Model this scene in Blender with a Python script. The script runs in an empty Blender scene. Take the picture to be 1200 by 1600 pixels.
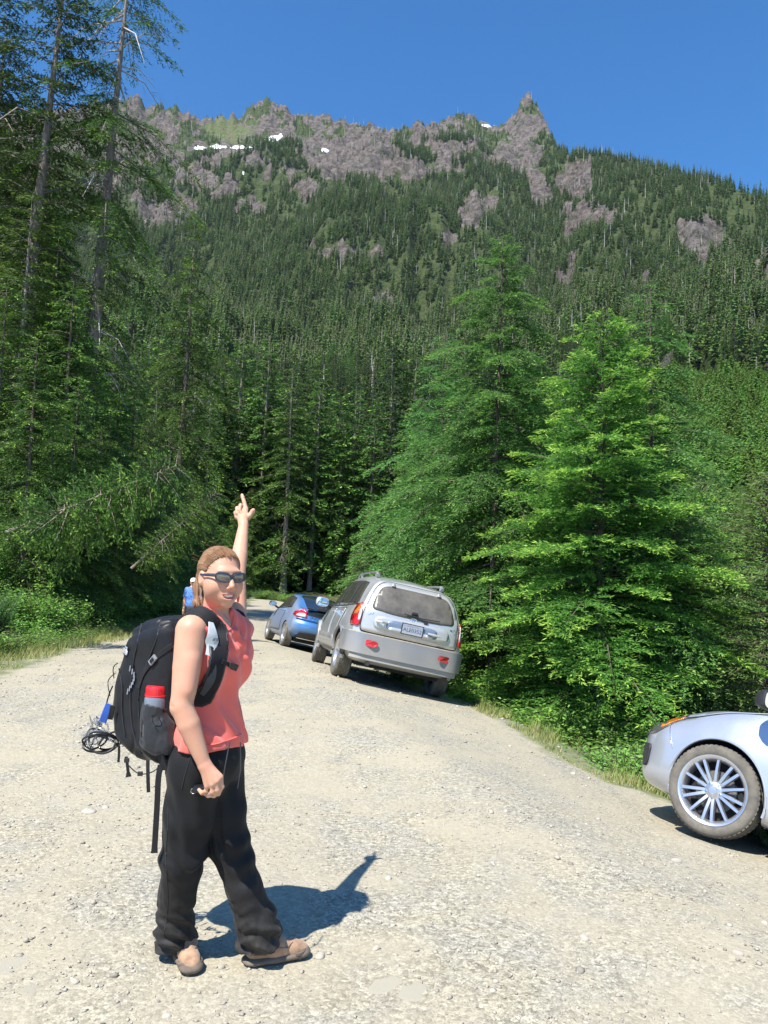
import bpy, bmesh, math, random
import numpy as np
from mathutils import Vector, Matrix
from mathutils.bvhtree import BVHTree
C = bpy.context.scene.collection
S = bpy.context.scene
rad = math.radians
rng = np.random.default_rng(7)
random.seed(7)

# ------------------------------------------------------------------ camera
CAM = np.array([0.0, 0.0, 1.60]); FPX = 1244.0
PITCH = rad(4.37); ROLL = rad(2.0)
_r0 = np.array([1.0, 0, 0]); _u0 = np.array([0, -math.sin(PITCH), math.cos(PITCH)])
FWD = np.array([0, math.cos(PITCH), math.sin(PITCH)])
RGT = math.cos(ROLL)*_r0 + math.sin(ROLL)*_u0
UPV = -math.sin(ROLL)*_r0 + math.cos(ROLL)*_u0
cd = bpy.data.cameras.new('camera'); cam = bpy.data.objects.new('camera', cd); C.objects.link(cam)
cd.sensor_fit = 'VERTICAL'; cd.sensor_height = 36.0; cd.lens = FPX/1600*36.0
cd.clip_start = 0.05; cd.clip_end = 20000
cam.matrix_world = Matrix(((RGT[0], UPV[0], -FWD[0], CAM[0]), (RGT[1], UPV[1], -FWD[1], CAM[1]),
                           (RGT[2], UPV[2], -FWD[2], CAM[2]), (0, 0, 0, 1)))
S.camera = cam

# ------------------------------------------------------------------ sky and sun
SUN_TO = np.array([0.31, 0.46, -0.89]); SUN_TO /= np.linalg.norm(SUN_TO)    # the way the light travels
SUN_EL = math.asin(-SUN_TO[2]); SUN_AZ = math.atan2(-SUN_TO[0], -SUN_TO[1])
w = bpy.data.worlds.new('World'); S.world = w; w.use_nodes = True
nt = w.node_tree; nt.nodes.clear()
sky = nt.nodes.new('ShaderNodeTexSky'); sky.sky_type = 'NISHITA'; sky.sun_disc = False
sky.sun_elevation = SUN_EL; sky.sun_rotation = SUN_AZ
sky.altitude = 900; sky.air_density = 1.0; sky.dust_density = 0.25; sky.ozone_density = 5.0
bg = nt.nodes.new('ShaderNodeBackground'); bg.inputs[1].default_value = 0.122
ow = nt.nodes.new('ShaderNodeOutputWorld')
hs = nt.nodes.new('ShaderNodeHueSaturation'); hs.inputs['Saturation'].default_value = 1.27
nt.links.new(sky.outputs[0], hs.inputs['Color']); nt.links.new(hs.outputs[0], bg.inputs[0]); nt.links.new(bg.outputs[0], ow.inputs[0])
sd = bpy.data.lights.new('sun', 'SUN'); sun = bpy.data.objects.new('sun', sd); C.objects.link(sun)
sd.energy = 5.0; sd.angle = rad(0.53); sd.color = (1.0, 0.96, 0.89)
sun.rotation_mode = 'QUATERNION'
sun.rotation_quaternion = Vector(tuple(SUN_TO)).to_track_quat('-Z', 'Y'); sun.location = (0, 0, 60)
S.view_settings.view_transform = 'Standard'; S.view_settings.look = 'None'
S.view_settings.exposure = 0.85; S.view_settings.gamma = 1; S.view_settings.use_curve_mapping = False
S.cycles.max_bounces = 6; S.cycles.transparent_max_bounces = 6; S.cycles.volume_bounces = 0
S.cycles.diffuse_bounces = 3; S.cycles.glossy_bounces = 3; S.cycles.transmission_bounces = 4

def at(px, py, Y):
    """the world point that stands at world depth Y on the line of sight through a point of the photograph"""
    d = FWD + RGT*((px-600)/FPX) + UPV*((800-py)/FPX)
    return CAM + d*(Y/d[1])
def proj(p):
    q = np.asarray(p, float) - CAM
    z = q@FWD; z = np.where(np.abs(z) < 1e-6, 1e-6, z)
    return 600 + FPX*(q@RGT)/z, 800 - FPX*(q@UPV)/z, z
def nrm(v):
    v = np.asarray(v, float); return v/np.maximum(np.linalg.norm(v, axis=-1, keepdims=True), 1e-9)
def sstep(a, b, x):
    t = np.clip((np.asarray(x, float)-a)/(b-a), 0, 1); return t*t*(3-2*t)

# ------------------------------------------------------------------ noise
def _hash(i, j, k, seed):
    n = (i*374761393 + j*668265263 + k*2147483647 + seed*1274126177) & 0xffffffff
    n = ((n ^ (n >> 13))*1274126177) & 0xffffffff
    n = (n ^ (n >> 16)) & 0xffff
    return n/65535.0
def vnoise(x, y, z=0.0, seed=0):
    x, y, z = np.broadcast_arrays(np.asarray(x, float), np.asarray(y, float), np.asarray(z, float))
    xi = np.floor(x).astype(np.int64); yi = np.floor(y).astype(np.int64); zi = np.floor(z).astype(np.int64)
    fx = x-xi; fy = y-yi; fz = z-zi
    fx = fx*fx*(3-2*fx); fy = fy*fy*(3-2*fy); fz = fz*fz*(3-2*fz)
    r = 0
    for a in (0, 1):
        for b in (0, 1):
            for c in (0, 1):
                wgt = (fx if a else 1-fx)*(fy if b else 1-fy)*(fz if c else 1-fz)
                r = r + wgt*_hash(xi+a, yi+b, zi+c, seed)
    return r*2-1
def fbm(x, y, z=0.0, octaves=4, seed=0, gain=0.5):
    r = 0; a = 1.0; f = 1.0
    for o in range(octaves):
        r = r + a*vnoise(np.asarray(x)*f, np.asarray(y)*f, np.asarray(z)*f, seed+o*17); a *= gain; f *= 2.03
    return r

# ------------------------------------------------------------------ objects
def tag(o, label=None, cat=None, group=None, kind=None):
    if label: o['label'] = label
    if cat: o['category'] = cat
    if group: o['group'] = group
    if kind: o['kind'] = kind
    return o
def empty(name, loc=(0, 0, 0), rz=0.0, label=None, cat=None, group=None):
    o = bpy.data.objects.new(name, None); C.objects.link(o)
    o.location = tuple(float(v) for v in loc); o.rotation_euler = (0, 0, rz); o.empty_display_size = 0.2
    return tag(o, label, cat, group)
def mdata(name, V, F, mats, smooth=False, midx=None, attrs=None):
    """mesh from arrays; F is one (n,k) array or a list of faces"""
    me = bpy.data.meshes.new(name)
    V = np.asarray(V, dtype=np.float32)
    if isinstance(F, np.ndarray):
        n, k = F.shape
        me.vertices.add(len(V)); me.vertices.foreach_set('co', V.ravel())
        me.loops.add(n*k); me.loops.foreach_set('vertex_index', F.astype(np.int32).ravel())
        me.polygons.add(n); me.polygons.foreach_set('loop_start', np.arange(0, n*k, k, dtype=np.int32))
        me.update(calc_edges=True)
    else:
        me.from_pydata([tuple(map(float, v)) for v in V], [], [tuple(int(i) for i in f) for f in F]); me.update()
    for m in (mats if isinstance(mats, (list, tuple)) else [mats]): me.materials.append(m)
    if midx is not None: me.polygons.foreach_set('material_index', np.asarray(midx, dtype=np.int32))
    if smooth: me.polygons.foreach_set('use_smooth', np.ones(len(me.polygons), dtype=bool))
    for an, (dom, vals) in (attrs or {}).items():
        a = me.attributes.new(an, 'FLOAT', dom); a.data.foreach_set('value', np.asarray(vals, dtype=np.float32).ravel())
    return me
def obj(name, me, parent=None, loc=None, rot=None, **tg):
    o = bpy.data.objects.new(name, me); C.objects.link(o)
    if parent is not None: o.parent = parent
    if loc is not None: o.location = tuple(float(v) for v in loc)
    if rot is not None: o.rotation_euler = rot
    return tag(o, **tg)
def copy_tree(o, parent=None):
    c = o.copy(); C.objects.link(c); c.parent = parent
    for ch in list(o.children): copy_tree(ch, c)
    return c
class Bag:
    """collects shapes that become one mesh"""
    def __init__(s): s.V = []; s.F = []; s.n = 0
    def add(s, V, F):
        s.V.append(np.asarray(V, float)); s.F += [tuple(int(i)+s.n for i in f) for f in F]; s.n += len(V); return s
    def box(s, c, d, rot=None, taper=1.0):
        x, y, z = (v/2 for v in d)
        V = np.array([(-x,-y,-z),(x,-y,-z),(x,y,-z),(-x,y,-z),(-x*taper,-y*taper,z),(x*taper,-y*taper,z),(x*taper,y*taper,z),(-x*taper,y*taper,z)])
        if rot is not None: V = V@np.array(rot).T
        return s.add(V+np.array(c), [(0,3,2,1),(4,5,6,7),(0,1,5,4),(1,2,6,5),(2,3,7,6),(3,0,4,7)])
    def tube(s, pts, r, n=8, flat=None, closed=False, up=(0, 0, 1)):
        pts = np.asarray(pts, float); m = len(pts)
        r = np.broadcast_to(np.asarray(r, float), (m,)); V = []
        tg = np.gradient(pts, axis=0) if not closed else np.roll(pts, -1, 0)-np.roll(pts, 1, 0)
        tg = nrm(tg)
        a = np.array(up, float)
        for i in range(m):
            t = tg[i]; u = np.cross(a, t)
            if np.linalg.norm(u) < 1e-3: u = np.cross((1, 0, 0), t)
            u /= np.linalg.norm(u); v = np.cross(t, u)
            if flat is None: fu = fv = r[i]
            else: fu, fv = flat[0]*r[i], flat[1]*r[i]
            for k in range(n):
                th = 2*math.pi*(k+.5)/n; V.append(pts[i]+u*math.cos(th)*fu+v*math.sin(th)*fv)
        F = []
        for i in range(m if closed else m-1):
            j = (i+1) % m
            for k in range(n):
                F.append((i*n+k, i*n+(k+1) % n, j*n+(k+1) % n, j*n+k))
        if not closed: F += [tuple(range(n))[::-1], tuple((m-1)*n+k for k in range(n))]
        return s.add(V, F)
    def rev(s, prof, c, axis='z', n=32, ang=2*math.pi, M=None):
        """lathe of (radius, height) pairs about an axis"""
        V = []; full = abs(ang-2*math.pi) < 1e-6
        for r_, h in prof:
            for k in range(n):
                th = ang*k/(n if full else n-1)
                x, y = r_*math.cos(th), r_*math.sin(th)
                V.append({'z': (x, y, h), 'y': (x, h, y), 'x': (h, x, y)}[axis])
        F = []
        for i in range(len(prof)-1):
            for k in range(n if full else n-1):
                j = (k+1) % n; f = (i*n+k, i*n+j, (i+1)*n+j, (i+1)*n+k)
                F.append(f if axis != 'y' else f[::-1])
        V = np.array(V)
        if M is not None: V = V@np.array(M).T
        return s.add(V+np.array(c), F)
    def poly(s, pts, n_):
        """flat closed outline extruded by vector n_"""
        pts = np.asarray(pts, float); m = len(pts)
        V = np.vstack([pts, pts+np.array(n_)])
        return s.add(V, [tuple(range(m))[::-1], tuple(range(m, 2*m))]+[(i, (i+1) % m, m+(i+1) % m, m+i) for i in range(m)])
    def build(s, name, mat, parent=None, smooth=True, bevel=0.0, **tg):
        me = mdata(name, np.vstack(s.V), s.F, mat, smooth=smooth)
        o = obj(name, me, parent, **tg)
        if smooth: sharpen(me, 38)
        if bevel:
            b = o.modifiers.new('bevel', 'BEVEL'); b.width = bevel; b.segments = 2; b.limit_method = 'ANGLE'
        return o
def sharpen(me, deg):
    try: me.set_sharp_from_angle(angle=rad(deg))
    except Exception: pass
def rotm(ax, a):
    return np.array(Matrix.Rotation(a, 3, ax))

# ------------------------------------------------------------------ materials
def srgb(r, g, b):
    f = lambda c: (c/255/12.92) if c/255 <= 0.04045 else ((c/255+0.055)/1.055)**2.4
    return (f(r), f(g), f(b))
class NT:
    def __init__(s, name):
        s.m = bpy.data.materials.new(name); s.m.use_nodes = True; s.t = s.m.node_tree; s.t.nodes.clear()
        s.out = s.n('ShaderNodeOutputMaterial')
    def n(s, typ, **kw):
        nd = s.t.nodes.new(typ)
        for k, v in kw.items(): setattr(nd, k, v)
        return nd
    def l(s, a, b): s.t.links.new(a, b)
    def val(s, nd, **kw):
        for k, v in kw.items(): nd.inputs[k.replace('_', ' ')].default_value = v
        return nd
    def coord(s, kind='Object'): return s.n('ShaderNodeTexCoord').outputs[kind]
    def noise(s, vec, scale, detail=4, rough=0.55, dist=0.0):
        nd = s.n('ShaderNodeTexNoise'); nd.inputs['Scale'].default_value = scale; nd.inputs['Detail'].default_value = detail
        nd.inputs['Roughness'].default_value = rough; nd.inputs['Distortion'].default_value = dist
        if vec is not None: s.l(vec, nd.inputs['Vector'])
        return nd.outputs['Fac']
    def vor(s, vec, scale, feature='F1', out='Distance', rnd=1.0):
        nd = s.n('ShaderNodeTexVoronoi'); nd.feature = feature; nd.inputs['Scale'].default_value = scale
        nd.inputs['Randomness'].default_value = rnd
        if vec is not None: s.l(vec, nd.inputs['Vector'])
        return nd.outputs[out]
    def ramp(s, fac, stops, interp='LINEAR'):
        nd = s.n('ShaderNodeValToRGB'); nd.color_ramp.interpolation = interp
        e = nd.color_ramp.elements
        while len(e) < len(stops): e.new(0.5)
        for i, (p, c) in enumerate(stops):
            e[i].position = p; e[i].color = (c, c, c, 1) if not hasattr(c, '__len__') else (*c[:3], 1)
        s.l(fac, nd.inputs[0]); return nd.outputs[0]
    def mix(s, f, a, b, typ='MIX'):
        nd = s.n('ShaderNodeMix'); nd.data_type = 'RGBA'; nd.blend_type = typ
        for v, i in ((f, 0), (a, 6), (b, 7)):
            if hasattr(v, 'is_output') or isinstance(v, bpy.types.NodeSocket): s.l(v, nd.inputs[i])
            elif hasattr(v, '__len__'): nd.inputs[i].default_value = (*v[:3], 1)
            else: nd.inputs[i].default_value = v if i == 0 else (v, v, v, 1)
        return nd.outputs[2]
    def math(s, op, a, b=None, c=None):
        nd = s.n('ShaderNodeMath', operation=op)
        for i, v in enumerate((a, b, c)):
            if v is None: continue
            if isinstance(v, bpy.types.NodeSocket): s.l(v, nd.inputs[i])
            else: nd.inputs[i].default_value = v
        return nd.outputs[0]
    def attr(s, name, out='Fac'):
        nd = s.n('ShaderNodeAttribute'); nd.attribute_name = name; return nd.outputs[out]
    def bump(s, h, strength=0.3, dist=0.01, normal=None):
        nd = s.n('ShaderNodeBump'); nd.inputs['Strength'].default_value = strength; nd.inputs['Distance'].default_value = dist
        s.l(h, nd.inputs['Height'])
        if normal is not None: s.l(normal, nd.inputs['Normal'])
        return nd.outputs[0]
    def bsdf(s, color, rough=0.6, metal=0.0, normal=None, **kw):
        b = s.n('ShaderNodeBsdfPrincipled')
        for k, v in (('Base Color', color), ('Roughness', rough), ('Metallic', metal)):
            if isinstance(v, bpy.types.NodeSocket): s.l(v, b.inputs[k])
            elif hasattr(v, '__len__'): b.inputs[k].default_value = (*v[:3], 1)
            else: b.inputs[k].default_value = v
        if normal is not None: s.l(normal, b.inputs['Normal'])
        for k, v in kw.items():
            k = k.replace('_', ' ')
            if isinstance(v, bpy.types.NodeSocket): s.l(v, b.inputs[k])
            elif hasattr(v, '__len__'): b.inputs[k].default_value = (*v[:3], 1)
            else: b.inputs[k].default_value = v
        return b
    def done(s, shader):
        s.l(shader.outputs[0] if hasattr(shader, 'outputs') else shader, s.out.inputs[0]); return s.m
def simple(name, col, rough=0.6, metal=0.0, var=0.12, scale=20.0, bump=0.0, bscale=200.0, bdist=0.002, **kw):
    t = NT(name); co = t.coord()
    c = t.mix(t.ramp(t.noise(co, scale), [(0.3, 0), (0.7, 1)]), tuple(v*(1-var) for v in col), tuple(min(1, v*(1+var)) for v in col))
    nn = t.bump(t.noise(co, bscale, 3), bump, bdist) if bump else None
    return t.done(t.bsdf(c, rough, metal, nn, **kw))
# ================================================================== the setting
# road edges (x as a function of y): gravel clearing in front, road bending away to the left
_LY = [-40, 0, 12, 20.5, 30, 49, 54, 58, 62, 66]; _LX = [-7.5, -6.0, -5.8, -6.6, -7.0, -7.9, -10, -15, -24, -60]
_RY = [-40, 0, 3, 8.4, 12.4, 21, 30, 49, 55, 60, 64, 68]; _RX = [9, 5.9, 4.5, 2.75, 1.75, -0.5, -2.3, -4.4, -6.4, -12, -22, -60]
def Ledge(y): return np.interp(y, _LY, _LX)
def Redge(y): return np.interp(y, _RY, _RX)
SKY_PX = [(-900, 250), (-300, 215), (-60, 190), (60, 175), (120, 168), (150, 160), (188, 166), (205, 150), (216, 150), (232, 170), (250, 165), (282, 172), (303, 185), (320, 190),
    (345, 186), (375, 180), (398, 164), (414, 157), (428, 160), (450, 172), (468, 180), (482, 176), (497, 184), (512, 177), (530, 187), (552, 194), (572, 196),
    (592, 203), (612, 205), (640, 200), (664, 198), (690, 190), (705, 184), (716, 178), (735, 181), (752, 192), (772, 195), (792, 190), (806, 180), (813, 166), (818, 156), (822, 148),
    (829, 148), (833, 158), (842, 163), (848, 182), (857, 203), (867, 226), (880, 238), (905, 240), (930, 240), (965, 247), (1000, 255), (1040, 268), (1080, 278), (1120, 288),
    (1160, 300), (1200, 310), (1400, 365), (1900, 470), (2600, 560)]
_az = []; _el = []
for px_, py_ in SKY_PX:
    d_ = FWD + RGT*((px_-600)/FPX) + UPV*((800-py_)/FPX)
    _az.append(math.atan2(d_[0], d_[1])); _el.append(d_[2]/math.hypot(d_[0], d_[1]))
_az = np.array(_az); _el = np.array(_el)
_azf = np.linspace(_az[0], _az[-1], 2400); _elf = np.interp(_azf, _az, _el)
_k = np.exp(-0.5*(np.arange(-220, 221)/75.0)**2); _k /= _k.sum()
_els = np.convolve(np.pad(_elf, 220, mode='edge'), _k, 'valid') - 0.004
_RA = [-1.2, -0.5, -0.3, 0.1, 0.19, 0.24, 0.35, 0.5, 1.2]; _RR = [1250, 1350, 1450, 1480, 1380, 1150, 1000, 900, 800]
def ridge_r(az): return np.interp(az, _RA, _RR)
def mountain(x, y):
    r = np.hypot(x, y); az = np.arctan2(x, y); Rr = ridge_r(az)
    el = np.interp(az, _azf, _elf); eb = np.minimum(np.interp(az, _azf, _els), 1.0)
    t = (r-55)/(Rr-55); tc = np.clip(t, 0, 1)
    p = np.where(t < 1, tc**1.55, 1-0.9*(t-1))
    z = eb*Rr*p
    crest = (el-eb)*Rr*np.exp(-((t-1)/0.035)**2)
    spur = fbm(x/230, y/230, 0, 4, 5)*55*np.clip(tc*1.4, 0, 1)*np.clip((1-tc)*5, 0, 1)
    gul = -np.abs(fbm(az*16, r/700, 0, 3, 21))*38*np.sin(np.pi*np.clip(tc, 0, 1))
    fine = fbm(x/26, y/26, 0, 3, 9)*5*np.clip(tc*2, 0, 1)*np.clip((1.05-tc)*6, 0.15, 1)
    valley = -9*np.exp(-((r-120)/55)**2)*sstep(0.05, 0.3, az)
    return z + crest + spur + gul + fine + valley + 1.6 - 1.6*(1-tc)
def near_ground(x, y):
    L = Ledge(y); R = Redge(y)
    zl = -0.32*sstep(12.5, 25, y)
    e = (R-x)*0.93
    q = np.maximum(0, 2.4-e)
    on = np.where(q < 2.4, 0.205*q, 0.205*2.4+0.42*(q-2.4))
    on = np.minimum(on, 0.49+0.42*6.5)
    on = on*(0.45+0.55*sstep(1.5, 6.5, y))*(1-0.5*sstep(24, 34, y))
    z = zl-on
    q2 = np.maximum(0, L-x)
    z = z + np.minimum(0.30*np.maximum(0, q2-0.6), 1.9+0.03*q2)*sstep(-6, 8, y)
    z = z + 0.16*np.maximum(0, y-56)
    off = sstep(0.2, 1.4, np.maximum(x-R, L-x))
    z = z + 0.035*fbm(x/2.7, y/2.7, 0, 2, 3) + 0.012*fbm(x/0.6, y/0.6, 0, 2, 8) + off*0.12*fbm(x/1.1, y/1.1, 0, 2, 31)
    return z
def ground_z(x, y):
    x = np.asarray(x, float); y = np.asarray(y, float)
    r = np.hypot(x, y); b = sstep(52, 85, r)
    return near_ground(x, y)*(1-b) + mountain(x, y)*b
def gz(x, y): return float(ground_z(np.array([x]), np.array([y]))[0])

# --- painted regions of the mountain: bare rock, meadow, snow (positions taken from the photograph)
ROCKS = [(905, 282, 30, 34), (846, 292, 15, 30), (888, 352, 18, 30), (935, 342, 34, 16), (1096, 382, 34, 33), (742, 330, 26, 30), (655, 270, 42, 20), (540, 392, 56, 14),
    (300, 272, 34, 20), (258, 332, 50, 26), (545, 248, 75, 38), (990, 440, 14, 12), (1034, 588, 20, 16), (868, 600, 44, 12), (838, 584, 22, 10), (700, 372, 20, 18),
    (470, 300, 34, 12), (400, 330, 30, 12), (890, 420, 10, 22), (812, 250, 40, 30), (350, 300, 26, 14), (600, 470, 16, 8), (1190, 420, 14, 14)]
def region(px, py):
    wx = px + 16*fbm(px/26, py/26, 0, 3, 50); wy = py + 12*fbm(px/24, py/24, 0, 3, 51)
    tl = np.interp(px, [0, 120, 200, 300, 400, 520, 600, 700, 800, 858, 870], [330, 330, 290, 262, 268, 282, 262, 250, 238, 236, 150])
    n = fbm(px/30, py/17, 0, 4, 52)
    rock = sstep(22, -14, wy-tl - 26*n)
    rock = rock*sstep(-0.62, -0.2, n+0.5*sstep(250, 190, py))
    rock = rock*sstep(-0.42, 0.10, fbm(px/13, py/8, 0, 3, 57)+0.35*n)
    for cx, cy, rx, ry in ROCKS:
        q = ((wx-cx)/rx)**2+((wy-cy)/ry)**2
        rock = np.maximum(rock, sstep(1.15, 0.75, q))
    meadow = sstep(1.2, 0.6, ((wx-362)/52)**2+((wy-205)/22)**2)
    return rock, meadow
def snow_mask(px, py):
    px = px+2.0*fbm(px/6, py/4, 0, 2, 77); py = py+1.5*fbm(px/6, py/4, 0, 2, 78)
    m = np.zeros(px.shape, bool)
    for cx, cy, rx, ry in [(314, 232, 11, 3.2), (341, 230, 13, 3.0), (377, 232, 17, 2.8), (503, 236, 11, 3.0), (378, 269, 4, 5.5), (762, 197, 11, 2.6), (398, 231, 8, 2.2)]:
        m |= ((px-cx)/rx)**2+((py-cy)/ry)**2 < 1
    a = np.clip((px-402)/38, 0, 1); yc = 227-14*a
    m |= (px > 402) & (px < 440) & (np.abs(py-yc) < 5.2*(1-abs(a-0.6)*0.6))
    return m

# --- materials
def mat_ground():
    t = NT('gravel_and_soil'); co = t.coord('Object')
    big = t.noise(co, 0.55, 4, 0.6); mid = t.noise(co, 3.2, 5, 0.6); fine = t.noise(co, 38, 5, 0.7)
    base = t.mix(t.ramp(big, [(0.36, 0), (0.62, 1)]), (0.33, 0.305, 0.235), (0.35, 0.31, 0.22))
    base = t.mix(t.ramp(mid, [(0.40, 0), (0.66, 0.75)]), base, (0.30, 0.285, 0.24))
    cell = t.vor(co, 55, out='Color')
    sep = t.n('ShaderNodeSeparateColor'); t.l(cell, sep.inputs[0])
    peb = t.ramp(sep.outputs[0], [(0.0, 0.62), (0.35, 0.92), (0.7, 1.05), (1.0, 1.35)])
    gravel = t.mix(1.0, base, peb, 'MULTIPLY')
    cell2 = t.vor(co, 150, out='Color'); sep2 = t.n('ShaderNodeSeparateColor'); t.l(cell2, sep2.inputs[0])
    gravel = t.mix(1.0, gravel, t.ramp(sep2.outputs[1], [(0.0, 0.66), (0.5, 1.0), (1.0, 1.3)]), 'MULTIPLY')
    mpt = t.n('ShaderNodeMapping'); mpt.inputs['Rotation'].default_value = (0, 0, 0.16); mpt.inputs['Scale'].default_value = (1.5, 0.12, 1); t.l(co, mpt.inputs[0])
    trk = t.ramp(t.noise(mpt.outputs[0], 1.0, 3, 0.5), [(0.48, 0), (0.62, 0.55)])
    dusty = t.math('MAXIMUM', t.ramp(t.noise(co, 1.1, 3, 0.5), [(0.45, 0), (0.62, 0.75)]), trk)
    gravel = t.mix(dusty, gravel, t.mix(t.ramp(fine, [(0.3, 0), (0.7, 1)]), (0.34, 0.30, 0.215), (0.42, 0.375, 0.275)))
    soil = t.mix(t.ramp(fine, [(0.3, 0), (0.7, 1)]), (0.045, 0.035, 0.02), (0.11, 0.085, 0.05))
    green = t.mix(t.ramp(t.noise(co, 9, 4), [(0.35, 0), (0.65, 1)]), (0.05, 0.085, 0.02), (0.14, 0.17, 0.055))
    off = t.attr('off'); gr = t.attr('grassy')
    col = t.mix(t.ramp(t.math('ADD', gr, t.math('MULTIPLY', t.math('SUBTRACT', mid, 0.5), 0.9)), [(0.45, 0), (0.7, 0.72)]), gravel, green)
    col = t.mix(t.ramp(t.math('ADD', off, t.math('MULTIPLY', t.math('SUBTRACT', fine, 0.5), 0.5)), [(0.4, 0), (0.7, 1)]), col, soil)
    col = t.mix(t.attr('bank'), col, t.mix(t.ramp(fine, [(0.3, 0), (0.7, 1)]), (0.30, 0.17, 0.085), (0.46, 0.30, 0.17)))
    h1 = t.vor(co, 55); h2 = t.noise(co, 130, 4, 0.7)
    n1 = t.bump(t.math('SUBTRACT', 1.0, h1), 0.3, 0.006)
    n2 = t.bump(h2, 0.45, 0.006, n1)
    return t.done(t.bsdf(col, 0.92, 0, n2, Specular_IOR_Level=0.25))
def mat_mountain():
    t = NT('mountain_side'); co = t.coord('Object')
    n1 = t.noise(co, 0.02, 6, 0.65); n2 = t.noise(co, 0.11, 6, 0.7); n3 = t.noise(co, 0.5, 4, 0.7)
    rock = t.mix(t.ramp(n1, [(0.35, 0), (0.65, 1)]), (0.215, 0.172, 0.150), (0.225, 0.200, 0.178))
    rock = t.mix(t.ramp(n2, [(0.36, 0.9), (0.62, 0)]), rock, (0.055, 0.045, 0.042))
    rock = t.mix(t.ramp(n3, [(0.52, 0), (0.78, 0.6)]), rock, (0.33, 0.265, 0.235))
    rock = t.mix(t.ramp(t.noise(co, 0.045, 7, 0.72), [(0.56, 0), (0.66, 0.85)]), rock, (0.06, 0.095, 0.035))
    floor = t.mix(t.ramp(n2, [(0.35, 0), (0.65, 1)]), (0.045, 0.068, 0.022), (0.095, 0.125, 0.042))
    floor = t.mix(t.ramp(n3, [(0.6, 0), (0.8, 0.4)]), floor, (0.14, 0.12, 0.09))
    mead = t.mix(t.ramp(n2, [(0.35, 0), (0.6, 1)]), (0.19, 0.15, 0.105), (0.10, 0.165, 0.04))
    lush = t.mix(t.ramp(n3, [(0.35, 0), (0.65, 1)]), (0.05, 0.11, 0.02), (0.10, 0.18, 0.04))
    rk = t.ramp(t.math('ADD', t.attr('rock'), t.math('MULTIPLY', t.math('SUBTRACT', n2, 0.5), 0.7)), [(0.42, 0), (0.58, 1)])
    col = t.mix(rk, floor, rock); col = t.mix(t.attr('meadow'), col, mead); col = t.mix(t.attr('lush'), col, lush)
    nb = t.bump(t.noise(co, 0.09, 8, 0.75), 1.0, 9.0)
    nb2 = t.bump(t.vor(co, 0.16), 0.7, 3.0, nb)
    return t.done(t.bsdf(col, 0.95, 0, nb2, Specular_IOR_Level=0.15))
MG = mat_ground(); MM = mat_mountain()
MSNOW = simple('old_snow', (0.80, 0.82, 0.86), 0.6, var=0.05, scale=0.2)

def grid_faces(ni, nj):
    a = np.arange(ni*nj).reshape(ni, nj)
    return np.stack([a[:-1, :-1], a[1:, :-1], a[1:, 1:], a[:-1, 1:]], -1).reshape(-1, 4)
# near ground: finer steps close to the camera
xs = np.unique(np.round(np.concatenate([np.arange(-62, -12, 1.0), np.arange(-12, 8, 0.16), np.arange(8, 62.1, 1.0)]), 3))
ys = np.unique(np.round(np.concatenate([np.arange(-40, -2, 2.0), np.arange(-2, 16, 0.14), np.arange(16, 34, 0.35), np.arange(34, 66.1, 0.8)]), 3))
X, Y = np.meshgrid(xs, ys, indexing='ij')
Z = ground_z(X, Y)
ex = np.maximum(X-Redge(Y), Ledge(Y)-X)
off = sstep(0.25, 0.9, ex + 0.35*fbm(X/0.9, Y/0.9, 0, 3, 40))
gras = sstep(-1.0, 0.2, ex + 0.25*fbm(X/1.3, Y/1.3, 0, 3, 41))*sstep(1.5, 3.5, Y)
bank = sstep(0.3, 0.9, Ledge(Y)-X)*(sstep(2.6, 1.4, Ledge(Y)-X))*sstep(0.35, 0.6, vnoise(X/1.6, Y/1.8, 0, 61))*sstep(9, 11, Y)*sstep(17, 14, Y)
bank = np.maximum(bank, sstep(-6.2, -5.6, X)*sstep(-4.2, -4.9, X)*sstep(49.5, 51, Y)*sstep(57, 55, Y))
me = mdata('ground', np.stack([X, Y, Z], -1).reshape(-1, 3), grid_faces(*X.shape), MG, smooth=True,
           attrs={'off': ('POINT', off), 'grassy': ('POINT', gras), 'bank': ('POINT', bank)})
obj('ground', me, kind='structure')

# mountain: one sheet in polar steps
NA, NR = 540, 360
az = np.concatenate([np.linspace(-1.25, -0.56, 40, endpoint=False), np.linspace(-0.56, 0.56, NA), np.linspace(0.56, 1.25, 41)[1:]])
tt = np.concatenate([np.linspace(0, 1.0, NR)**1.25, np.linspace(1.012, 1.5, 26)])
A, T = np.meshgrid(az, tt, indexing='ij')
RR = 58 + T*(ridge_r(A)-58)
MX = RR*np.sin(A); MY = RR*np.cos(A); MZ = ground_z(MX, MY) - 0.4*sstep(66, 58, RR)
PX, PY, PZ = proj(np.stack([MX, MY, MZ], -1))
rock, meadow = region(PX, PY); meadow = meadow*(T > 0.75)
meadow = meadow*sstep(0.3, 0.9, meadow)
craggy = np.abs(fbm(MX/34, MY/34, MZ/34, 4, 90))
snw = snow_mask(PX, PY)
calm = 1-sstep(0.0, 1.0, np.exp(-((PX-375)/90)**4-((PY-222)/26)**4))
MZ = MZ + rock*(1-meadow)*calm*(craggy*24-5)*sstep(0.05, 0.3, T)*np.where(T > 0.97, 0.25, 1) + rock*fbm(MX/9, MY/9, 0, 2, 91)*3*sstep(0.1, 0.4, T)
jag = sstep(0.95, 1.0, T)*sstep(1.05, 1.0, T)*(fbm(A*330, 0, 0, 3, 92))*7*sstep(0.235, 0.20, A)
MZ = MZ+jag
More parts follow.
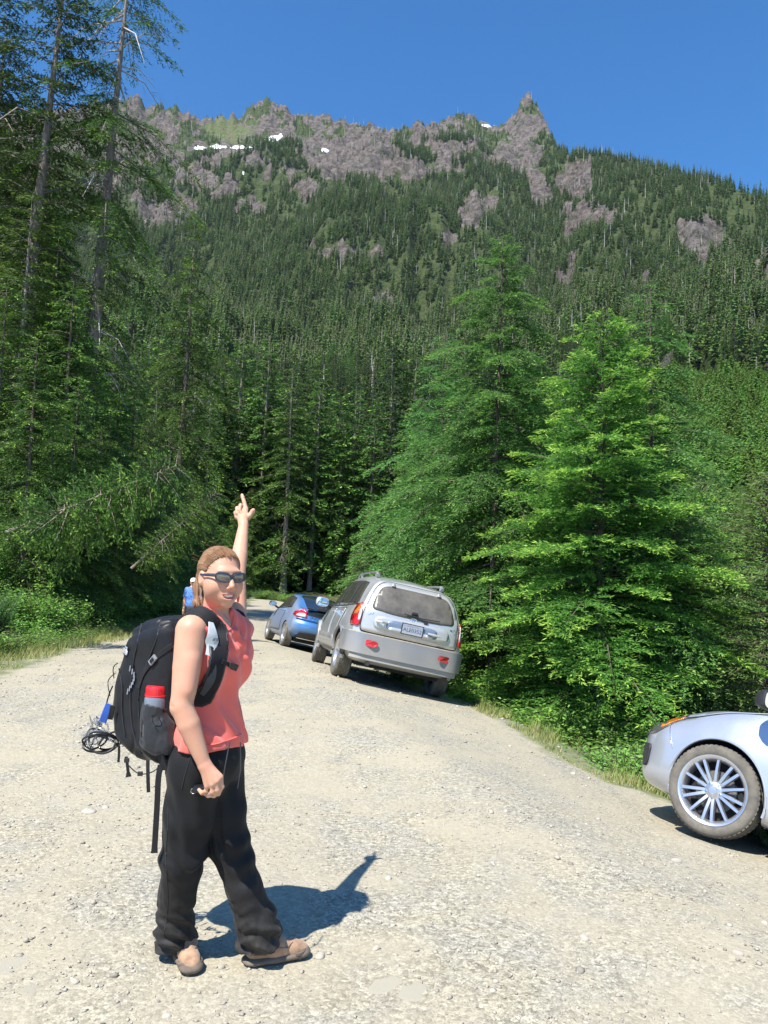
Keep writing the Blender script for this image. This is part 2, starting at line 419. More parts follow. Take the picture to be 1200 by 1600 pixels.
# young plantation on the valley side at the right
lush = sstep(930, 990, PX)*sstep(575, 600, PY)*sstep(0.5, 0.3, T)
V = np.stack([MX, MY, MZ], -1)
me = mdata('mountain', V.reshape(-1, 3), grid_faces(*A.shape), MM, smooth=True,
           attrs={'rock': ('POINT', rock), 'meadow': ('POINT', meadow), 'lush': ('POINT', lush)})
obj('mountain', me, kind='structure')
MTN = (az, tt, MZ)
# old snow lying in the gullies below the crest
def mtn_z(x, y):
    """height of the mountain sheet at scattered points (bilinear)"""
    a = np.arctan2(x, y); r = np.hypot(x, y); t = (r-58)/(ridge_r(a)-58)
    fi = np.interp(a, az, np.arange(len(az))); fj = np.interp(t, tt, np.arange(len(tt)))
    i = np.clip(np.floor(fi).astype(int), 0, len(az)-2); j = np.clip(np.floor(fj).astype(int), 0, len(tt)-2)
    u = fi-i; v = fj-j
    return MZ[i, j]*(1-u)*(1-v)+MZ[i+1, j]*u*(1-v)+MZ[i, j+1]*(1-u)*v+MZ[i+1, j+1]*u*v, t

def snow_patches():
    """old snow draped in small sheets over the gullies below the crest"""
    for (p0, p1) in ((262, 452), (478, 540), (352, 404), (730, 806)):
        aa = np.arctan((np.arange(p0, p1, 0.6)-600)/FPX); tq = np.arange(0.60, 1.0, 0.0011)
        Aq, Tq = np.meshgrid(aa, tq, indexing='ij'); Rq = 58+Tq*(ridge_r(Aq)-58); xq = Rq*np.sin(Aq); yq = Rq*np.cos(Aq); zq, _ = mtn_z(xq, yq)
        Vq = np.stack([xq, yq, zq], -1); qx, qy, _ = proj(Vq); sm = snow_mask(qx, qy)
        if p0 == 352: sm &= qy > 255
        if p0 == 262: sm &= qy < 245
        ff = grid_faces(*Aq.shape); ff = ff[sm.reshape(-1)[ff].sum(1) >= 3]
        if not len(ff): continue
        used, inv = np.unique(ff, return_inverse=True); inv = inv.reshape(-1, 4); Vs = Vq.reshape(-1, 3)[used]+np.array([0, -0.4, 0.7])
        lab = np.arange(len(used))
        for _ in range(500):
            m = lab[inv].min(1); new = lab.copy(); np.minimum.at(new, inv.ravel(), np.repeat(m, 4)); new = new[new]
            if (new == lab).all(): break
            lab = new
        fl = lab[inv[:, 0]]
        for g_ in np.unique(fl):
            fs = inv[fl == g_]
            if len(fs) < 12: continue
            u2, i2 = np.unique(fs, return_inverse=True)
            obj('snow_patch', mdata('snow_patch', Vs[u2], i2.reshape(-1, 4), MSNOW, smooth=True), kind='structure')
snow_patches()
# ================================================================== vegetation
def mat_leaf(name, dark, light, young=None, trans=0.35, rough=0.55, spec=0.3):
    t = NT(name)
    a = t.attr('tint')
    c = t.mix(t.ramp(a, [(0.0, 0), (0.75, 1)]), dark, light)
    if young is not None: c = t.mix(t.ramp(a, [(0.74, 0), (0.95, 1)]), c, young)
    oi = t.n('ShaderNodeObjectInfo')
    hs = t.n('ShaderNodeHueSaturation'); t.l(c, hs.inputs['Color'])
    t.l(t.math('MULTIPLY_ADD', oi.outputs['Random'], 0.03, 0.485), hs.inputs['Hue'])
    t.l(t.math('MULTIPLY_ADD', oi.outputs['Random'], 0.35, 0.82), hs.inputs['Value'])
    b = t.bsdf(hs.outputs[0], rough, Specular_IOR_Level=spec)
    tr = t.n('ShaderNodeBsdfTranslucent'); t.l(hs.outputs[0], tr.inputs[0])
    m = t.n('ShaderNodeMixShader'); m.inputs[0].default_value = trans
    t.l(b.outputs[0], m.inputs[1]); t.l(tr.outputs[0], m.inputs[2])
    return t.done(m)
def mat_bark(name, a, b, scale=14):
    t = NT(name); co = t.coord()
    mp = t.n('ShaderNodeMapping'); mp.inputs['Scale'].default_value = (1, 1, 0.22); t.l(co, mp.inputs[0])
    n = t.noise(mp.outputs[0], scale, 6, 0.7)
    c = t.mix(t.ramp(n, [(0.35, 0), (0.65, 1)]), a, b)
    return t.done(t.bsdf(c, 0.95, 0, t.bump(n, 0.8, 0.03), Specular_IOR_Level=0.15))
ML_FIR = mat_leaf('fir_needles', (0.075, 0.18, 0.035), (0.17, 0.35, 0.060), (0.40, 0.56, 0.09), 0.40)
ML_HEM = mat_leaf('hemlock_needles', (0.07, 0.19, 0.050), (0.155, 0.36, 0.085), (0.30, 0.52, 0.11), 0.40)
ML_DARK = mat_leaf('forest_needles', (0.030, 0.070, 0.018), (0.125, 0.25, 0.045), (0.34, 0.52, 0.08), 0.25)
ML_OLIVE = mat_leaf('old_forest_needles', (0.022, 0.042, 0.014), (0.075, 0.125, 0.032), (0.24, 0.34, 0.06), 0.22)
ML_FAR = mat_leaf('mountain_needles', (0.055, 0.105, 0.030), (0.150, 0.235, 0.055), (0.22, 0.31, 0.07), 0.3, 0.7, 0.1)
ML_YOUNG = mat_leaf('young_needles', (0.085, 0.18, 0.030), (0.175, 0.32, 0.055), (0.27, 0.41, 0.075), 0.3)
ML_SOFT = mat_leaf('soft_fir_needles', (0.10, 0.18, 0.05), (0.20, 0.31, 0.08), (0.29, 0.41, 0.11), 0.38)
ML_SHRUB = mat_leaf('shrub_leaves', (0.09, 0.20, 0.035), (0.20, 0.38, 0.07), (0.36, 0.52, 0.13), 0.36, 0.42, 0.45)
ML_BLUE = mat_leaf('willow_herb_leaves', (0.05, 0.14, 0.045), (0.12, 0.27, 0.08), (0.23, 0.38, 0.12), 0.32, 0.42, 0.45)
ML_GRASS = mat_leaf('grass_blades', (0.16, 0.23, 0.05), (0.30, 0.36, 0.10), (0.46, 0.41, 0.20), 0.35, 0.6, 0.2)
MB_BARK = mat_bark('conifer_bark', (0.06, 0.048, 0.038), (0.17, 0.14, 0.115))
MB_GREY = mat_bark('grey_bark', (0.15, 0.125, 0.10), (0.33, 0.28, 0.235))
MB_DEAD = mat_bark('bleached_wood', (0.33, 0.30, 0.27), (0.58, 0.55, 0.50), 9)

def bend_path(H, lean, curve, n):
    """trunk centre line; lean = (x, y) drift at the top"""
    s = np.linspace(0, 1, n)
    return np.stack([lean[0]*s+curve[0]*np.sin(s*3.1), lean[1]*s+curve[1]*np.sin(s*2.3), H*s], -1)
def wood_tubes(P0, P1, P2, r0, r1, n=3):
    """many thin bent sticks at once: (m,3) start, middle, end"""
    m = len(P0); P = np.stack([P0, P1, P2], 1); d = nrm(P2-P0)
    u = nrm(np.cross(d, np.array([0.13, 0.07, 1.0]))); v = np.cross(d, u)
    rr = np.stack([r0, (r0+r1)/2, r1], -1)
    th = 2*np.pi*np.arange(n)/n
    V = P[:, :, None, :] + rr[:, :, None, None]*(u[:, None, None, :]*np.cos(th)[None, None, :, None]+v[:, None, None, :]*np.sin(th)[None, None, :, None])
    base = (np.arange(m)*3*n)[:, None, None]
    i = np.arange(2)[None, :, None]; k = np.arange(n)[None, None, :]
    F = np.stack([base+i*n+k, base+i*n+(k+1) % n, base+(i+1)*n+(k+1) % n, base+(i+1)*n+k], -1).reshape(-1, 4)
    return V.reshape(-1, 3), F
def leaf_quads(c, d, side, l, w):
    """rhombic leaf faces: base c, direction d, half-width vector side"""
    V = np.stack([c, c+d*(l*0.45)[:, None]+side*(w/2)[:, None], c+d*l[:, None], c+d*(l*0.45)[:, None]-side*(w/2)[:, None]], 1)
    n = len(c)
    return V.reshape(-1, 3), (np.arange(n)*4)[:, None]+np.arange(4)[None, :]
def conifer(seed, H, R, nb, hb=0.04, prof=0.8, el=(-0.15, 0.6), droop=0.25, tw=0.09, twl=0.5, leaf=(0.075, 0.024), step=0.045, tr=None, lean=(0, 0), curve=(0, 0),
            tdroop=0.25, clump=0.0, irr=0.3, young=0.15, sparse=None, dead=0, deadh=(0.3, 1.0), tuft=0.0, ang=(0.6, 1.1), lmin=0.12, side=None):
    g = np.random.default_rng(seed)
    tr = tr or H*0.012+0.02
    path = bend_path(H, lean, curve, 14)
    def tp(h):
        q = np.clip(np.asarray(h)/H, 0, 1); i = np.linspace(0, 1, 14)
        return np.stack([np.interp(q, i, path[:, k]) for k in range(3)], -1)
    # branches
    u = (np.arange(nb)+g.random(nb))/nb
    h = H*(hb+(0.995-hb)*u**0.92)
    if clump: h = H*(np.round((h/H)*clump)/clump+g.normal(0, 0.25/clump, nb)); h = np.clip(h, hb*H, H*0.995)
    rel = 1-(h/H-hb)/(1-hb)                                   # 1 low ... 0 top
    azb = np.arange(nb)*2.39996+g.normal(0, 0.35, nb)
    L = R*np.clip(rel, 0, 1)**prof*(1-irr+irr*2*g.random(nb))*(1-0.35*sstep(0.85, 1.0, rel)) + lmin
    if side is not None: L *= np.where(np.cos(azb-side[0]) > 0, 1, side[1])
    if sparse is not None:
        kp = g.random(nb) < np.interp(rel, [0, 0.5, 1], sparse); h, rel, azb, L = h[kp], rel[kp], azb[kp], L[kp]; nb = len(h)
    e = el[1]+(el[0]-el[1])*rel + g.normal(0, 0.10, nb)
    P = tp(h); ca, sa = np.cos(azb), np.sin(azb)
    dr = droop*(0.7+0.6*g.random(nb))
    def bp(i, s):
        r = L[i]*s*np.cos(e[i]); z = L[i]*s*np.sin(e[i])-dr[i]*L[i]*s*s*(1+0.25*L[i])
        return np.stack([P[i, 0]+ca[i]*r, P[i, 1]+sa[i]*r, P[i, 2]+z], -1)
    ib = np.arange(nb)
    WV, WF = wood_tubes(bp(ib, 0*L), bp(ib, 0*L+0.5), bp(ib, 0*L+0.96), 0.007+L*0.010, 0*L+0.003)
    # twigs
    nt_ = np.maximum(4, (L/tw)).astype(int)
    ti = np.repeat(np.arange(nb), nt_*2); m = len(ti)
    s = np.clip(1-g.random(m)**1.15*0.92, 0.05, 1)
    sd = np.where(g.random(m) < 0.5, -1.0, 1.0)
    tl = (twl*L[ti]*(1.02-s)**0.65+0.10*min(1, R))*(0.6+0.6*g.random(m)); tl = np.minimum(tl, 0.75*R)
    an = azb[ti]+sd*(ang[0]+(ang[1]-ang[0])*g.random(m))*(1.05-0.35*s)
    base = bp(ti, s)
    dz = -tdroop*(0.4+1.2*g.random(m))+0.10*g.normal(0, 1, m)+tuft*g.random(m)
    d = nrm(np.stack([np.cos(an), np.sin(an), dz], -1))
    # leaves along twigs
    nl = np.maximum(2, (tl/step)).astype(int)
    li = np.repeat(np.arange(m), nl); n = len(li)
    q = g.random(n)
    c = base[li]+d[li]*(tl[li]*q)[:, None]; c[:, 2] -= tdroop*0.6*tl[li]*q*q
    s2 = np.where(g.random(n) < 0.5, -1.0, 1.0)
    la = an[li]+s2*(0.35+0.5*g.random(n))
    ld = nrm(np.stack([np.cos(la), np.sin(la), dz[li]*0.7+0.30*g.normal(0, 1, n)], -1))
    sv = nrm(np.cross(ld, np.array([0, 0, 1.0]))+np.array([0, 0, 1.0])*g.normal(0, 0.6, n)[:, None])
    ll = leaf[0]*(0.65+0.7*g.random(n)); lw = leaf[1]*(0.7+0.6*g.random(n))
    LV, LF = leaf_quads(c, ld, sv, ll, lw)
    outer = np.clip(0.55*q+0.6*s[ti][0] if False else 0.5*q+0.5*s[li], 0, 1)
    bt = g.normal(0, 0.10, nb)[ti][li]
    tint = np.clip(0.15+0.45*g.random(n)+bt+0.12*outer, 0, 0.74)
    yg = (g.random(n) < young*sstep(0.62, 0.95, outer)*2.2)
    tint = np.where(yg, 0.78+0.22*g.random(n), tint)
    # leader tuft
    # trunk
    B = Bag(); rr = tr*(1-np.linspace(0, 1, 14)**1.1)+0.008; rr[0] *= 1.25
    B.tube(path, rr, 8)
    TV = np.vstack([np.vstack(B.V), WV]); TF = np.array([f for f in B.F if len(f) == 4]); TF = np.vstack([TF, WF+sum(len(v) for v in B.V)])
    if dead:
        hd = H*g.uniform(deadh[0], deadh[1], dead); ad = g.uniform(0, 6.28, dead); Ld = R*(0.25+0.55*g.random(dead))
        p0 = tp(hd); o = np.stack([np.cos(ad), np.sin(ad), -0.25+0.35*g.normal(0, 1, dead)], -1)
        DV, DF = wood_tubes(p0, p0+o*(Ld*0.55)[:, None]+np.array([0, 0, 0.10])*Ld[:, None], p0+o*Ld[:, None]+np.array([0, 0, -0.25])*Ld[:, None], 0.02+Ld*0.012, 0*Ld+0.005, 4)
        k = g.integers(0, dead, dead*5); q = 0.4+0.55*g.random(dead*5)
        a0 = p0[k]+o[k]*(Ld[k]*q)[:, None]; a2 = ad[k]+g.choice([-1, 1], dead*5)*(0.6+0.5*g.random(dead*5)); l2 = Ld[k]*0.35*(1.1-q)+0.12
        o2 = np.stack([np.cos(a2), np.sin(a2), g.normal(-0.3, 0.3, dead*5)], -1)
        EV, EF = wood_tubes(a0, a0+o2*(l2*0.5)[:, None], a0+o2*l2[:, None]-np.array([0, 0, 0.2])*l2[:, None], 0*l2+0.009, 0*l2+0.003)
        deadmesh = (np.vstack([DV, EV]), np.vstack([DF, EF+len(DV)]))
    else: deadmesh = None
    return (TV, TF), (LV, LF, tint), deadmesh
def tree_thing(name, arrs, ml, mb, loc, rz=0, label=None, group=None, cat='tree', md=None, tilt=(0, 0), sc=1.0):
    (TV, TF), (LV, LF, ti), dm = arrs
    t = empty(name, loc, rz, label, cat, group); t.rotation_euler = (tilt[0], tilt[1], rz); t.scale = (sc,)*3
    obj('trunk', mdata('trunk', TV, TF, mb, smooth=True), t)
    obj('crown', mdata('crown', LV, LF, ml, attrs={'tint': ('FACE', ti)}), t)
    if dm is not None: obj('dead_branches', mdata('dead_branches', dm[0], dm[1], md or MB_DEAD, smooth=True), t, kind='stuff')
    return t
def place_copy(src, loc, rz, sc=1.0, label=None, group=None, tilt=(0, 0)):
    o = copy_tree(src); o.location = tuple(float(v) for v in loc); o.rotation_euler = (tilt[0], tilt[1], rz); o.scale = (sc,)*3 if not hasattr(sc, '__len__') else sc
    if label: o['label'] = label
    if group: o['group'] = group
    elif 'group' in o and group == '': del o['group']
    return o
def onground(x, y, dz=0.0): return (x, y, gz(x, y)+dz)

# ---- the trees right of the road
fir = conifer(11, 7.1, 2.2, 175, hb=0.09, prof=0.68, el=(-0.08, 0.8), droop=0.20, tw=0.045, twl=0.40, leaf=(0.074, 0.020), step=0.026, tdroop=0.12, irr=0.36, young=0.75, tuft=0.15, tr=0.06)
T_FIR = tree_thing('fir_tree', fir, ML_FIR, MB_BARK, onground(3.5, 12.8), 0.4, 'broad bright green fir with yellow green shoot tips beside the silver hatchback bonnet')
hem = conifer(12, 9.6, 2.7, 140, hb=0.05, prof=0.72, el=(0.0, 0.45), droop=0.38, tw=0.040, twl=0.42, leaf=(0.078, 0.0225), step=0.031, tdroop=0.30, irr=0.5, young=0.3, tr=0.07, lean=(0.15, 0))
T_HEM = tree_thing('hemlock_tree', hem, ML_HEM, MB_BARK, onground(2.15, 15.6), 1.0, 'tallest hemlock with drooping fronds and bare whitish leader, behind the grey estate car')
hem2 = conifer(13, 8.6, 2.1, 105, hb=0.18, prof=0.70, el=(-0.02, 0.4), droop=0.40, tw=0.048, twl=0.44, leaf=(0.08, 0.024), step=0.042, tdroop=0.30, irr=0.5, young=0.25, tr=0.06, lean=(-0.1, 0.1))
T_HEM2 = tree_thing('hemlock_tree', hem2, ML_HEM, MB_BARK, onground(1.35, 19.0), 2.2, 'leaning hemlock left of the tallest hemlock, its thin top just lower')
place_copy(T_HEM2, onground(4.6, 13.4), 0.3, 0.98, 'slender hemlock with airy top rising behind the broad fir')
place_copy(T_HEM2, onground(3.5, 14.6), 4.3, 0.86, 'short drooping hemlock squeezed between the tallest hemlock and the broad fir')
soft = conifer(14, 5.6, 2.0, 170, hb=0.02, prof=0.6, el=(0.0, 0.5), droop=0.22, tw=0.062, twl=0.42, leaf=(0.08, 0.020), step=0.052, tdroop=0.18, irr=0.3, young=0.2, tr=0.05)
T_SOFT = tree_thing('fir_tree', soft, ML_SOFT, MB_BARK, onground(6.1, 12.6), 0.2, 'soft green fir cut by the right edge behind the silver hatchback')
place_copy(T_SOFT, onground(4.9, 13.4), 2.6, 0.85, 'low soft fir between the broad fir and the right hand fir')
place_copy(T_SOFT, onground(0.6, 27.0), 1.3, 0.80, 'feathery young fir behind the roof of the blue coupe')
place_copy(T_SOFT, onground(-0.9, 31.0), 3.3, 0.62, 'small light green fir left of the feathery young fir at the road bend')
place_copy(T_HEM, onground(1.6, 21.5), 5.1, 0.80, 'shaded hemlock behind the two road side hemlocks')
place_copy(T_SOFT, onground(2.6, 18.4), 4.9, 1.1, 'dense dark fir filling the gap behind the tallest hemlock')
place_copy(T_SOFT, onground(7.4, 10.9), 5.2, 0.62, 'half hidden small fir above the bonnet at the right edge')

place_copy(T_FIR, onground(5.1, 15.2), 2.4, 0.98, 'second bright fir right behind the broad fir')
place_copy(T_FIR, onground(3.0, 18.0), 4.0, 1.15, 'bright fir filling the gap between the tallest hemlock and the broad fir')
place_copy(T_HEM, onground(1.0, 21.0), 2.0, 0.80, 'hemlock standing behind the leaning hemlock')
place_copy(T_SOFT, onground(6.8, 17.0), 2.2, 1.25, 'tall soft fir behind the fir at the right edge')

# ---- the tall forest left of the road
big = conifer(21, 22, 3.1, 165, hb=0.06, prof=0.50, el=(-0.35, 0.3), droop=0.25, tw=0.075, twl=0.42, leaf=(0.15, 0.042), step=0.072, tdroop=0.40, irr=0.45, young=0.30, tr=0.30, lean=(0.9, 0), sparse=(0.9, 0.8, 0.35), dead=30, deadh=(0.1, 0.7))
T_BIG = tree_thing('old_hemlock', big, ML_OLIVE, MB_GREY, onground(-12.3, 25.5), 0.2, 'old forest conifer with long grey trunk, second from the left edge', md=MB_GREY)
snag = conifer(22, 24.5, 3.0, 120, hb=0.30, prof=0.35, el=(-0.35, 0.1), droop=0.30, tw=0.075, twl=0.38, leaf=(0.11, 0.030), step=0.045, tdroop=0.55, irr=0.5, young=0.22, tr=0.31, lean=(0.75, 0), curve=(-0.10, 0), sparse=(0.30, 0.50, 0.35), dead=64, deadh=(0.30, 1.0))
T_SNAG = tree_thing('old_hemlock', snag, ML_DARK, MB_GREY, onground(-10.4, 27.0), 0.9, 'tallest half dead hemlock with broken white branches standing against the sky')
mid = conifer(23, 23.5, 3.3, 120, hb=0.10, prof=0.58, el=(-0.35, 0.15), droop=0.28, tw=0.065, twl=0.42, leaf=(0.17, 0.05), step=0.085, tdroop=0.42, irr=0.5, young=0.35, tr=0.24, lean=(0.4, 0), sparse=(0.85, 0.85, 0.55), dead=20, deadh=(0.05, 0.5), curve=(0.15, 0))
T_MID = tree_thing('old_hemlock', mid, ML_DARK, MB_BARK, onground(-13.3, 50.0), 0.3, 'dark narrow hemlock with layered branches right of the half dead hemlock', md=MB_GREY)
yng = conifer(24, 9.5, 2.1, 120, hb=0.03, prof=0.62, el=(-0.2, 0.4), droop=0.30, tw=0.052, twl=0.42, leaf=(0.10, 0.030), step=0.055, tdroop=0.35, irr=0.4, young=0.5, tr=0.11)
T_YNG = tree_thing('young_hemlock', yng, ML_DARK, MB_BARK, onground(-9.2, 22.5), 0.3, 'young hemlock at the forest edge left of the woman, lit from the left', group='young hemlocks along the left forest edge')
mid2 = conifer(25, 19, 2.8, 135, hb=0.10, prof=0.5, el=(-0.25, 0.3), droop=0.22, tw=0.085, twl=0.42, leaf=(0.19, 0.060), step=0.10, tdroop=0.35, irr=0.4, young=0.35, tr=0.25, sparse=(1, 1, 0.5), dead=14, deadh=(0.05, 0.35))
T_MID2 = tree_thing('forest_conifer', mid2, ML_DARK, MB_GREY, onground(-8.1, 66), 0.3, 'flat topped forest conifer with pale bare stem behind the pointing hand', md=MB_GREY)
GL = 'tall conifers of the left forest'
left_spots = [((p-600)/FPX*Y_, Y_, s_, q) for p, Y_, s_, q in ((-30, 29, 1.05, T_BIG), (38, 33, 1.0, T_MID2), (10, 36, 1.15, T_MID2), (-60, 30, 1.0, T_BIG), (75, 44, 0.80, T_MID), (165, 44, 0.72, T_MID2), (205, 40, 0.48, T_MID), (205, 54, 0.80, T_MID2),
    (240, 60, 0.80, T_BIG), (320, 64, 0.80, T_MID2), (72, 25, 0.50, T_MID), (15, 23, 0.62, T_MID2), (155, 31, 0.40, T_MID2), (232, 47, 0.50, T_MID2))]
ll = ['tall conifer with drooping limbs leaning in at the left edge', 'dark conifer behind the leftmost trunks, its crown above the picture edge', 'conifer filling the gap between the two grey trunks', 'tall dark conifer just left of the half dead hemlock',
      'dark conifer behind the base of the half dead hemlock', 'shaded conifer deep in the left forest', 'broad dark conifer deep behind the left edge', 'narrow conifer far behind the half dead hemlock', 'conifer between the half dead hemlock and the layered hemlock', 'old conifer in the dark back row of the left forest',
      'thin shaded conifer in the back row at the left edge', 'low dense conifer in front of the half dead hemlock trunk', 'short dark conifer right of the half dead hemlock base', 'drooping dark conifer at the left edge behind the shrubs']
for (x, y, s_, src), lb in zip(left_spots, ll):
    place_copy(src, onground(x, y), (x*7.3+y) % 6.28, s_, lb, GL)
g = np.random.default_rng(5)
GY = 'young hemlocks along the left forest edge'
yl = [((p-600)/FPX*Y_, Y_, s_) for p, Y_, s_ in ((40, 19, .70), (75, 20, .55), (110, 21, .66), (150, 22, .58), (185, 24, .56), (215, 26, .62), (245, 28, .55), (90, 25, .95), (30, 24, 1.0), (135, 27, .85), (175, 30, .9), (270, 32, .58), (225, 33, .8),
    (300, 36, .60), (330, 40, .48), (350, 49, .45), (296, 44, .72), (322, 51, .7), (372, 61, .8), (392, 66, .9), (260, 40, .9), (-15, 21, .9), (5, 27, 1.15), (60, 29, 1.05))]
for i, (x, y, s_) in enumerate(yl):
    place_copy(T_YNG, onground(x, y), i*1.7, s_, 'young hemlock in the dense row along the left forest edge', GY)
T_YNG['label'] = 'young hemlock in the dense row along the left forest edge'

# ---- forest beyond the bend and on the mountain foot
m1 = conifer(31, 20, 3.3, 100, hb=0.08, prof=0.55, el=(-0.2, 0.4), droop=0.22, tw=0.13, twl=0.40, leaf=(0.34, 0.13), step=0.18, tdroop=0.3, irr=0.35, young=0.1, tr=0.24, sparse=(1, 1, 0.6))
m2 = conifer(32, 17, 3.0, 90, hb=0.03, prof=0.65, el=(-0.2, 0.4), droop=0.22, tw=0.13, twl=0.40, leaf=(0.34, 0.13), step=0.18, tdroop=0.3, irr=0.3, young=0.12, tr=0.2)
m3 = conifer(33, 23, 3.0, 100, hb=0.16, prof=0.5, el=(-0.3, 0.3), droop=0.25, tw=0.13, twl=0.40, leaf=(0.34, 0.13), step=0.18, tdroop=0.3, irr=0.45, young=0.08, tr=0.26, sparse=(1, 0.9, 0.5))
far_protos = []
def far_mesh(nm, arrs, ml, mb):
    (TV, TF), (LV, LF, ti), _ = arrs
    V = np.vstack([TV, LV]); F = np.vstack([TF, LF+len(TV)])
    return mdata(nm, V, F, [ml, mb], midx=np.r_[np.ones(len(TF), int), np.zeros(len(LF), int)], attrs={'tint': ('FACE', np.r_[np.zeros(len(TF)), ti])})
ME_M = [far_mesh('slope_conifer', m1, ML_DARK, MB_GREY), far_mesh('slope_conifer', m2, ML_DARK, MB_BARK), far_mesh('slope_conifer', m3, ML_OLIVE, MB_GREY)]
def low_conifer(seed, H, R, tiers, blades, trunk=0.16, hb=0.1, prof=0.8, wf=0.55):
    """a whole conifer of a few hundred faces for the mountain side: tiers of drooping pointed sprays"""
    g = np.random.default_rng(seed); c = []; d = []; l = []; wd = []; ti = []
    for k in range(tiers):
        r = 1-(k+0.3*g.random())/tiers; h = H*(hb+(1-hb)*(1-r))
        for b in range(max(4, int(blades*(0.4+0.7*r)))):
            a = g.uniform(0, 6.283); Lb = (R*r**prof*(0.65+0.6*g.random())+0.25)
            z0 = h+g.normal(0, H*0.25/tiers)
            c.append((0, 0, z0+Lb*0.10)); d.append((math.cos(a), math.sin(a), -0.25-0.5*g.random())); l.append(Lb*1.15); wd.append(Lb*wf+0.18*wf/0.55); ti.append(0.1+0.6*g.random())
    c = np.array(c); d = nrm(np.array(d)); n = len(c); l = np.array(l)
    sv = nrm(np.cross(d, [0, 0, 1.0])+np.array([0, 0, 1.0])*g.normal(0, 0.9, n)[:, None])
    V, F = leaf_quads(c, d, sv, l, np.array(wd))
    V = np.vstack([V, [(0.25, 0, H*0.86), (-0.12, 0.2, H*0.86), (-0.12, -0.2, H*0.86), (0, 0, H*1.02)]]); m = 4*n
    F = np.vstack([F, [(m, m+1, m+3, m+3)], [(m+1, m+2, m+3, m+3)], [(m+2, m, m+3, m+3)]]) if False else F
    B = Bag(); B.tube([(0, 0, -1), (0, 0, H*0.5), (0, 0, H*1.0)], [trunk, trunk*0.6, 0.03], 4)
    TF = np.array([f for f in B.F if len(f) == 4]); TV = np.vstack(B.V)
    V = np.vstack([V, TV]); F2 = np.vstack([F, TF+m+4])
    return V, F2, np.r_[np.zeros(n, int), np.ones(len(TF), int)], np.r_[np.array(ti), np.zeros(len(TF))]
def low_mesh(nm, arrs, ml, mb):
    V, F, mi, ti = arrs
    return mdata(nm, V, F, [ml, mb], midx=mi, attrs={'tint': ('FACE', ti)})
ME_L = [low_mesh('mountain_conifer', low_conifer(41, 22, 2.9, 13, 16), ML_FAR, MB_GREY), low_mesh('mountain_conifer', low_conifer(42, 17, 2.6, 11, 15, hb=0.03), ML_FAR, MB_GREY),
        low_mesh('mountain_conifer', low_conifer(43, 25, 2.3, 14, 11, hb=0.25), ML_FAR, MB_GREY)]
ME_Y = [low_mesh('plantation_conifer', low_conifer(44, 6.0, 1.5, 17, 30, 0.06, 0.0, wf=0.28), ML_YOUNG, MB_BARK)]
B = Bag(); B.tube([(0, 0, -1), (0.1, 0, 8), (-0.1, 0.1, 17)], [0.30, 0.22, 0.05], 5)
for k in range(14):
    a = k*2.4; z = 5+k*0.8; B.tube([(0, 0, z), (math.cos(a)*1.1, math.sin(a)*1.1, z-0.1)], [0.06, 0.02], 3)
ME_S = mdata('dead_trunk', np.vstack(B.V), B.F, MB_DEAD)

# scatter over the visible sector
g = np.random.default_rng(99)
N = 62000
a = g.uniform(-0.50, 0.50, N); r = np.sqrt(g.uniform(60**2, 1500**2, N))
extra = 2600; a = np.r_[a, g.uniform(-0.48, 0.48, extra)]; r = np.r_[r, np.sqrt(g.uniform(60**2, 230**2, extra))]
x = r*np.sin(a); y = r*np.cos(a); z, t_ = mtn_z(x, y)
px, py, pz = proj(np.stack([x, y, z], -1))
rk, mead = region(px, py)
dens = np.where(t_ < 1.02, 1.0, 0.0)
dens *= 1-0.72*rk; dens *= 1-0.9*sstep(0.2, 0.6, mead)*(t_ > 0.75)
dens *= np.where(t_ > 0.8, np.interp(px, [0, 840, 880, 1200], [0.55, 0.75, 1, 1]), 1)
dens *= 0.35+0.65*sstep(-0.55, 0.0, fbm(x/45, y/45, 0, 3, 123))
plant = (px > 925+40*vnoise(py/30, 0.5, 0, 5)) & (py > 590) & (t_ < 0.5)
keep = (g.random(len(x)) < dens) & ((r > 150) | (g.random(len(x)) < 0.95)) & ~plant
keep &= (r > 66)
x, y, z, t_, r, px, py, rk = (v[keep] for v in (x, y, z, t_, r, px, py, rk))
hs = (0.62+0.55*g.random(len(x)))*np.where(t_ > 0.85, np.interp(px, [0, 800, 880, 1200], [0.42, 0.5, 0.85, 0.95]), 1)*np.where(rk > 0.3, 0.33, 1)*np.interp(t_, [0, 0.5, 1], [1.0, 0.95, 0.8])
kind = g.integers(0, 3, len(x))
rz = g.uniform(0, 6.28, len(x))
sz = hs/r; order = np.argsort(-sz)
inview = (px > -60) & (px < 1260)
order = order[inview[order]]
first = order[:296]; fset = np.zeros(len(x), bool); fset[first] = True
GM = 'conifers of the dense forest beyond the road bend'
protoM = []
for q, i in enumerate(first):
    k = int(kind[i]) if r[i] < 400 else 0
    o = obj('slope_conifer', ME_M[k], loc=(x[i], y[i], z[i]-0.3), rot=(g.normal(0, 0.025), g.normal(0, 0.025)+0.01, rz[i]),
            label='dark conifer in the dense forest beyond the road bend', cat='tree', group=GM)
    o.scale = (hs[i]*0.95, hs[i]*0.95, hs[i]*0.95)
    if len(protoM) < 3 and k == len(protoM): protoM.append(o)
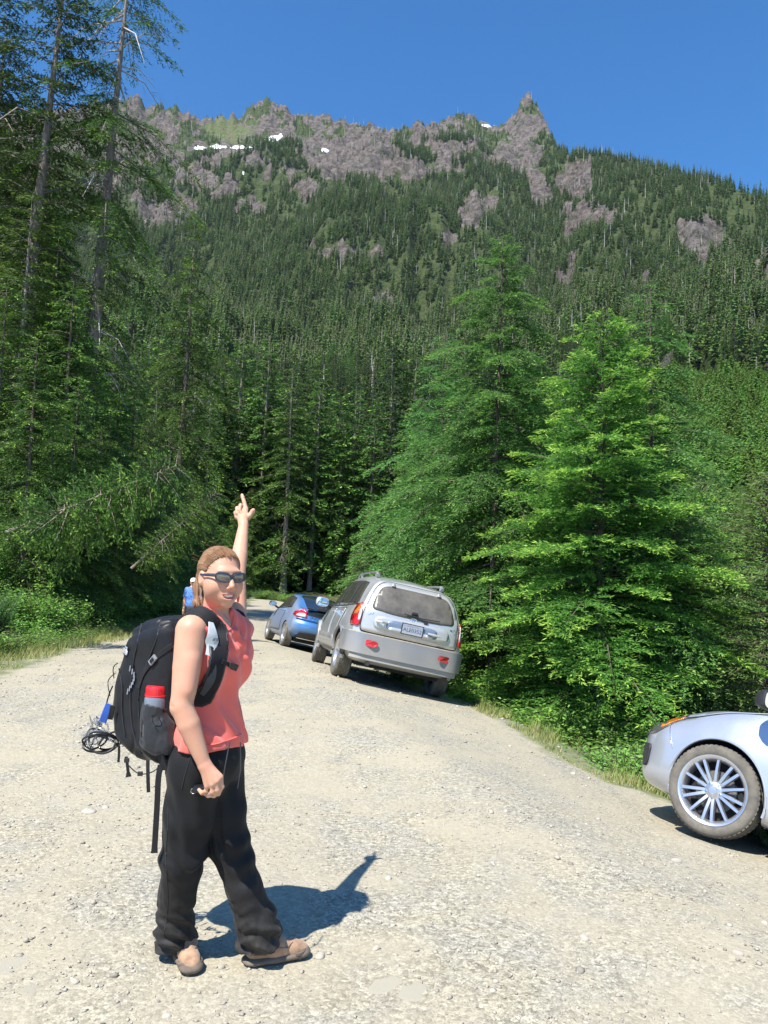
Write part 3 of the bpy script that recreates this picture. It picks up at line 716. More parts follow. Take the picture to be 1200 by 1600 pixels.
def gn_scatter(name, P, rotz, scl, srcs, idx, mat=None, tilt=0.0):
    """one object that instances whole meshes on its points"""
    me = bpy.data.meshes.new(name); n = len(P)
    me.vertices.add(n); me.vertices.foreach_set('co', np.asarray(P, np.float32).ravel())
    for an, v in (('rz', rotz), ('scl', scl)):
        a_ = me.attributes.new(an, 'FLOAT', 'POINT'); a_.data.foreach_set('value', np.asarray(v, np.float32))
    a_ = me.attributes.new('pick', 'INT', 'POINT'); a_.data.foreach_set('value', np.asarray(idx, np.int32))
    o = bpy.data.objects.new(name, me); C.objects.link(o)
    ng = bpy.data.node_groups.new(name+'_nodes', 'GeometryNodeTree')
    ng.interface.new_socket('Geometry', in_out='INPUT', socket_type='NodeSocketGeometry')
    ng.interface.new_socket('Geometry', in_out='OUTPUT', socket_type='NodeSocketGeometry')
    gi = ng.nodes.new('NodeGroupInput'); go = ng.nodes.new('NodeGroupOutput')
    gi_ = ng.nodes.new('GeometryNodeGeometryToInstance')
    ip = ng.nodes.new('GeometryNodeInstanceOnPoints'); ip.inputs['Pick Instance'].default_value = True
    for s_ in reversed(srcs):
        oi = ng.nodes.new('GeometryNodeObjectInfo'); oi.inputs[0].default_value = s_; oi.transform_space = 'ORIGINAL'; oi.inputs['As Instance'].default_value = True
        ng.links.new(oi.outputs['Geometry'], gi_.inputs[0])
    def at_(nm, ty):
        nd = ng.nodes.new('GeometryNodeInputNamedAttribute'); nd.data_type = ty; nd.inputs[0].default_value = nm; return nd.outputs[0]
    cx = ng.nodes.new('ShaderNodeCombineXYZ'); ng.links.new(at_('rz', 'FLOAT'), cx.inputs[2])
    e2 = ng.nodes.new('FunctionNodeEulerToRotation'); ng.links.new(cx.outputs[0], e2.inputs[0])
    ng.links.new(gi.outputs[0], ip.inputs['Points']); ng.links.new(gi_.outputs[0], ip.inputs['Instance'])
    ng.links.new(at_('pick', 'INT'), ip.inputs['Instance Index']); ng.links.new(e2.outputs[0], ip.inputs['Rotation'])
    cs = ng.nodes.new('ShaderNodeCombineXYZ'); sa = at_('scl', 'FLOAT')
    for k in range(3): ng.links.new(sa, cs.inputs[k])
    ng.links.new(cs.outputs[0], ip.inputs['Scale'])
    ng.links.new(ip.outputs[0], go.inputs[0])
    md = o.modifiers.new('scatter', 'NODES'); md.node_group = ng
    return o
rest = ~fset
nearr = rest & (r < 330); farr = rest & (r >= 330)
Pm = np.stack([x, y, z-0.3], -1)
# the mesh sources of the far wood: two real trees of the wood each
lp = []
cand = np.where(farr)[0]; cand = cand[np.argsort(-sz[cand])]; cand = [c_ for c_ in cand if inview[c_]]
for k in range(3):
    i = cand[k]; farr[i] = False
    o = obj('mountain_conifer', ME_L[k], loc=Pm[i], rot=(0, 0, rz[i]), label='conifer on the middle of the mountain side', cat='tree', group='conifers on the mountain side'); o.scale = (hs[i],)*3; lp.append(o)
wd1 = gn_scatter('forest_slope', Pm[nearr], rz[nearr], hs[nearr]*0.95, protoM, kind[nearr]); tag(wd1, 'dense conifer forest on the foot of the mountain', 'forest', kind='stuff')
wd2 = gn_scatter('mountain_forest', Pm[farr], rz[farr], hs[farr], lp, kind[farr]); tag(wd2, 'dark conifer forest covering the mountain side', 'forest', kind='stuff')
# bleached dead trunks standing in it
n = 1500
i = g.choice(np.where((r > 90) & (px > 200))[0], n, replace=False)
so = obj('dead_trunk', ME_S, loc=(-9.6, 34.3, gz(-9.6, 34.3)-0.3), rot=(0, rad(1.2), 0), label='bleached dead trunk standing right of the dark layered hemlock', cat='dead tree'); so.scale = (0.7, 0.7, 0.275)
sx = obj('dead_trunk', ME_S, loc=Pm[i[0]]+np.array([2, 0, 0]), rot=(0, 0, 1), label='bleached dead trunk on the mountain side', cat='dead tree'); sx.scale = (0.9,)*3
wd3 = gn_scatter('dead_trunks', Pm[i]+g.normal(0, 2, (n, 3))*[1, 1, 0], rz[i], 0.5+0.6*g.random(n), [sx], np.zeros(n)); tag(wd3, 'bleached dead trunks scattered through the mountain forest', 'dead trees', kind='stuff')
# plantation of young conifers on the right
N = 9000; a = g.uniform(0.15, 0.52, N); r = np.sqrt(g.uniform(75**2, 560**2, N)); x = r*np.sin(a); y = r*np.cos(a); z, t_ = mtn_z(x, y); px, py, pz = proj(np.stack([x, y, z], -1))
kp = (px > 915+40*vnoise(py/30, 0.5, 0, 5)) & (py > 582+12*vnoise(px/20, 0.5, 0, 6)); x, y, z, px, py, r = (v[kp] for v in (x, y, z, px, py, r))
j = int(np.argmin(np.abs(px-1120)+np.abs(py-640)))
yo = obj('plantation_conifer', ME_Y[0], loc=(x[j], y[j], z[j]-0.1), label='young light green conifer in the plantation on the right slope', cat='tree')
wd4 = gn_scatter('young_plantation', np.stack([x, y, z-0.1], -1), g.uniform(0, 6, len(x)), 0.6+0.6*g.random(len(x)), [yo], np.zeros(len(x))); tag(wd4, 'light green plantation of young conifers on the slope at the right', 'plantation', kind='stuff')
# ================================================================== smooth solids (distance fields turned into meshes)
class Field:
    def __init__(s, ax, ay, az):
        s.a = [np.asarray(v, float) for v in (ax, ay, az)]
        s.D = np.full(tuple(len(v) for v in s.a), 1.0, np.float32)
    def sub(s, lo, hi):
        sl = tuple(slice(max(0, np.searchsorted(s.a[k], lo[k])-1), min(len(s.a[k]), np.searchsorted(s.a[k], hi[k])+1)) for k in range(3))
        X, Y, Z = np.meshgrid(*(s.a[k][sl[k]].astype(np.float32) for k in range(3)), indexing='ij')
        return sl, X, Y, Z
    def put(s, lo, hi, fn, k=0.01, mode='add'):
        pad = k*1.5+0.012
        sl, X, Y, Z = s.sub(np.array(lo)-pad, np.array(hi)+pad)
        if X.size == 0: return s
        d = fn(X, Y, Z).astype(np.float32); D = s.D[sl]
        if mode == 'add': h = np.maximum(k-np.abs(D-d), 0)/max(k, 1e-6); s.D[sl] = np.minimum(D, d)-h*h*k*0.25
        elif mode == 'cut': d = -d; h = np.maximum(k-np.abs(D-d), 0)/max(k, 1e-6); s.D[sl] = np.maximum(D, d)+h*h*k*0.25
        elif mode == 'and': s.D[sl] = np.maximum(D, d)
        elif mode == 'disp': s.D[sl] = D+d
        return s
    def cap(s, a, b, ra, rb, k=0.01, mode='add', sq=None):
        a = np.array(a, float); b = np.array(b, float); R = max(ra, rb); L = float(((b-a)**2).sum())+1e-12
        def fn(X, Y, Z):
            px, py, pz = X-a[0], Y-a[1], Z-a[2]; v = b-a
            t = np.clip((px*v[0]+py*v[1]+pz*v[2])/L, 0, 1)
            dx, dy, dz = px-v[0]*t, py-v[1]*t, pz-v[2]*t
            if sq is not None:                                       # flatten along a unit direction
                n, f = sq; q = (dx*n[0]+dy*n[1]+dz*n[2]); dx, dy, dz = dx+n[0]*q*(1/f-1), dy+n[1]*q*(1/f-1), dz+n[2]*q*(1/f-1)
            return np.sqrt(dx*dx+dy*dy+dz*dz)-(ra+(rb-ra)*t)
        return s.put(np.minimum(a, b)-R, np.maximum(a, b)+R, fn, k, mode)
    def ell(s, c, r, M=None, k=0.01, mode='add'):
        """ellipsoid, M rows = its own axes"""
        c = np.array(c, float); r = np.array(r, float); M = np.eye(3) if M is None else np.array(M); R = r.max()
        def fn(X, Y, Z):
            p = [X-c[0], Y-c[1], Z-c[2]]; q = [(p[0]*M[i][0]+p[1]*M[i][1]+p[2]*M[i][2])/r[i] for i in range(3)]
            k0 = np.sqrt(q[0]**2+q[1]**2+q[2]**2); k1 = np.sqrt((q[0]/r[0])**2+(q[1]/r[1])**2+(q[2]/r[2])**2)
            return k0*(k0-1)/np.maximum(k1, 1e-6)
        return s.put(c-R, c+R, fn, k, mode)
    def box(s, c, h, M, rnd=0.01, k=0.01, mode='add'):
        c = np.array(c, float); h = np.array(h, float)-rnd; M = np.array(M); R = np.linalg.norm(h)+rnd
        def fn(X, Y, Z):
            p = [X-c[0], Y-c[1], Z-c[2]]; q = [np.abs(p[0]*M[i][0]+p[1]*M[i][1]+p[2]*M[i][2])-h[i] for i in range(3)]
            o = np.sqrt(sum(np.maximum(v, 0)**2 for v in q)); return o+np.minimum(np.maximum(q[0], np.maximum(q[1], q[2])), 0)-rnd
        return s.put(c-R, c+R, fn, k, mode)
    def mesh(s):
        D = s.D; ins = D < 0; nx, ny, nz = D.shape
        c8 = np.zeros((nx-1, ny-1, nz-1), np.uint8)
        for i in (0, 1):
            for j in (0, 1):
                for k in (0, 1): c8 += ins[i:nx-1+i, j:ny-1+j, k:nz-1+k]
        act = (c8 > 0) & (c8 < 8); idx = np.argwhere(act); n = len(idx)
        vid = np.full(act.shape, -1, np.int32); vid[act] = np.arange(n)
        P = np.zeros((n, 3)); cnt = np.zeros(n)
        a = s.a
        def co(ii, jj, kk): return np.stack([a[0][ii], a[1][jj], a[2][kk]], -1)
        I, J_, K = idx.T
        cor = [(i, j, k) for i in (0, 1) for j in (0, 1) for k in (0, 1)]
        val = {c: D[I+c[0], J_+c[1], K+c[2]] for c in cor}
        for c in cor:
            for d in range(3):
                if c[d] == 1: continue
                e = list(c); e[d] = 1; e = tuple(e); va, vb = val[c], val[e]; m = (va < 0) != (vb < 0)
                if not m.any(): continue
                t = np.clip(va[m]/(va[m]-vb[m]), 0, 1)[:, None]
                P[m] += co(I[m]+c[0], J_[m]+c[1], K[m]+c[2])*(1-t)+co(I[m]+e[0], J_[m]+e[1], K[m]+e[2])*t; cnt[m] += 1
        P /= np.maximum(cnt, 1)[:, None]
        Fs = []
        x = np.argwhere(ins[:-1, 1:-1, 1:-1] != ins[1:, 1:-1, 1:-1]); i, j, k = x[:, 0], x[:, 1]+1, x[:, 2]+1
        f = np.stack([vid[i, j-1, k-1], vid[i, j, k-1], vid[i, j, k], vid[i, j-1, k]], -1); fl = ins[i, j, k]; f[~fl] = f[~fl][:, ::-1]; Fs.append(f)
        x = np.argwhere(ins[1:-1, :-1, 1:-1] != ins[1:-1, 1:, 1:-1]); i, j, k = x[:, 0]+1, x[:, 1], x[:, 2]+1
        f = np.stack([vid[i-1, j, k-1], vid[i-1, j, k], vid[i, j, k], vid[i, j, k-1]], -1); fl = ins[i, j, k]; f[~fl] = f[~fl][:, ::-1]; Fs.append(f)
        x = np.argwhere(ins[1:-1, 1:-1, :-1] != ins[1:-1, 1:-1, 1:]); i, j, k = x[:, 0]+1, x[:, 1]+1, x[:, 2]
        f = np.stack([vid[i-1, j-1, k], vid[i, j-1, k], vid[i, j, k], vid[i-1, j, k]], -1); fl = ins[i, j, k]; f[~fl] = f[~fl][:, ::-1]; Fs.append(f)
        return P, np.vstack(Fs).astype(np.int32)
def smooth_mesh(V, F, it=2, lam=0.5):
    V = V.copy(); n = len(V); e = np.vstack([F[:, [0, 1]], F[:, [1, 2]], F[:, [2, 3]], F[:, [3, 0]]])
    deg = np.bincount(e.ravel(), minlength=n)[:, None]
    for _ in range(it):
        for l_ in (lam, -lam*1.02):
            A = np.stack([np.bincount(e[:, 0], V[e[:, 1], k], n)+np.bincount(e[:, 1], V[e[:, 0], k], n) for k in range(3)], -1)
            V = V+l_*(A/np.maximum(deg, 1)-V)
    return V
def axis(*seg):
    """grid line positions: axis(start, (end, step), (end, step) ...)"""
    v = [seg[0]]
    for e, st in seg[1:]:
        n = max(1, int(round((e-v[-1])/st))); v += list(np.linspace(v[-1], e, n+1)[1:])
    return np.array(v)
def field_obj(fld, name, mat, parent, smooth=2, attrs=None, loc=None, big=True):
    V, F = fld.mesh()
    if len(V) == 0: print('EMPTY FIELD', name); return None
    # keep only the main connected piece
    if big:
        lab = np.arange(len(V))
        for _ in range(400):
            m = lab[F].min(1); new = lab.copy(); np.minimum.at(new, F.ravel(), np.repeat(m, 4)); new = new[new]
            if (new == lab).all(): break
            lab = new
        g_ = np.bincount(lab).argmax(); F = F[lab[F[:, 0]] == g_]; u, inv = np.unique(F, return_inverse=True); V = V[u]; F = inv.reshape(-1, 4).astype(np.int32)
    V = smooth_mesh(V, F, smooth)
    at_ = {k: ('POINT', f(V)) for k, f in (attrs or {}).items()}
    me = mdata(name, V, F, mat, smooth=True, attrs=at_)
    return obj(name, me, parent, loc=loc)
def poly2d(PX_, PY_, P):
    """signed distance to a closed outline (negative inside)"""
    P = np.asarray(P, float); d = np.full(PX_.shape, 1e9); s_ = np.ones(PX_.shape)
    for i in range(len(P)):
        a_, b_ = P[i], P[i-1]; e = b_-a_; wx, wy = PX_-a_[0], PY_-a_[1]
        t = np.clip((wx*e[0]+wy*e[1])/(e@e+1e-12), 0, 1); bx, by = wx-e[0]*t, wy-e[1]*t; d = np.minimum(d, bx*bx+by*by)
        c1 = PY_ >= a_[1]; c2 = PY_ < b_[1]; c3 = e[0]*wy > e[1]*wx
        fl = (c1 & c2 & c3) | (~c1 & ~c2 & ~c3); s_ = np.where(fl, -s_, s_)
    return s_*np.sqrt(d)
# ================================================================== cars
def mat_paint(name, col, dust=0.25, metal=0.55, rough=0.32, siderefl=0.0):
    t = NT(name); co = t.coord()
    sx = t.n('ShaderNodeSeparateXYZ'); t.l(co, sx.inputs[0])
    low = t.ramp(sx.outputs[2], [(0.25, 1), (0.75, 0)])
    g_ = t.n('ShaderNodeNewGeometry')
    d = t.math('ADD', t.math('MULTIPLY', low, dust*1.4), t.math('MULTIPLY', t.ramp(t.noise(co, 3.5, 5, 0.7), [(0.35, 0), (0.7, 1)]), dust))
    if siderefl:
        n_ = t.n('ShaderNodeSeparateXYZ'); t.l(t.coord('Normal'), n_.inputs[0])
        d = t.math('ADD', d, t.math('MULTIPLY', t.ramp(n_.outputs[1], [(0.45, 0), (0.8, 1)]), siderefl))  # gravel road's reflection painted in as a grey-brown tint on left-facing sides
    d = t.math('MINIMUM', d, 0.9)
    c = t.mix(d, col, (0.33, 0.29, 0.23))  # real dust and the painted side reflection share this colour
    r = t.math('MULTIPLY_ADD', d, 0.5, rough)
    m = t.math('MULTIPLY_ADD', d, -metal*0.9, metal)
    cc = t.math('MULTIPLY_ADD', d, -0.9, 0.85)
    return t.done(t.bsdf(c, r, m, t.bump(t.noise(co, 900, 2), 0.02, 0.001), Coat_Weight=cc, Coat_Roughness=0.06))
def mat_glass(name, col=(0.012, 0.014, 0.016), dust=0.0, rough=0.06):
    t = NT(name); co = t.coord()
    n = t.noise(co, 5.0, 5, 0.7)
    d = t.math('MULTIPLY', t.ramp(n, [(0.30, 0.35), (0.72, 1)]), dust)
    c = t.mix(d, col, (0.30, 0.26, 0.20))
    return t.done(t.bsdf(c, t.math('MULTIPLY_ADD', d, 0.8, rough), 0, Coat_Weight=0.4*(1-dust), Specular_IOR_Level=0.6))
def mat_lens(name, col, rough=0.12):
    t = NT(name); co = t.coord()
    mp = t.n('ShaderNodeMapping'); mp.inputs['Scale'].default_value = (1, 1, 1); t.l(co, mp.inputs[0])
    w_ = t.n('ShaderNodeTexWave'); w_.inputs['Scale'].default_value = 28; t.l(co, w_.inputs[0])
    c = t.mix(t.ramp(w_.outputs[0], [(0.2, 0), (0.8, 1)]), tuple(v*0.6 for v in col), col)
    return t.done(t.bsdf(c, rough, 0, t.bump(w_.outputs[0], 0.3, 0.004), Coat_Weight=1.0, Coat_Roughness=0.04))
def mat_tyre():
    t = NT('dusty_tyre'); co = t.coord()
    d = t.ramp(t.noise(co, 9, 5, 0.7), [(0.3, 0.25), (0.75, 0.75)])
    c = t.mix(d, (0.035, 0.034, 0.033), (0.26, 0.235, 0.19))
    return t.done(t.bsdf(c, 0.9, 0, t.bump(t.noise(co, 90, 3), 0.25, 0.004), Specular_IOR_Level=0.2))
M_SILVER = mat_paint('warm_silver_paint', (0.55, 0.55, 0.54), 0.22, 0.5, 0.30)
M_SILVER2 = mat_paint('cool_silver_paint', (0.55, 0.58, 0.64), 0.10, 0.62, 0.26)
M_BLUE = mat_paint('metallic_blue_paint', (0.07, 0.24, 0.56), 0.10, 0.5, 0.25, siderefl=0.5)
M_CLAD = mat_paint('grey_cladding', (0.23, 0.235, 0.245), 0.30, 0.25, 0.42)
M_CLAD2 = mat_paint('light_grey_cladding', (0.34, 0.345, 0.35), 0.36, 0.2, 0.45); M_TYRE = mat_tyre(); M_BLK = simple('black_plastic', (0.022, 0.022, 0.024), 0.55, var=0.2, bump=0.1)
M_LINER = simple('wheel_arch_liner', (0.012, 0.012, 0.013), 0.9)
M_GLASS = mat_glass('tinted_glass'); M_DGLASS = mat_glass('dusty_rear_glass', (0.03, 0.028, 0.025), 0.42, 0.2); M_SGLASS = mat_glass('dusty_side_glass', (0.02, 0.022, 0.024), 0.22, 0.1)
M_RIM = simple('alloy', (0.62, 0.62, 0.64), 0.32, 0.85, var=0.08, scale=8); M_DISC = simple('brake_disc', (0.16, 0.15, 0.14), 0.5, 0.7)
M_RED = mat_lens('red_lens', (0.62, 0.012, 0.016)); M_AMB = mat_lens('amber_lens', (0.95, 0.28, 0.02)); M_CLEAR = mat_lens('clear_lens', (0.72, 0.72, 0.72))
M_DKLENS = mat_lens('dark_headlamp', (0.10, 0.10, 0.10)); M_CHROME = simple('chrome', (0.82, 0.83, 0.85), 0.12, 1.0, var=0.03)
M_MIRR = simple('mirror_glass', (0.75, 0.82, 0.9), 0.02, 1.0, var=0.0); M_SEAM = simple('panel_gap', (0.012, 0.012, 0.013), 0.8)
M_DUSTLEDGE = simple('dusty_ledge', (0.42, 0.36, 0.27), 0.95, var=0.2, scale=30)
M_PLATE = simple('plate_white', (0.33, 0.35, 0.38), 0.5, var=0.2, scale=60); M_INK = simple('plate_blue_ink', (0.04, 0.07, 0.16), 0.6); M_PINK = simple('plate_band', (0.30, 0.30, 0.38), 0.6)

def chaikin(P, k, closed=False):
    P = np.asarray(P, float)
    for _ in range(k):
        if closed:
            Q = np.roll(P, -1, 0); P = np.stack([0.75*P+0.25*Q, 0.25*P+0.75*Q], 1).reshape(-1, P.shape[1])
        else:
            A, B_ = P[:-1], P[1:]; M = np.stack([0.75*A+0.25*B_, 0.25*A+0.75*B_], 1).reshape(-1, P.shape[1]); P = np.vstack([P[:1], M, P[-1:]])
    return P
def resample(P, n):
    d = np.r_[0, np.cumsum(np.linalg.norm(np.diff(P, axis=0), axis=1))]; q = np.linspace(0, d[-1], n)
    return np.stack([np.interp(q, d, P[:, k]) for k in range(P.shape[1])], -1)
def smooth_interp(xq, xp, fp):
    """monotone-ish cubic through control points"""
    xp = np.asarray(xp, float); fp = np.asarray(fp, float); d = np.diff(fp)/np.diff(xp)
    m = np.r_[d[0], np.where(d[:-1]*d[1:] > 0, 2*d[:-1]*d[1:]/(d[:-1]+d[1:]+1e-12), 0), d[-1]]
    i = np.clip(np.searchsorted(xp, xq)-1, 0, len(xp)-2); h = xp[i+1]-xp[i]; t = np.clip((xq-xp[i])/h, 0, 1)
    return (2*t**3-3*t**2+1)*fp[i]+(t**3-2*t**2+t)*h*m[i]+(-2*t**3+3*t**2)*fp[i+1]+(t**3-t**2)*h*m[i+1]
def car_shell(x0, x1, cur, rake0, rake1, cap0, cap1, ns=70, np_=44):
    """cur: name -> (xs, values) for zb wb zs ws zbelt wbelt ztop wtop"""
    xs = np.linspace(x0, x1, ns); c = {k: smooth_interp(xs, *v) for k, v in cur.items()}
    rings = []
    for i in range(ns):
        g_ = {k: c[k][i] for k in c}
        ctl = [(0, g_['zb']), (g_['wb']*0.8, g_['zb']), (g_['wb'], g_['zb']+0.03), (g_['ws']-0.015, g_['zs']-0.22), (g_['ws'], g_['zs']), (g_['ws']-0.02, g_['zs']+0.12), (g_['wbelt'], g_['zbelt']),
               (g_['wbelt']*0.45+g_['wtop']*0.55+0.012, g_['zbelt']*0.45+g_['ztop']*0.55), (g_['wtop'], g_['ztop']-0.055), (g_['wtop']-0.13, g_['ztop']-0.005), (0, g_['ztop']+0.022)]
        h = resample(chaikin(ctl, 2), np_)
        ring = np.vstack([np.c_[np.full(np_, xs[i]), -h[:, 0], h[:, 1]], np.c_[np.full(np_-2, xs[i]), h[-2:0:-1, 0], h[-2:0:-1, 1]]])
        rings.append(ring)
    sc = [0.985, 0.955, 0.90, 0.8, 0.62, 0.4, 0.2, 0.03]
    def cap(r, sg, b):
        cen = np.array([r[0, 0], 0, (r[:, 2].min()+r[:, 2].max())/2]); o = []
        for s in sc:
            q = cen+(r-cen)*s; q[:, 0] += sg*b*(1-s**7)**0.8; o.append(q)
        return o
    rings = cap(rings[0], -1, cap0)[::-1] + rings + cap(rings[-1], 1, cap1)
    G = np.array(rings)
    X_ = G[..., 0]; Y_ = G[..., 1]; Z_ = G[..., 2]
    G[..., 0] = X_ + rake0(Y_, Z_)*sstep(x0+1.1, x0, X_) + rake1(Y_, Z_)*sstep(x1-1.0, x1, X_)
    n, m = G.shape[:2]; a_ = np.arange(n*m).reshape(n, m); b_ = np.roll(a_, -1, 1)
    F = np.stack([a_[:-1], a_[1:], b_[1:], b_[:-1]], -1).reshape(-1, 4)
    F = [tuple(f) for f in F]+[tuple(a_[0]), tuple(a_[-1][::-1])]
    return G.reshape(-1, 3), F
def roundpoly(P, k=3, r=None):
    """outline with rounded corners"""
    P = np.asarray(P, float); n = len(P); r = r or {1: 0.03, 2: 0.07, 3: 0.14}[k]; o = []
    for i in range(n):
        a, b, c = P[i-1], P[i], P[(i+1) % n]; la, lc = np.linalg.norm(a-b), np.linalg.norm(c-b)
        p = b+(a-b)/la*min(r, la*0.48); q = b+(c-b)/lc*min(r, lc*0.48)
        for t_ in np.linspace(0, 1, 5): o.append(p*(1-t_)**2+b*2*t_*(1-t_)+q*t_*t_)
    return np.array(o)
class Car:
    def __init__(s, name, label, cat, paint):
        s.root = empty(name, (0, 0, 0), 0, label, cat); s.paint = paint
    def shell(s, V, F, arches, R, name='body', depth=0.30):
        me = mdata(name, V, F, [s.paint, M_LINER], smooth=True)
        bm = bmesh.new(); bm.from_mesh(me); bmesh.ops.recalc_face_normals(bm, faces=bm.faces); bm.to_mesh(me); bm.free()
        s.bvh = BVHTree.FromPolygons([tuple(v.co) for v in me.vertices], [tuple(p.vertices) for p in me.polygons])
        o = obj(name, me, s.root)
        cut = Bag(); hw = np.abs(V[:, 1]).max()
        for ax in arches:
            for sg in (-1, 1):
                n = 40; th = np.linspace(0, 2*np.pi, n, endpoint=False)
                P = np.c_[ax[0]+R*np.cos(th), np.full(n, sg*(hw+0.1)), ax[1]+R*np.sin(th)]
                cut.poly(P[::sg], (0, -sg*(0.1+depth), 0))
        cm = mdata('cut', np.vstack(cut.V), cut.F, [M_LINER]); co = bpy.data.objects.new('cut', cm); C.objects.link(co)
        bb = bmesh.new(); bb.from_mesh(cm); bmesh.ops.recalc_face_normals(bb, faces=bb.faces); bb.to_mesh(cm); bb.free()
        md = o.modifiers.new('b', 'BOOLEAN'); md.object = co; md.operation = 'DIFFERENCE'; md.solver = 'EXACT'
        try: md.material_mode = 'TRANSFER'
        except Exception: pass
        dg = bpy.context.evaluated_depsgraph_get(); new = bpy.data.meshes.new_from_object(o.evaluated_get(dg))
        o.modifiers.clear(); o.data = new; new.name = name
        bpy.data.objects.remove(co); sharpen(new, 32)
        s.body = o; return o
    def hit(s, p, d):
        r = s.bvh.ray_cast(Vector(p), Vector(d))
        return r[0], r[1]
    def patch(s, name, poly, axis, mat, off=0.004, thick=0.006, step=0.05, parent=None, side=1, bulge=0.0, **tg):
        """a panel of real thickness laid on the body: poly = outline in the two other axes"""
        poly = np.asarray(poly, float)
        bm = bmesh.new(); vs = [bm.verts.new((u, v, 0)) for u, v in poly]; bm.faces.new(vs)
        for ax in (0, 1):
            lo, hi = poly[:, ax].min(), poly[:, ax].max()
            for q in np.arange(lo+step, hi-step*0.3, step):
                no = (1, 0, 0) if ax == 0 else (0, 1, 0)
                bmesh.ops.bisect_plane(bm, geom=bm.verts[:]+bm.edges[:]+bm.faces[:], plane_co=(q if ax == 0 else 0, q if ax == 1 else 0, 0), plane_no=no, dist=1e-5)
        c0 = poly.mean(0); ext = (poly.max(0)-poly.min(0))/2
        bad = []
        for v in bm.verts:
            u, w_ = v.co.x, v.co.y
            if axis == 'y': o = Vector((u, side*3, w_)); d = Vector((0, -side, 0))
            elif axis == 'x': o = Vector((side*5, u, w_)); d = Vector((-side, 0, 0))
            else: o = Vector((u, w_, 4)); d = Vector((0, 0, -1))
            h, n = s.hit(o, d)
            if h is None:
                bad.append(v); v.co = o; continue
            if n.dot(d) > 0: n = -n
            rr = max(abs(u-c0[0])/ext[0], abs(w_-c0[1])/ext[1])
            v.co = h + (n*0.6-d*0.4)*(off+bulge*(1-rr**2))
        if bad: bmesh.ops.delete(bm, geom=bad, context='VERTS')
        bmesh.ops.recalc_face_normals(bm, faces=bm.faces)
        out = {'y': Vector((0, side, 0)), 'x': Vector((side, 0, 0)), 'z': Vector((0, 0, 1))}[axis]
        if bm.faces and sum((f.normal.dot(out)*f.calc_area() for f in bm.faces)) < 0: bmesh.ops.reverse_faces(bm, faces=bm.faces)
        me = bpy.data.meshes.new(name); bm.to_mesh(me); bm.free(); me.materials.append(mat)
        me.polygons.foreach_set('use_smooth', np.ones(len(me.polygons), bool))
        o = obj(name, me, parent or s.root, **tg)
        sm_ = o.modifiers.new('thick', 'SOLIDIFY'); sm_.thickness = thick; sm_.offset = 1.0; sm_.use_even_offset = False
        return o
    def framed(s, name, poly, axis, mat, fm, grow=0.009, fname='window_seal', step=0.06, side=1, off=0.002, **kw):
        poly = np.asarray(poly, float); c = poly.mean(0); e = (poly.max(0)-poly.min(0))/2
        big_ = c+(poly-c)*(1+grow/e)
        o = s.patch(name, poly, axis, mat, off+0.006, 0.004, step, side=side, **kw)
        s.patch(fname, big_, axis, fm, off, 0.004, step, parent=o, side=side)
        return o
    def place(s, xf, xr, heading, zr=None, roll=None):
        """stand the car on four ground heights: centre position x, y and heading"""
        h = np.array([math.cos(heading), math.sin(heading)]); l = np.array([-h[1], h[0]]); c = np.array(xf)
        W = 0.76; wb = xr
        pts = {(a_, b_): gz(*(c+h*a_*wb+l*b_*W)) for a_ in (-1, 1) for b_ in (-1, 1)}
        zc = sum(pts.values())/4; zf = (pts[(1, 1)]+pts[(1, -1)])/2; zb_ = (pts[(-1, 1)]+pts[(-1, -1)])/2; zl = (pts[(1, 1)]+pts[(-1, 1)])/2; zrr = (pts[(1, -1)]+pts[(-1, -1)])/2
        X3 = nrm(np.array([h[0], h[1], (zf-zb_)/(2*wb)])); rl = (zl-zrr)/(2*W) if roll is None else math.tan(roll)
        L3 = np.array([l[0], l[1], rl]); L3 = nrm(L3-X3*(L3@X3)); U3 = np.cross(X3, L3)
        s.root.matrix_world = Matrix(((X3[0], L3[0], U3[0], c[0]), (X3[1], L3[1], U3[1], c[1]), (X3[2], L3[2], U3[2], zc+0.0), (0, 0, 0, 1)))
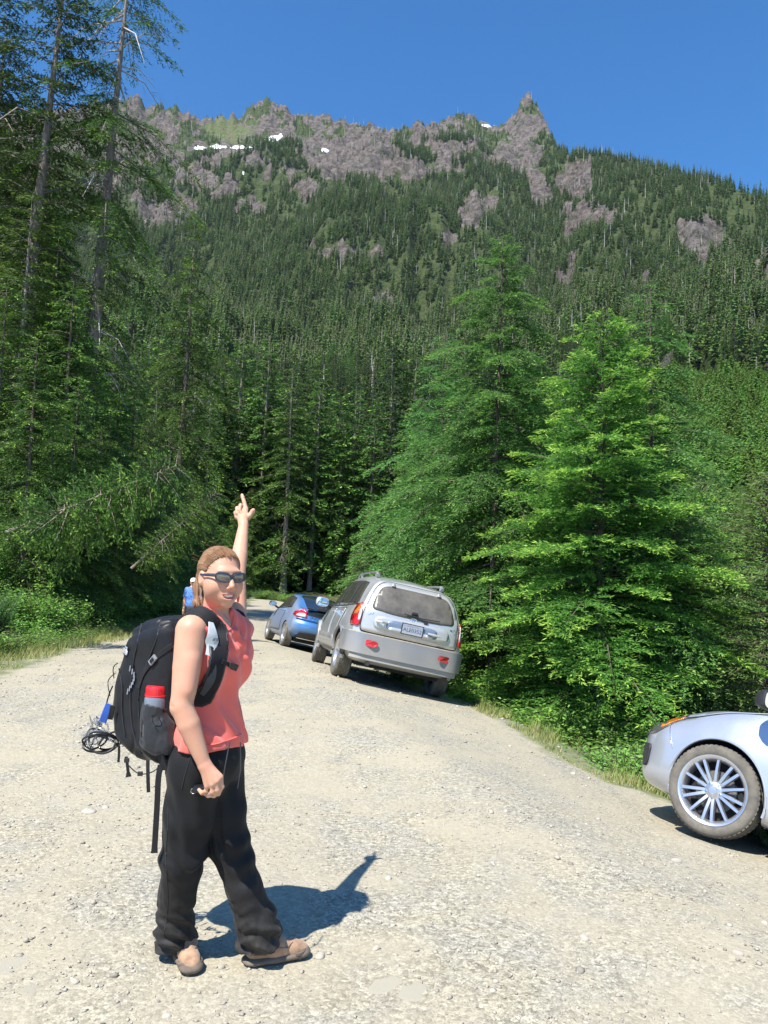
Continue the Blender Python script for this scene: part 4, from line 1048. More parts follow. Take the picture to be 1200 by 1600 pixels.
def wheel_mesh(car, loc, side, R, rr, W, style, steer=0.0, first=[None]):
    w_ = empty('wheel', loc); w_.parent = car.root; w_.rotation_euler = (0, 0, steer + (0 if side > 0 else math.pi))
    B = Bag(); h = W/2
    prof = [(rr-0.012, -h*0.8), (rr+0.01, -h*0.98), (R*0.86, -h*1.06), (R*0.97, -h*0.93), (R, -h*0.75)]
    for k in range(5):
        a = -h*0.75+k*h*1.5/5; b = a+h*1.5/5
        prof += [(R, a+0.003), (R, b-0.014), (R-0.008, b-0.011), (R-0.008, b-0.003)]
    prof += [(R, h*0.75), (R*0.97, h*0.93), (R*0.93, h*1.02), (R*0.86, h*1.05), (rr+0.022, h*1.02), (rr+0.008, h*0.95), (rr-0.012, h*0.8)]
    B.rev(prof, (0, 0, 0), 'y', 56); B.build('tyre', M_TYRE, w_)
    # small tread blocks across the shoulders
    T = Bag(); nb = 56
    for k in range(nb):
        a = 2*math.pi*k/nb
        for yy in (-h*0.62, h*0.62): T.box((math.cos(a)*(R-0.001), yy, math.sin(a)*(R-0.001)), (0.008, h*0.34, 2*math.pi*R/nb*0.62), rot=rotm('Y', -a))
    o = T.build('tread_blocks', M_TYRE, w_, smooth=False); o['kind'] = 'stuff'
    B = Bag(); B.rev([(rr-0.03, -h*0.8), (rr-0.012, -h*0.85), (rr-0.03, -h*0.2), (rr-0.035, h*0.5), (rr-0.018, h*0.86), (rr-0.004, h*0.98), (rr+0.006, h*0.99), (rr+0.006, h*0.9), (rr-0.01, h*0.8)], (0, 0, 0), 'y', 56)
    B.build('rim', M_RIM, w_)
    B = Bag(); B.rev([(0.0, h*0.10), (0.145, h*0.10), (0.15, h*0.04), (0.0, h*0.04)], (0, 0, 0), 'y', 36); B.rev([(0.0, h*0.3), (0.07, h*0.28), (0.075, h*0.1)], (0, 0, 0), 'y', 24)
    B.build('brake_disc', M_DISC, w_)
    B = Bag(); B.rev([(0, -h*0.4), (rr-0.03, -h*0.4), (rr-0.03, -h*0.36), (0, -h*0.36)], (0, 0, 0), 'y', 32); B.build('wheel_back', M_LINER, w_)
    yo = h*0.62
    def spoke(a0, wdt0, wdt1, tilt=0.0):
        n = 6; V = []
        for k in range(n):
            q = k/(n-1); r_ = 0.035+(rr-0.022-0.035)*q; wd = (wdt0+(wdt1-wdt0)*q)/2; aa = a0+tilt*q
            y = yo+0.012*math.sin(q*3.0)+h*0.18*q*q
            c = np.array([math.cos(aa)*r_, y, math.sin(aa)*r_]); tv = np.array([-math.sin(aa), 0, math.cos(aa)])
            V += [c-tv*wd-np.array([0, 0.026, 0]), c-tv*wd*0.7, c+tv*wd*0.7, c+tv*wd-np.array([0, 0.026, 0])]
        F = [(4*k+j, 4*k+j+1, 4*k+j+5, 4*k+j+4) for k in range(n-1) for j in range(3)]+[(4*k+3, 4*k, 4*k+4, 4*k+7) for k in range(n-1)]
        me_b = Bag(); me_b.add(V, F); me_b.build('spoke', M_RIM, w_)
    if style == 'multi':
        for k in range(5):
            a = math.pi/2+k*2*math.pi/5; spoke(a, 0.030, 0.024)
            for s_ in (-1, 1): spoke(a+math.pi/5+s_*0.16, 0.030, 0.028, -s_*0.015)
    elif style == 'five':
        for k in range(5): spoke(math.pi/2+k*2*math.pi/5, 0.085, 0.055)
    else:
        for k in range(5):
            for s_ in (-1, 1): spoke(math.pi/2+k*2*math.pi/5+s_*0.12, 0.03, 0.024, s_*0.10)
    B = Bag(); B.rev([(0, yo+0.024), (0.028, yo+0.022), (0.036, yo+0.012), (0.06, yo+0.004), (0.075, yo-0.022)], (0, 0, 0), 'y', 28); B.build('hub_cap', M_RIM, w_)
    for k in range(5):
        a = -math.pi/2+k*2*math.pi/5; B = Bag(); c = (math.cos(a)*0.054, 0, math.sin(a)*0.054)
        B.rev([(0, yo+0.012), (0.0075, yo+0.012), (0.0095, yo+0.002), (0.014, yo-0.004)], c, 'y', 10); B.build('lug_nut', M_CHROME if style == 'multi' else M_DISC, w_)
    return w_
def mirror(car, c, s_, paint, gl=True, sz=(0.10, 0.21, 0.135)):
    B = Bag(); n = 12; V = []
    prof = [(-0.5, 0.93), (-0.42, 1.0), (-0.1, 0.96), (0.25, 0.78), (0.45, 0.45), (0.5, 0.12)]
    for q, r_ in prof:
        for k in range(n):
            a = 2*math.pi*k/n; ca, sa = math.cos(a), math.sin(a); e = 0.62
            V.append((q*sz[0]*1.5, r_*sz[1]/2*math.copysign(abs(ca)**e, ca), r_*sz[2]/2*math.copysign(abs(sa)**e, sa)))
    F = [(i*n+k, i*n+(k+1) % n, (i+1)*n+(k+1) % n, (i+1)*n+k) for i in range(len(prof)-1) for k in range(n)]
    F += [tuple(range(n))[::-1], tuple((len(prof)-1)*n+k for k in range(n))]
    B.add(np.array(V)+np.array(c), F)
    o = B.build('mirror', paint, car.root)
    G = Bag(); V = [(c[0]-sz[0]*0.752, c[1]+0.86*sz[1]/2*math.copysign(abs(math.cos(a))**0.62, math.cos(a)), c[2]+0.86*sz[2]/2*math.copysign(abs(math.sin(a))**0.62, math.sin(a))) for a in np.linspace(0, 2*np.pi, 20, endpoint=False)]
    G.poly(V, (-0.004, 0, 0)); g_ = G.build('mirror_glass', M_MIRR, o, smooth=False)
    A = Bag(); A.tube([(c[0], c[1]-s_*0.06, c[2]-0.03), (c[0]+0.02, c[1]-s_*0.12, c[2]-0.06), (c[0]+0.03, c[1]-s_*0.19, c[2]-0.085)], 0.026, 8); A.build('mirror_arm', M_BLK, o)
    return o
def flat_text(body, s_, parent, mat, M, size, ext=0.001, name='lettering'):
    cu = bpy.data.curves.new(name, 'FONT'); cu.body = body; cu.size = size; cu.extrude = ext; cu.align_x = 'CENTER'; cu.align_y = 'CENTER'
    o = bpy.data.objects.new(name, cu); C.objects.link(o)
    dg = bpy.context.evaluated_depsgraph_get(); me = bpy.data.meshes.new_from_object(o.evaluated_get(dg)); bpy.data.objects.remove(o)
    me.materials.clear(); me.materials.append(mat); me.name = name
    r = obj(name, me, parent); r.matrix_local = Matrix(M); return r
def frame_rear(p, tiltz=0.0):
    """matrix for something flat that faces backwards (-x) with its text reading left to right from behind"""
    ct, st = math.cos(tiltz), math.sin(tiltz)
    X_ = (0, -1, 0); Yv = (st, 0, ct); Zv = (-ct, 0, st)
    return ((X_[0], Yv[0], Zv[0], p[0]), (X_[1], Yv[1], Zv[1], p[1]), (X_[2], Yv[2], Zv[2], p[2]), (0, 0, 0, 1))
def usweep(path, prof, name, mat, parent):
    """profile (outward, z) carried along a plan path"""
    path = np.asarray(path, float); n = len(path); m = len(prof); tg = nrm(np.gradient(path, axis=0)); V = []
    for i in range(n):
        o_ = np.array([tg[i, 1], -tg[i, 0]])
        for u, z in prof: V.append((path[i, 0]+o_[0]*u, path[i, 1]+o_[1]*u, z))
    F = [(i*m+k, i*m+(k+1) % m, (i+1)*m+(k+1) % m, (i+1)*m+k) for i in range(n-1) for k in range(m)]+[tuple(range(m)), tuple((n-1)*m+k for k in range(m))[::-1]]
    B = Bag(); B.add(V, F); o = B.build(name, mat, parent)
    bb = bmesh.new(); bb.from_mesh(o.data); bmesh.ops.recalc_face_normals(bb, faces=bb.faces); bb.to_mesh(o.data); bb.free(); return o

# ---------------- silver estate car, seen from behind
suv = Car('parked_suv', 'dusty silver sport utility car parked tilted on the road shoulder, seen from behind', 'car', M_SILVER)
cur = dict(zb=([-2.12, -1.9, 0, 2.0, 2.25], [0.40, 0.30, 0.27, 0.28, 0.36]), wb=([-2.12, -1.7, 0, 1.8, 2.25], [0.72, 0.80, 0.82, 0.80, 0.60]),
           zs=([-2.12, 0, 2.25], [0.72, 0.68, 0.62]), ws=([-2.12, -1.7, -1.2, 0, 1.3, 1.8, 2.25], [0.845, 0.895, 0.915, 0.905, 0.91, 0.86, 0.68]),
           zbelt=([-2.12, -1, 0.7, 1.15, 2.25], [1.09, 1.07, 1.03, 0.99, 0.80]), wbelt=([-2.12, -1.6, 0, 1.0, 1.8, 2.25], [0.775, 0.825, 0.835, 0.81, 0.76, 0.60]),
           ztop=([-2.12, -1.8, -1.0, 0.0, 0.35, 0.75, 1.2, 1.5, 2.0, 2.25], [1.575, 1.62, 1.665, 1.66, 1.60, 1.36, 1.10, 1.05, 0.96, 0.82]),
           wtop=([-2.12, -1.0, 0.2, 0.7, 1.2, 1.8, 2.25], [0.60, 0.625, 0.615, 0.63, 0.70, 0.68, 0.5]))
rk0 = lambda y, z: 0.42*np.maximum(0, z-1.06)**1.12*1.15 + 0.05*sstep(0.55, 0.35, z) + 0.10*(np.abs(y)/0.85)**3
rk1 = lambda y, z: -0.32*(np.abs(y)/0.85)**2.5 - 0.25*np.maximum(0, 0.55-z)
V, F = car_shell(-2.12, 2.2, cur, rk0, rk1, 0.06, 0.10)
suv.shell(V, F, [(-1.31, 0.36), (1.31, 0.36)], 0.385)
for ax in (-1.31, 1.31):
    for s_ in (-1, 1): wheel_mesh(suv, (ax, s_*0.775, 0.345), s_, 0.345, 0.215, 0.225, 'five', 0.0 if ax < 0 else rad(-4))
    a_ = np.linspace(-0.15, math.pi+0.15, 26)
    for s_ in (-1, 1):
        Pp = np.c_[ax+0.405*np.cos(a_), np.full(26, 0), 0.36+0.405*np.sin(a_)]
        for k in range(26):
            h_, n_ = suv.hit((Pp[k, 0], s_*3, max(Pp[k, 2], 0.45)), (0, -s_, 0)); Pp[k, 1] = (h_.y if h_ else s_*0.88)+s_*0.006
        B = Bag(); B.tube(Pp, 0.024, 6, flat=(1.3, 0.7)); B.build('arch_moulding', M_CLAD if ax < 0 else M_SILVER, suv.root)
# tail gate with its raised plate surround
gate = suv.patch('tailgate', roundpoly([(-0.74, 0.765), (0.74, 0.765), (0.735, 1.05), (0.655, 1.32), (0.585, 1.46), (0.46, 1.545), (-0.46, 1.545), (-0.585, 1.46), (-0.655, 1.32), (-0.735, 1.05)], 2), 'x', M_SILVER, 0.010, 0.010, 0.06, side=-1)
suv.patch('tailgate_gap', roundpoly([(-0.752, 0.75), (0.752, 0.75), (0.747, 1.05), (0.667, 1.32), (0.597, 1.47), (0.47, 1.557), (-0.47, 1.557), (-0.597, 1.47), (-0.667, 1.32), (-0.747, 1.05)], 2), 'x', M_SEAM, 0.004, 0.006, 0.06, side=-1)
glass = suv.patch('rear_window', roundpoly([(-0.645, 1.105), (-0.3, 1.075), (0.3, 1.075), (0.645, 1.105), (0.605, 1.28), (0.53, 1.44), (0.42, 1.485), (-0.42, 1.485), (-0.53, 1.44), (-0.605, 1.28)], 2), 'x', M_DGLASS, 0.020, 0.006, 0.06, side=-1)
suv.patch('plate_surround', roundpoly([(-0.53, 0.83), (0.53, 0.83), (0.60, 0.93), (0.52, 1.035), (-0.52, 1.035), (-0.60, 0.93)], 3), 'x', M_SILVER, 0.020, 0.020, 0.05, side=-1)
suv.patch('plate_recess', roundpoly([(-0.37, 0.845), (0.37, 0.845), (0.40, 0.92), (0.36, 1.005), (-0.36, 1.005), (-0.40, 0.92)], 3), 'x', simple('recess_paint', (0.20, 0.25, 0.33), 0.4, 0.4), 0.0405, 0.003, 0.05, side=-1)
suv.patch('plate_ledge', roundpoly([(-0.36, 0.845), (0.36, 0.845), (0.34, 0.905), (-0.34, 0.905)], 2), 'x', M_SILVER, 0.044, 0.012, 0.05, side=-1)
def rear_x(car, y, z):
    h_, _ = car.hit((-5, y, z), (1, 0, 0)); return h_.x
xp_ = rear_x(suv, 0, 0.92)-0.062
plate = Bag(); plate.box((xp_, 0.0, 0.925), (0.006, 0.335, 0.165)); plate = plate.build('number_plate_frame', M_BLK, suv.root, smooth=False)
B = Bag(); B.box((xp_-0.004, 0, 0.925), (0.004, 0.305, 0.140)); B.build('number_plate', M_PLATE, plate, smooth=False)
B = Bag(); B.box((xp_-0.0065, 0, 0.978), (0.002, 0.29, 0.026)); B.build('plate_band', M_PINK, plate, smooth=False)
flat_text('ALE0352', 0, plate, M_INK, frame_rear((xp_-0.007, 0, 0.915)), 0.078)
flat_text('WASHINGTON', 0, plate, M_PLATE, frame_rear((xp_-0.0085, 0, 0.978)), 0.030)
B = Bag(); B.tube([(xp_-0.004, -0.24, 0.925), (xp_-0.03, -0.34, 0.92), (xp_-0.012, -0.44, 0.915)], [0.02, 0.024, 0.018], 8, flat=(1, 0.8)); B.build('tailgate_handle', M_SILVER, suv.root)
B = Bag(); B.tube([(xp_+0.03, 0.39, 0.945), (xp_-0.012, 0.47, 0.945), (xp_+0.03, 0.55, 0.94)], 0.018, 8); B.build('surround_lug', M_SILVER, suv.root)
flat_text('Santa Fe', 0, suv.root, M_BLK, frame_rear((rear_x(suv, -0.62, 1.0)-0.024, -0.60, 1.045), 0.05), 0.055)
flat_text('HYUNDAI', 0, suv.root, M_CHROME, frame_rear((rear_x(suv, 0.62, 1.0)-0.024, 0.60, 1.045), 0.05), 0.045)
B = Bag(); th = np.linspace(0, 2*np.pi, 22, endpoint=False)
B.tube(np.c_[np.full(22, rear_x(suv, 0, 1.08)-0.026), 0.055*np.cos(th)+0.0, 1.062+0.028*np.sin(th)], 0.005, 6, closed=True)
B.tube([(rear_x(suv, 0, 1.08)-0.026, 0.02, 1.042), (rear_x(suv, 0, 1.08)-0.026, 0.012, 1.082)], 0.005, 5); B.tube([(rear_x(suv, 0, 1.08)-0.026, -0.012, 1.042), (rear_x(suv, 0, 1.08)-0.026, -0.02, 1.082)], 0.005, 5)
B.build('badge', M_CHROME, suv.root)
# wiper, washer pod, hinges, high lamp
xg = rear_x(suv, -0.05, 1.12)-0.045
B = Bag(); B.tube([(xg+0.01, -0.19, 1.075), (xg, -0.05, 1.105), (xg, 0.11, 1.115)], [0.016, 0.011, 0.008], 6); B.tube([(xg-0.004, 0.16, 1.135), (xg-0.008, -0.10, 1.118), (xg+0.0, -0.40, 1.135)], 0.007, 5)
B.box((xg+0.01, -0.19, 1.07), (0.04, 0.05, 0.05)); B.build('rear_wiper', M_BLK, suv.root)
B = Bag(); B.box((xg+0.012, 0.0, 1.165), (0.03, 0.11, 0.045), taper=0.8); B.build('wiper_pivot', M_SEAM, suv.root, bevel=0.012)
for s_ in (-1, 1):
    xh = rear_x(suv, s_*0.34, 1.50)-0.03
    B = Bag(); B.tube([(xh+0.01, s_*0.36, 1.535), (xh-0.012, s_*0.36, 1.50), (xh-0.004, s_*0.36, 1.455)], [0.022, 0.027, 0.022], 8, flat=(1.2, 0.9)); B.build('window_hinge', M_CLAD, suv.root)
# tail lamps wrap the corner: patches from behind and from the side
def box_curve(fn, y0, y1, n): return [fn(t_) for t_ in np.linspace(y0, y1, n)]
for s_ in (-1, 1):
    lamp = suv.patch('tail_lamp', roundpoly(np.array([(0.755, 0.82), (0.755, 1.15), (0.77, 1.16), (0.80, 1.10), (0.84, 0.95), (0.85, 0.82)])*[s_, 1], 2), 'x', M_RED, 0.010, 0.014, 0.03, side=-1)
    suv.patch('lamp_side', roundpoly([(-2.05, 0.82), (-2.02, 1.17), (-1.94, 1.17), (-1.80, 1.04), (-1.78, 0.93), (-1.84, 0.82)], 2), 'y', M_RED, 0.006, 0.012, 0.04, parent=lamp, side=s_)
    suv.patch('turn_signal', roundpoly([(-2.03, 0.99), (-2.01, 1.14), (-1.95, 1.14), (-1.84, 1.03), (-1.83, 0.985)], 2), 'y', M_AMB, 0.019, 0.004, 0.04, parent=lamp, side=s_)
    suv.patch('reversing_lamp', roundpoly(np.array([(0.757, 0.90), (0.757, 1.145), (0.775, 1.145), (0.795, 0.90)])*[s_, 1], 2), 'x', M_CLEAR, 0.022, 0.006, 0.03, parent=lamp, side=-1)
# bumper in grey cladding, dusty step, reflectors
th = np.linspace(0, math.pi/2, 10)
pc = [(-1.66, 0.875), (-1.80, 0.868)]+[(-1.93-0.235*math.sin(t_), 0.60+0.255*math.cos(t_)) for t_ in th]+[(-2.185, 0.4)]
path = np.array(pc+[(-2.20, 0.0)]+[(x_, -y_) for x_, y_ in pc[::-1]]); path = path[::-1]
path = resample(chaikin(path, 1), 60)
usweep(path, [(-0.06, 0.44), (-0.02, 0.435), (0.0, 0.45), (0.002, 0.535), (0.006, 0.55), (0.046, 0.565), (0.052, 0.60), (0.044, 0.655), (0.016, 0.69), (0.008, 0.722), (-0.06, 0.735)], 'rear_bumper', M_CLAD, suv.root)
usweep(path[8:-8], [(-0.05, 0.722), (0.030, 0.716), (0.034, 0.730), (-0.05, 0.748)], 'dusty_step', M_DUSTLEDGE, suv.root)
usweep(path[10:-10], [(-0.03, 0.365), (0.0, 0.355), (0.022, 0.37), (0.034, 0.41), (0.028, 0.455), (0.0, 0.46), (-0.03, 0.46)], 'bumper_lip', M_CLAD2, suv.root)
for s_ in (-1, 1):
    B = Bag(); a2 = roundpoly([(-0.10, -0.043), (0.10, -0.043), (0.10, 0.043), (-0.10, 0.043)], 2)
    B.poly([(-2.268+0.55*max(0, abs(s_*0.56+u)-0.54), s_*0.56+u, 0.61+v) for u, v in a2], (-0.008, 0, 0)); B.build('reflector', M_RED, suv.root, smooth=False)
B = Bag(); B.box((0, 0, 0.33), (3.6, 1.30, 0.16)); B.build('underbody', M_LINER, suv.root, smooth=False)
B = Bag(); B.tube([(-1.31, -0.7, 0.34), (-1.31, 0.7, 0.34)], 0.04, 8); B.tube([(-1.0, 0.45, 0.3), (-1.9, 0.5, 0.30), (-2.12, 0.52, 0.31)], 0.028, 8); B.build('exhaust', M_DISC, suv.root)
# side windows, cladding, doors
for s_ in (-1, 1):
    suv.framed('quarter_window', roundpoly([(-1.76, 1.14), (-1.56, 1.50), (-1.16, 1.53), (-1.14, 1.12)], 1), 'y', M_SGLASS, M_SEAM, side=s_)
    suv.framed('rear_door_window', roundpoly([(-1.09, 1.11), (-1.11, 1.53), (-0.26, 1.54), (-0.17, 1.09)], 1), 'y', M_SGLASS, M_SEAM, side=s_)
    suv.framed('front_door_window', roundpoly([(-0.12, 1.085), (-0.205, 1.54), (0.25, 1.51), (0.86, 1.10), (0.84, 1.065)], 1), 'y', M_SGLASS, M_SEAM, side=s_)
    suv.patch('front_door', roundpoly([(-0.16, 0.50), (-0.16, 1.035), (0.92, 1.02), (0.94, 0.50)], 1), 'y', M_SILVER, 0.006, 0.008, 0.08, side=s_)
    suv.patch('rear_door', roundpoly([(-1.00, 0.72), (-1.07, 1.055), (-0.18, 1.04), (-0.18, 0.50), (-0.80, 0.50)], 1), 'y', M_SILVER, 0.006, 0.008, 0.08, side=s_)
    suv.patch('door_gap', [(-1.015, 0.72), (-1.085, 1.068), (0.94, 1.032), (0.955, 0.488), (-0.81, 0.488)], 'y', M_SEAM, 0.001, 0.004, 0.08, side=s_)
    suv.patch('side_cladding', roundpoly([(-0.88, 0.36), (-0.86, 0.60), (0.86, 0.60), (0.88, 0.36)], 2), 'y', M_CLAD, 0.016, 0.016, 0.08, side=s_)
    for hx in (-0.85, 0.05):
        B = Bag(); y_ = suv.hit((hx, s_*3, 0.98), (0, -s_, 0))[0].y+s_*0.03; B.tube([(hx-0.09, y_-s_*0.015, 0.985), (hx, y_, 0.985), (hx+0.09, y_-s_*0.015, 0.985)], 0.014, 6); B.build('door_handle', M_SILVER, suv.root)
    mirror(suv, (0.70, s_*1.02, 1.10), s_, M_SILVER, sz=(0.10, 0.24, 0.17))
    B = Bag(); B.tube([(-1.50, s_*0.53, 1.645), (-1.42, s_*0.535, 1.69), (-0.6, s_*0.54, 1.71), (0.1, s_*0.54, 1.695), (0.25, s_*0.53, 1.64)], [0.030, 0.022, 0.017, 0.017, 0.02], 8)
    B.tube([(-1.40, s_*0.53, 1.63), (-1.40, s_*0.535, 1.71)], 0.028, 6); B.tube([(-0.1, s_*0.53, 1.63), (-0.1, s_*0.535, 1.72)], 0.025, 6)
    B.build('roof_rail', M_CLAD, suv.root)
suv.patch('windscreen', roundpoly([(0.42, -0.52), (1.02, -0.64), (1.02, 0.64), (0.42, 0.52)], 2), 'z', M_GLASS, 0.006, 0.004, 0.08)
h_s = math.pi/2+rad(11.5)
cR = at(524, 1061, 12.45); hv = np.array([math.cos(h_s), math.sin(h_s)]); lv = np.array([-hv[1], hv[0]])
cc = cR[:2]+hv*(1.31)-lv*0.80
suv.place(cc, 1.31, h_s)

# ---------------- blue coupe parked beyond it
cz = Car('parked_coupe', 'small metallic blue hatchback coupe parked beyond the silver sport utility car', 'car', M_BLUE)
cur = dict(zb=([-1.95, -1.7, 0, 1.8, 2.0], [0.34, 0.22, 0.18, 0.20, 0.26]), wb=([-1.95, -1.5, 0, 1.6, 2.0], [0.68, 0.78, 0.80, 0.76, 0.55]),
           zs=([-1.95, 0, 2.0], [0.62, 0.56, 0.52]), ws=([-1.95, -1.5, -1.0, 0, 1.2, 1.7, 2.0], [0.80, 0.86, 0.87, 0.85, 0.865, 0.80, 0.62]),
           zbelt=([-1.95, -1, 0.4, 1.0, 2.0], [0.98, 0.98, 0.90, 0.84, 0.64]), wbelt=([-1.95, -1.2, 0, 1.0, 1.6, 2.0], [0.70, 0.77, 0.79, 0.77, 0.70, 0.55]),
           ztop=([-1.95, -1.6, -1.0, -0.4, 0.0, 0.4, 1.0, 1.3, 1.8, 2.0], [1.04, 1.15, 1.31, 1.385, 1.385, 1.30, 1.00, 0.90, 0.78, 0.66]),
           wtop=([-1.95, -1.0, 0.0, 0.6, 1.0, 1.6, 2.0], [0.56, 0.56, 0.58, 0.58, 0.66, 0.64, 0.5]))
rk0 = lambda y, z: 0.30*np.maximum(0, z-0.95) + 0.22*sstep(0.55, 0.2, z) + 0.20*(np.abs(y)/0.8)**3 + 0.05*sstep(0.62, 0.75, z)
rk1 = lambda y, z: -0.30*(np.abs(y)/0.85)**2.5
V, F = car_shell(-1.95, 1.95, cur, rk0, rk1, 0.05, 0.10)
cz.shell(V, F, [(-1.22, 0.31), (1.22, 0.31)], 0.335)
for ax in (-1.22, 1.22):
    for s_ in (-1, 1): wheel_mesh(cz, (ax, s_*0.755, 0.31), s_, 0.31, 0.21, 0.20, 'twin')
cz.patch('upper_rear_glass', roundpoly([(-1.86, -0.50), (-0.75, -0.52), (-0.75, 0.52), (-1.86, 0.50)], 2), 'z', M_GLASS, 0.004, 0.005, 0.07)
cz.patch('lower_rear_glass', roundpoly([(-0.53, 0.87), (0.53, 0.87), (0.50, 1.02), (-0.50, 1.02)], 2), 'x', M_GLASS, 0.006, 0.006, 0.05, side=-1)
B = Bag(); B.box((-1.93, 0, 1.045), (0.07, 1.10, 0.03)); B.build('spoiler_bar', M_BLK, cz.root, bevel=0.01)
for s_ in (-1, 1):
    tl_ = cz.patch('tail_lamp', roundpoly(np.array([(0.48, 0.77), (0.54, 1.0), (0.62, 1.0), (0.78, 0.84), (0.76, 0.79)])*[s_, 1], 2), 'x', M_RED, 0.008, 0.014, 0.03, side=-1)
    cz.patch('lamp_clear_band', roundpoly(np.array([(0.51, 0.80), (0.54, 0.91), (0.70, 0.88), (0.75, 0.81)])*[s_, 1], 2), 'x', M_CLEAR, 0.023, 0.005, 0.03, parent=tl_, side=-1)
    cz.patch('lamp_side', roundpoly([(-1.86, 0.80), (-1.84, 0.95), (-1.55, 0.90), (-1.60, 0.84)], 2), 'y', M_RED, 0.006, 0.010, 0.04, parent=tl_, side=s_)
    cz.framed('side_window', roundpoly([(-1.12, 0.99), (-0.80, 1.24), (-0.1, 1.30), (0.25, 1.24), (0.80, 0.93), (0.78, 0.90)], 2), 'y', M_SGLASS, M_SEAM, side=s_)
    cz.patch('door_gap', roundpoly([(-0.52, 0.36), (-0.60, 0.88), (0.90, 0.84), (0.88, 0.34)], 1), 'y', M_SEAM, 0.001, 0.003, 0.08, side=s_)
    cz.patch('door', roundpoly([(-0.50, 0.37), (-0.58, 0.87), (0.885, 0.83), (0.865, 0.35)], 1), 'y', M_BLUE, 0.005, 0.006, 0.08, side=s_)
    mirror(cz, (0.62, s_*0.97, 0.985), s_, M_BLK, sz=(0.09, 0.20, 0.13))
cz.patch('plate_recess', roundpoly([(-0.22, 0.60), (0.22, 0.60), (0.24, 0.745), (-0.24, 0.745)], 2), 'x', M_BLK, 0.004, 0.004, 0.05, side=-1)
cz.patch('number_plate', [(-0.15, 0.605), (0.15, 0.605), (0.15, 0.735), (-0.15, 0.735)], 'x', simple('coupe_plate', (0.12, 0.20, 0.34), 0.5), 0.012, 0.004, 0.06, side=-1)
cz.patch('diffuser', roundpoly([(-0.66, 0.27), (0.66, 0.27), (0.58, 0.46), (-0.58, 0.46)], 2), 'x', M_BLK, 0.006, 0.012, 0.05, side=-1)
cz.patch('diffuser_strip', roundpoly([(-0.60, 0.285), (0.60, 0.285), (0.59, 0.31), (-0.59, 0.31)], 1), 'x', M_CHROME, 0.020, 0.012, 0.05, side=-1)
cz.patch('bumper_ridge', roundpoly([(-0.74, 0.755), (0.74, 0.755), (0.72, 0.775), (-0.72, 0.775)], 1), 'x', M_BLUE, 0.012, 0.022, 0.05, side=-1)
flat_text('CR-Z', 0, cz.root, M_CHROME, frame_rear((rear_x(cz, 0.38, 0.83)-0.012, 0.36, 0.83), 0.0), 0.07)
B = Bag(); B.box((0, 0, 0.24), (3.2, 1.25, 0.12)); B.build('underbody', M_LINER, cz.root, smooth=False)
cz.patch('windscreen', roundpoly([(0.30, -0.50), (0.92, -0.60), (0.92, 0.60), (0.30, 0.50)], 2), 'z', M_GLASS, 0.005, 0.004, 0.08)
h_c = math.pi/2+rad(17)
cR = at(440, 1004, 19.9); hv = np.array([math.cos(h_c), math.sin(h_c)]); lv = np.array([-hv[1], hv[0]])
cz.place(cR[:2]+hv*1.22-lv*0.80, 1.22, h_c)

# ---------------- silver hatchback cut by the right edge
sb = Car('parked_hatchback', 'clean silver hatchback cut off by the right edge, front wheel and amber lamp showing', 'car', M_SILVER2)
cur = dict(zb=([-2.1, -1.9, 0, 1.8, 2.08], [0.30, 0.20, 0.17, 0.18, 0.23]), wb=([-2.1, -1.7, 0, 1.7, 2.08], [0.66, 0.80, 0.81, 0.79, 0.62]),
           zs=([-2.1, 0, 2.08], [0.62, 0.60, 0.56]), ws=([-2.1, -1.7, -1.2, 0, 1.3, 1.75, 2.08], [0.78, 0.85, 0.87, 0.865, 0.87, 0.845, 0.74]),
           zbelt=([-2.1, -1, 0.7, 1.15, 1.8, 2.08], [1.0, 0.98, 0.93, 0.90, 0.80, 0.70]), wbelt=([-2.1, -1.4, 0, 1.0, 1.5, 1.8, 2.08], [0.68, 0.75, 0.77, 0.80, 0.79, 0.765, 0.66]),
           ztop=([-2.1, -1.6, -1.0, -0.3, 0.1, 0.9, 1.15, 1.6, 1.9, 2.08], [1.25, 1.38, 1.45, 1.46, 1.40, 1.05, 0.995, 0.935, 0.845, 0.75]),
           wtop=([-2.1, -1.0, 0.0, 0.6, 1.0, 1.7, 2.08], [0.52, 0.56, 0.58, 0.62, 0.72, 0.68, 0.56]))
rk0 = lambda y, z: 0.45*np.maximum(0, z-0.95)+0.1*(np.abs(y)/0.8)**2.5
rk1 = lambda y, z: -0.34*(np.abs(y)/0.8)**2.6 - 0.30*np.maximum(0, z-0.60)**1.0*0.6 - 0.30*np.maximum(0, 0.34-z)
V, F = car_shell(-2.1, 2.05, cur, rk0, rk1, 0.06, 0.10, ns=90, np_=52)
sb.shell(V, F, [(-1.32, 0.325), (1.32, 0.33)], 0.365, depth=0.26)
for ax in (-1.32, 1.32):
    for s_ in (-1, 1): wheel_mesh(sb, (ax, s_*0.765, 0.325), s_, 0.325, 0.245, 0.205, 'multi', 0.0 if ax < 0 else rad(2))
    a_ = np.linspace(-0.25, math.pi+0.25, 40)
    for s_ in (-1, 1):
        Pp = np.c_[ax+0.372*np.cos(a_), np.zeros(40), 0.33+0.372*np.sin(a_)]
        for k in range(40):
            h_, n_ = sb.hit((Pp[k, 0], s_*3, max(Pp[k, 2], 0.30)), (0, -s_, 0)); Pp[k, 1] = (h_.y if h_ else s_*0.85)+s_*0.0
        B = Bag(); B.tube(Pp, 0.010, 6); B.build('arch_lip', M_SILVER2, sb.root)
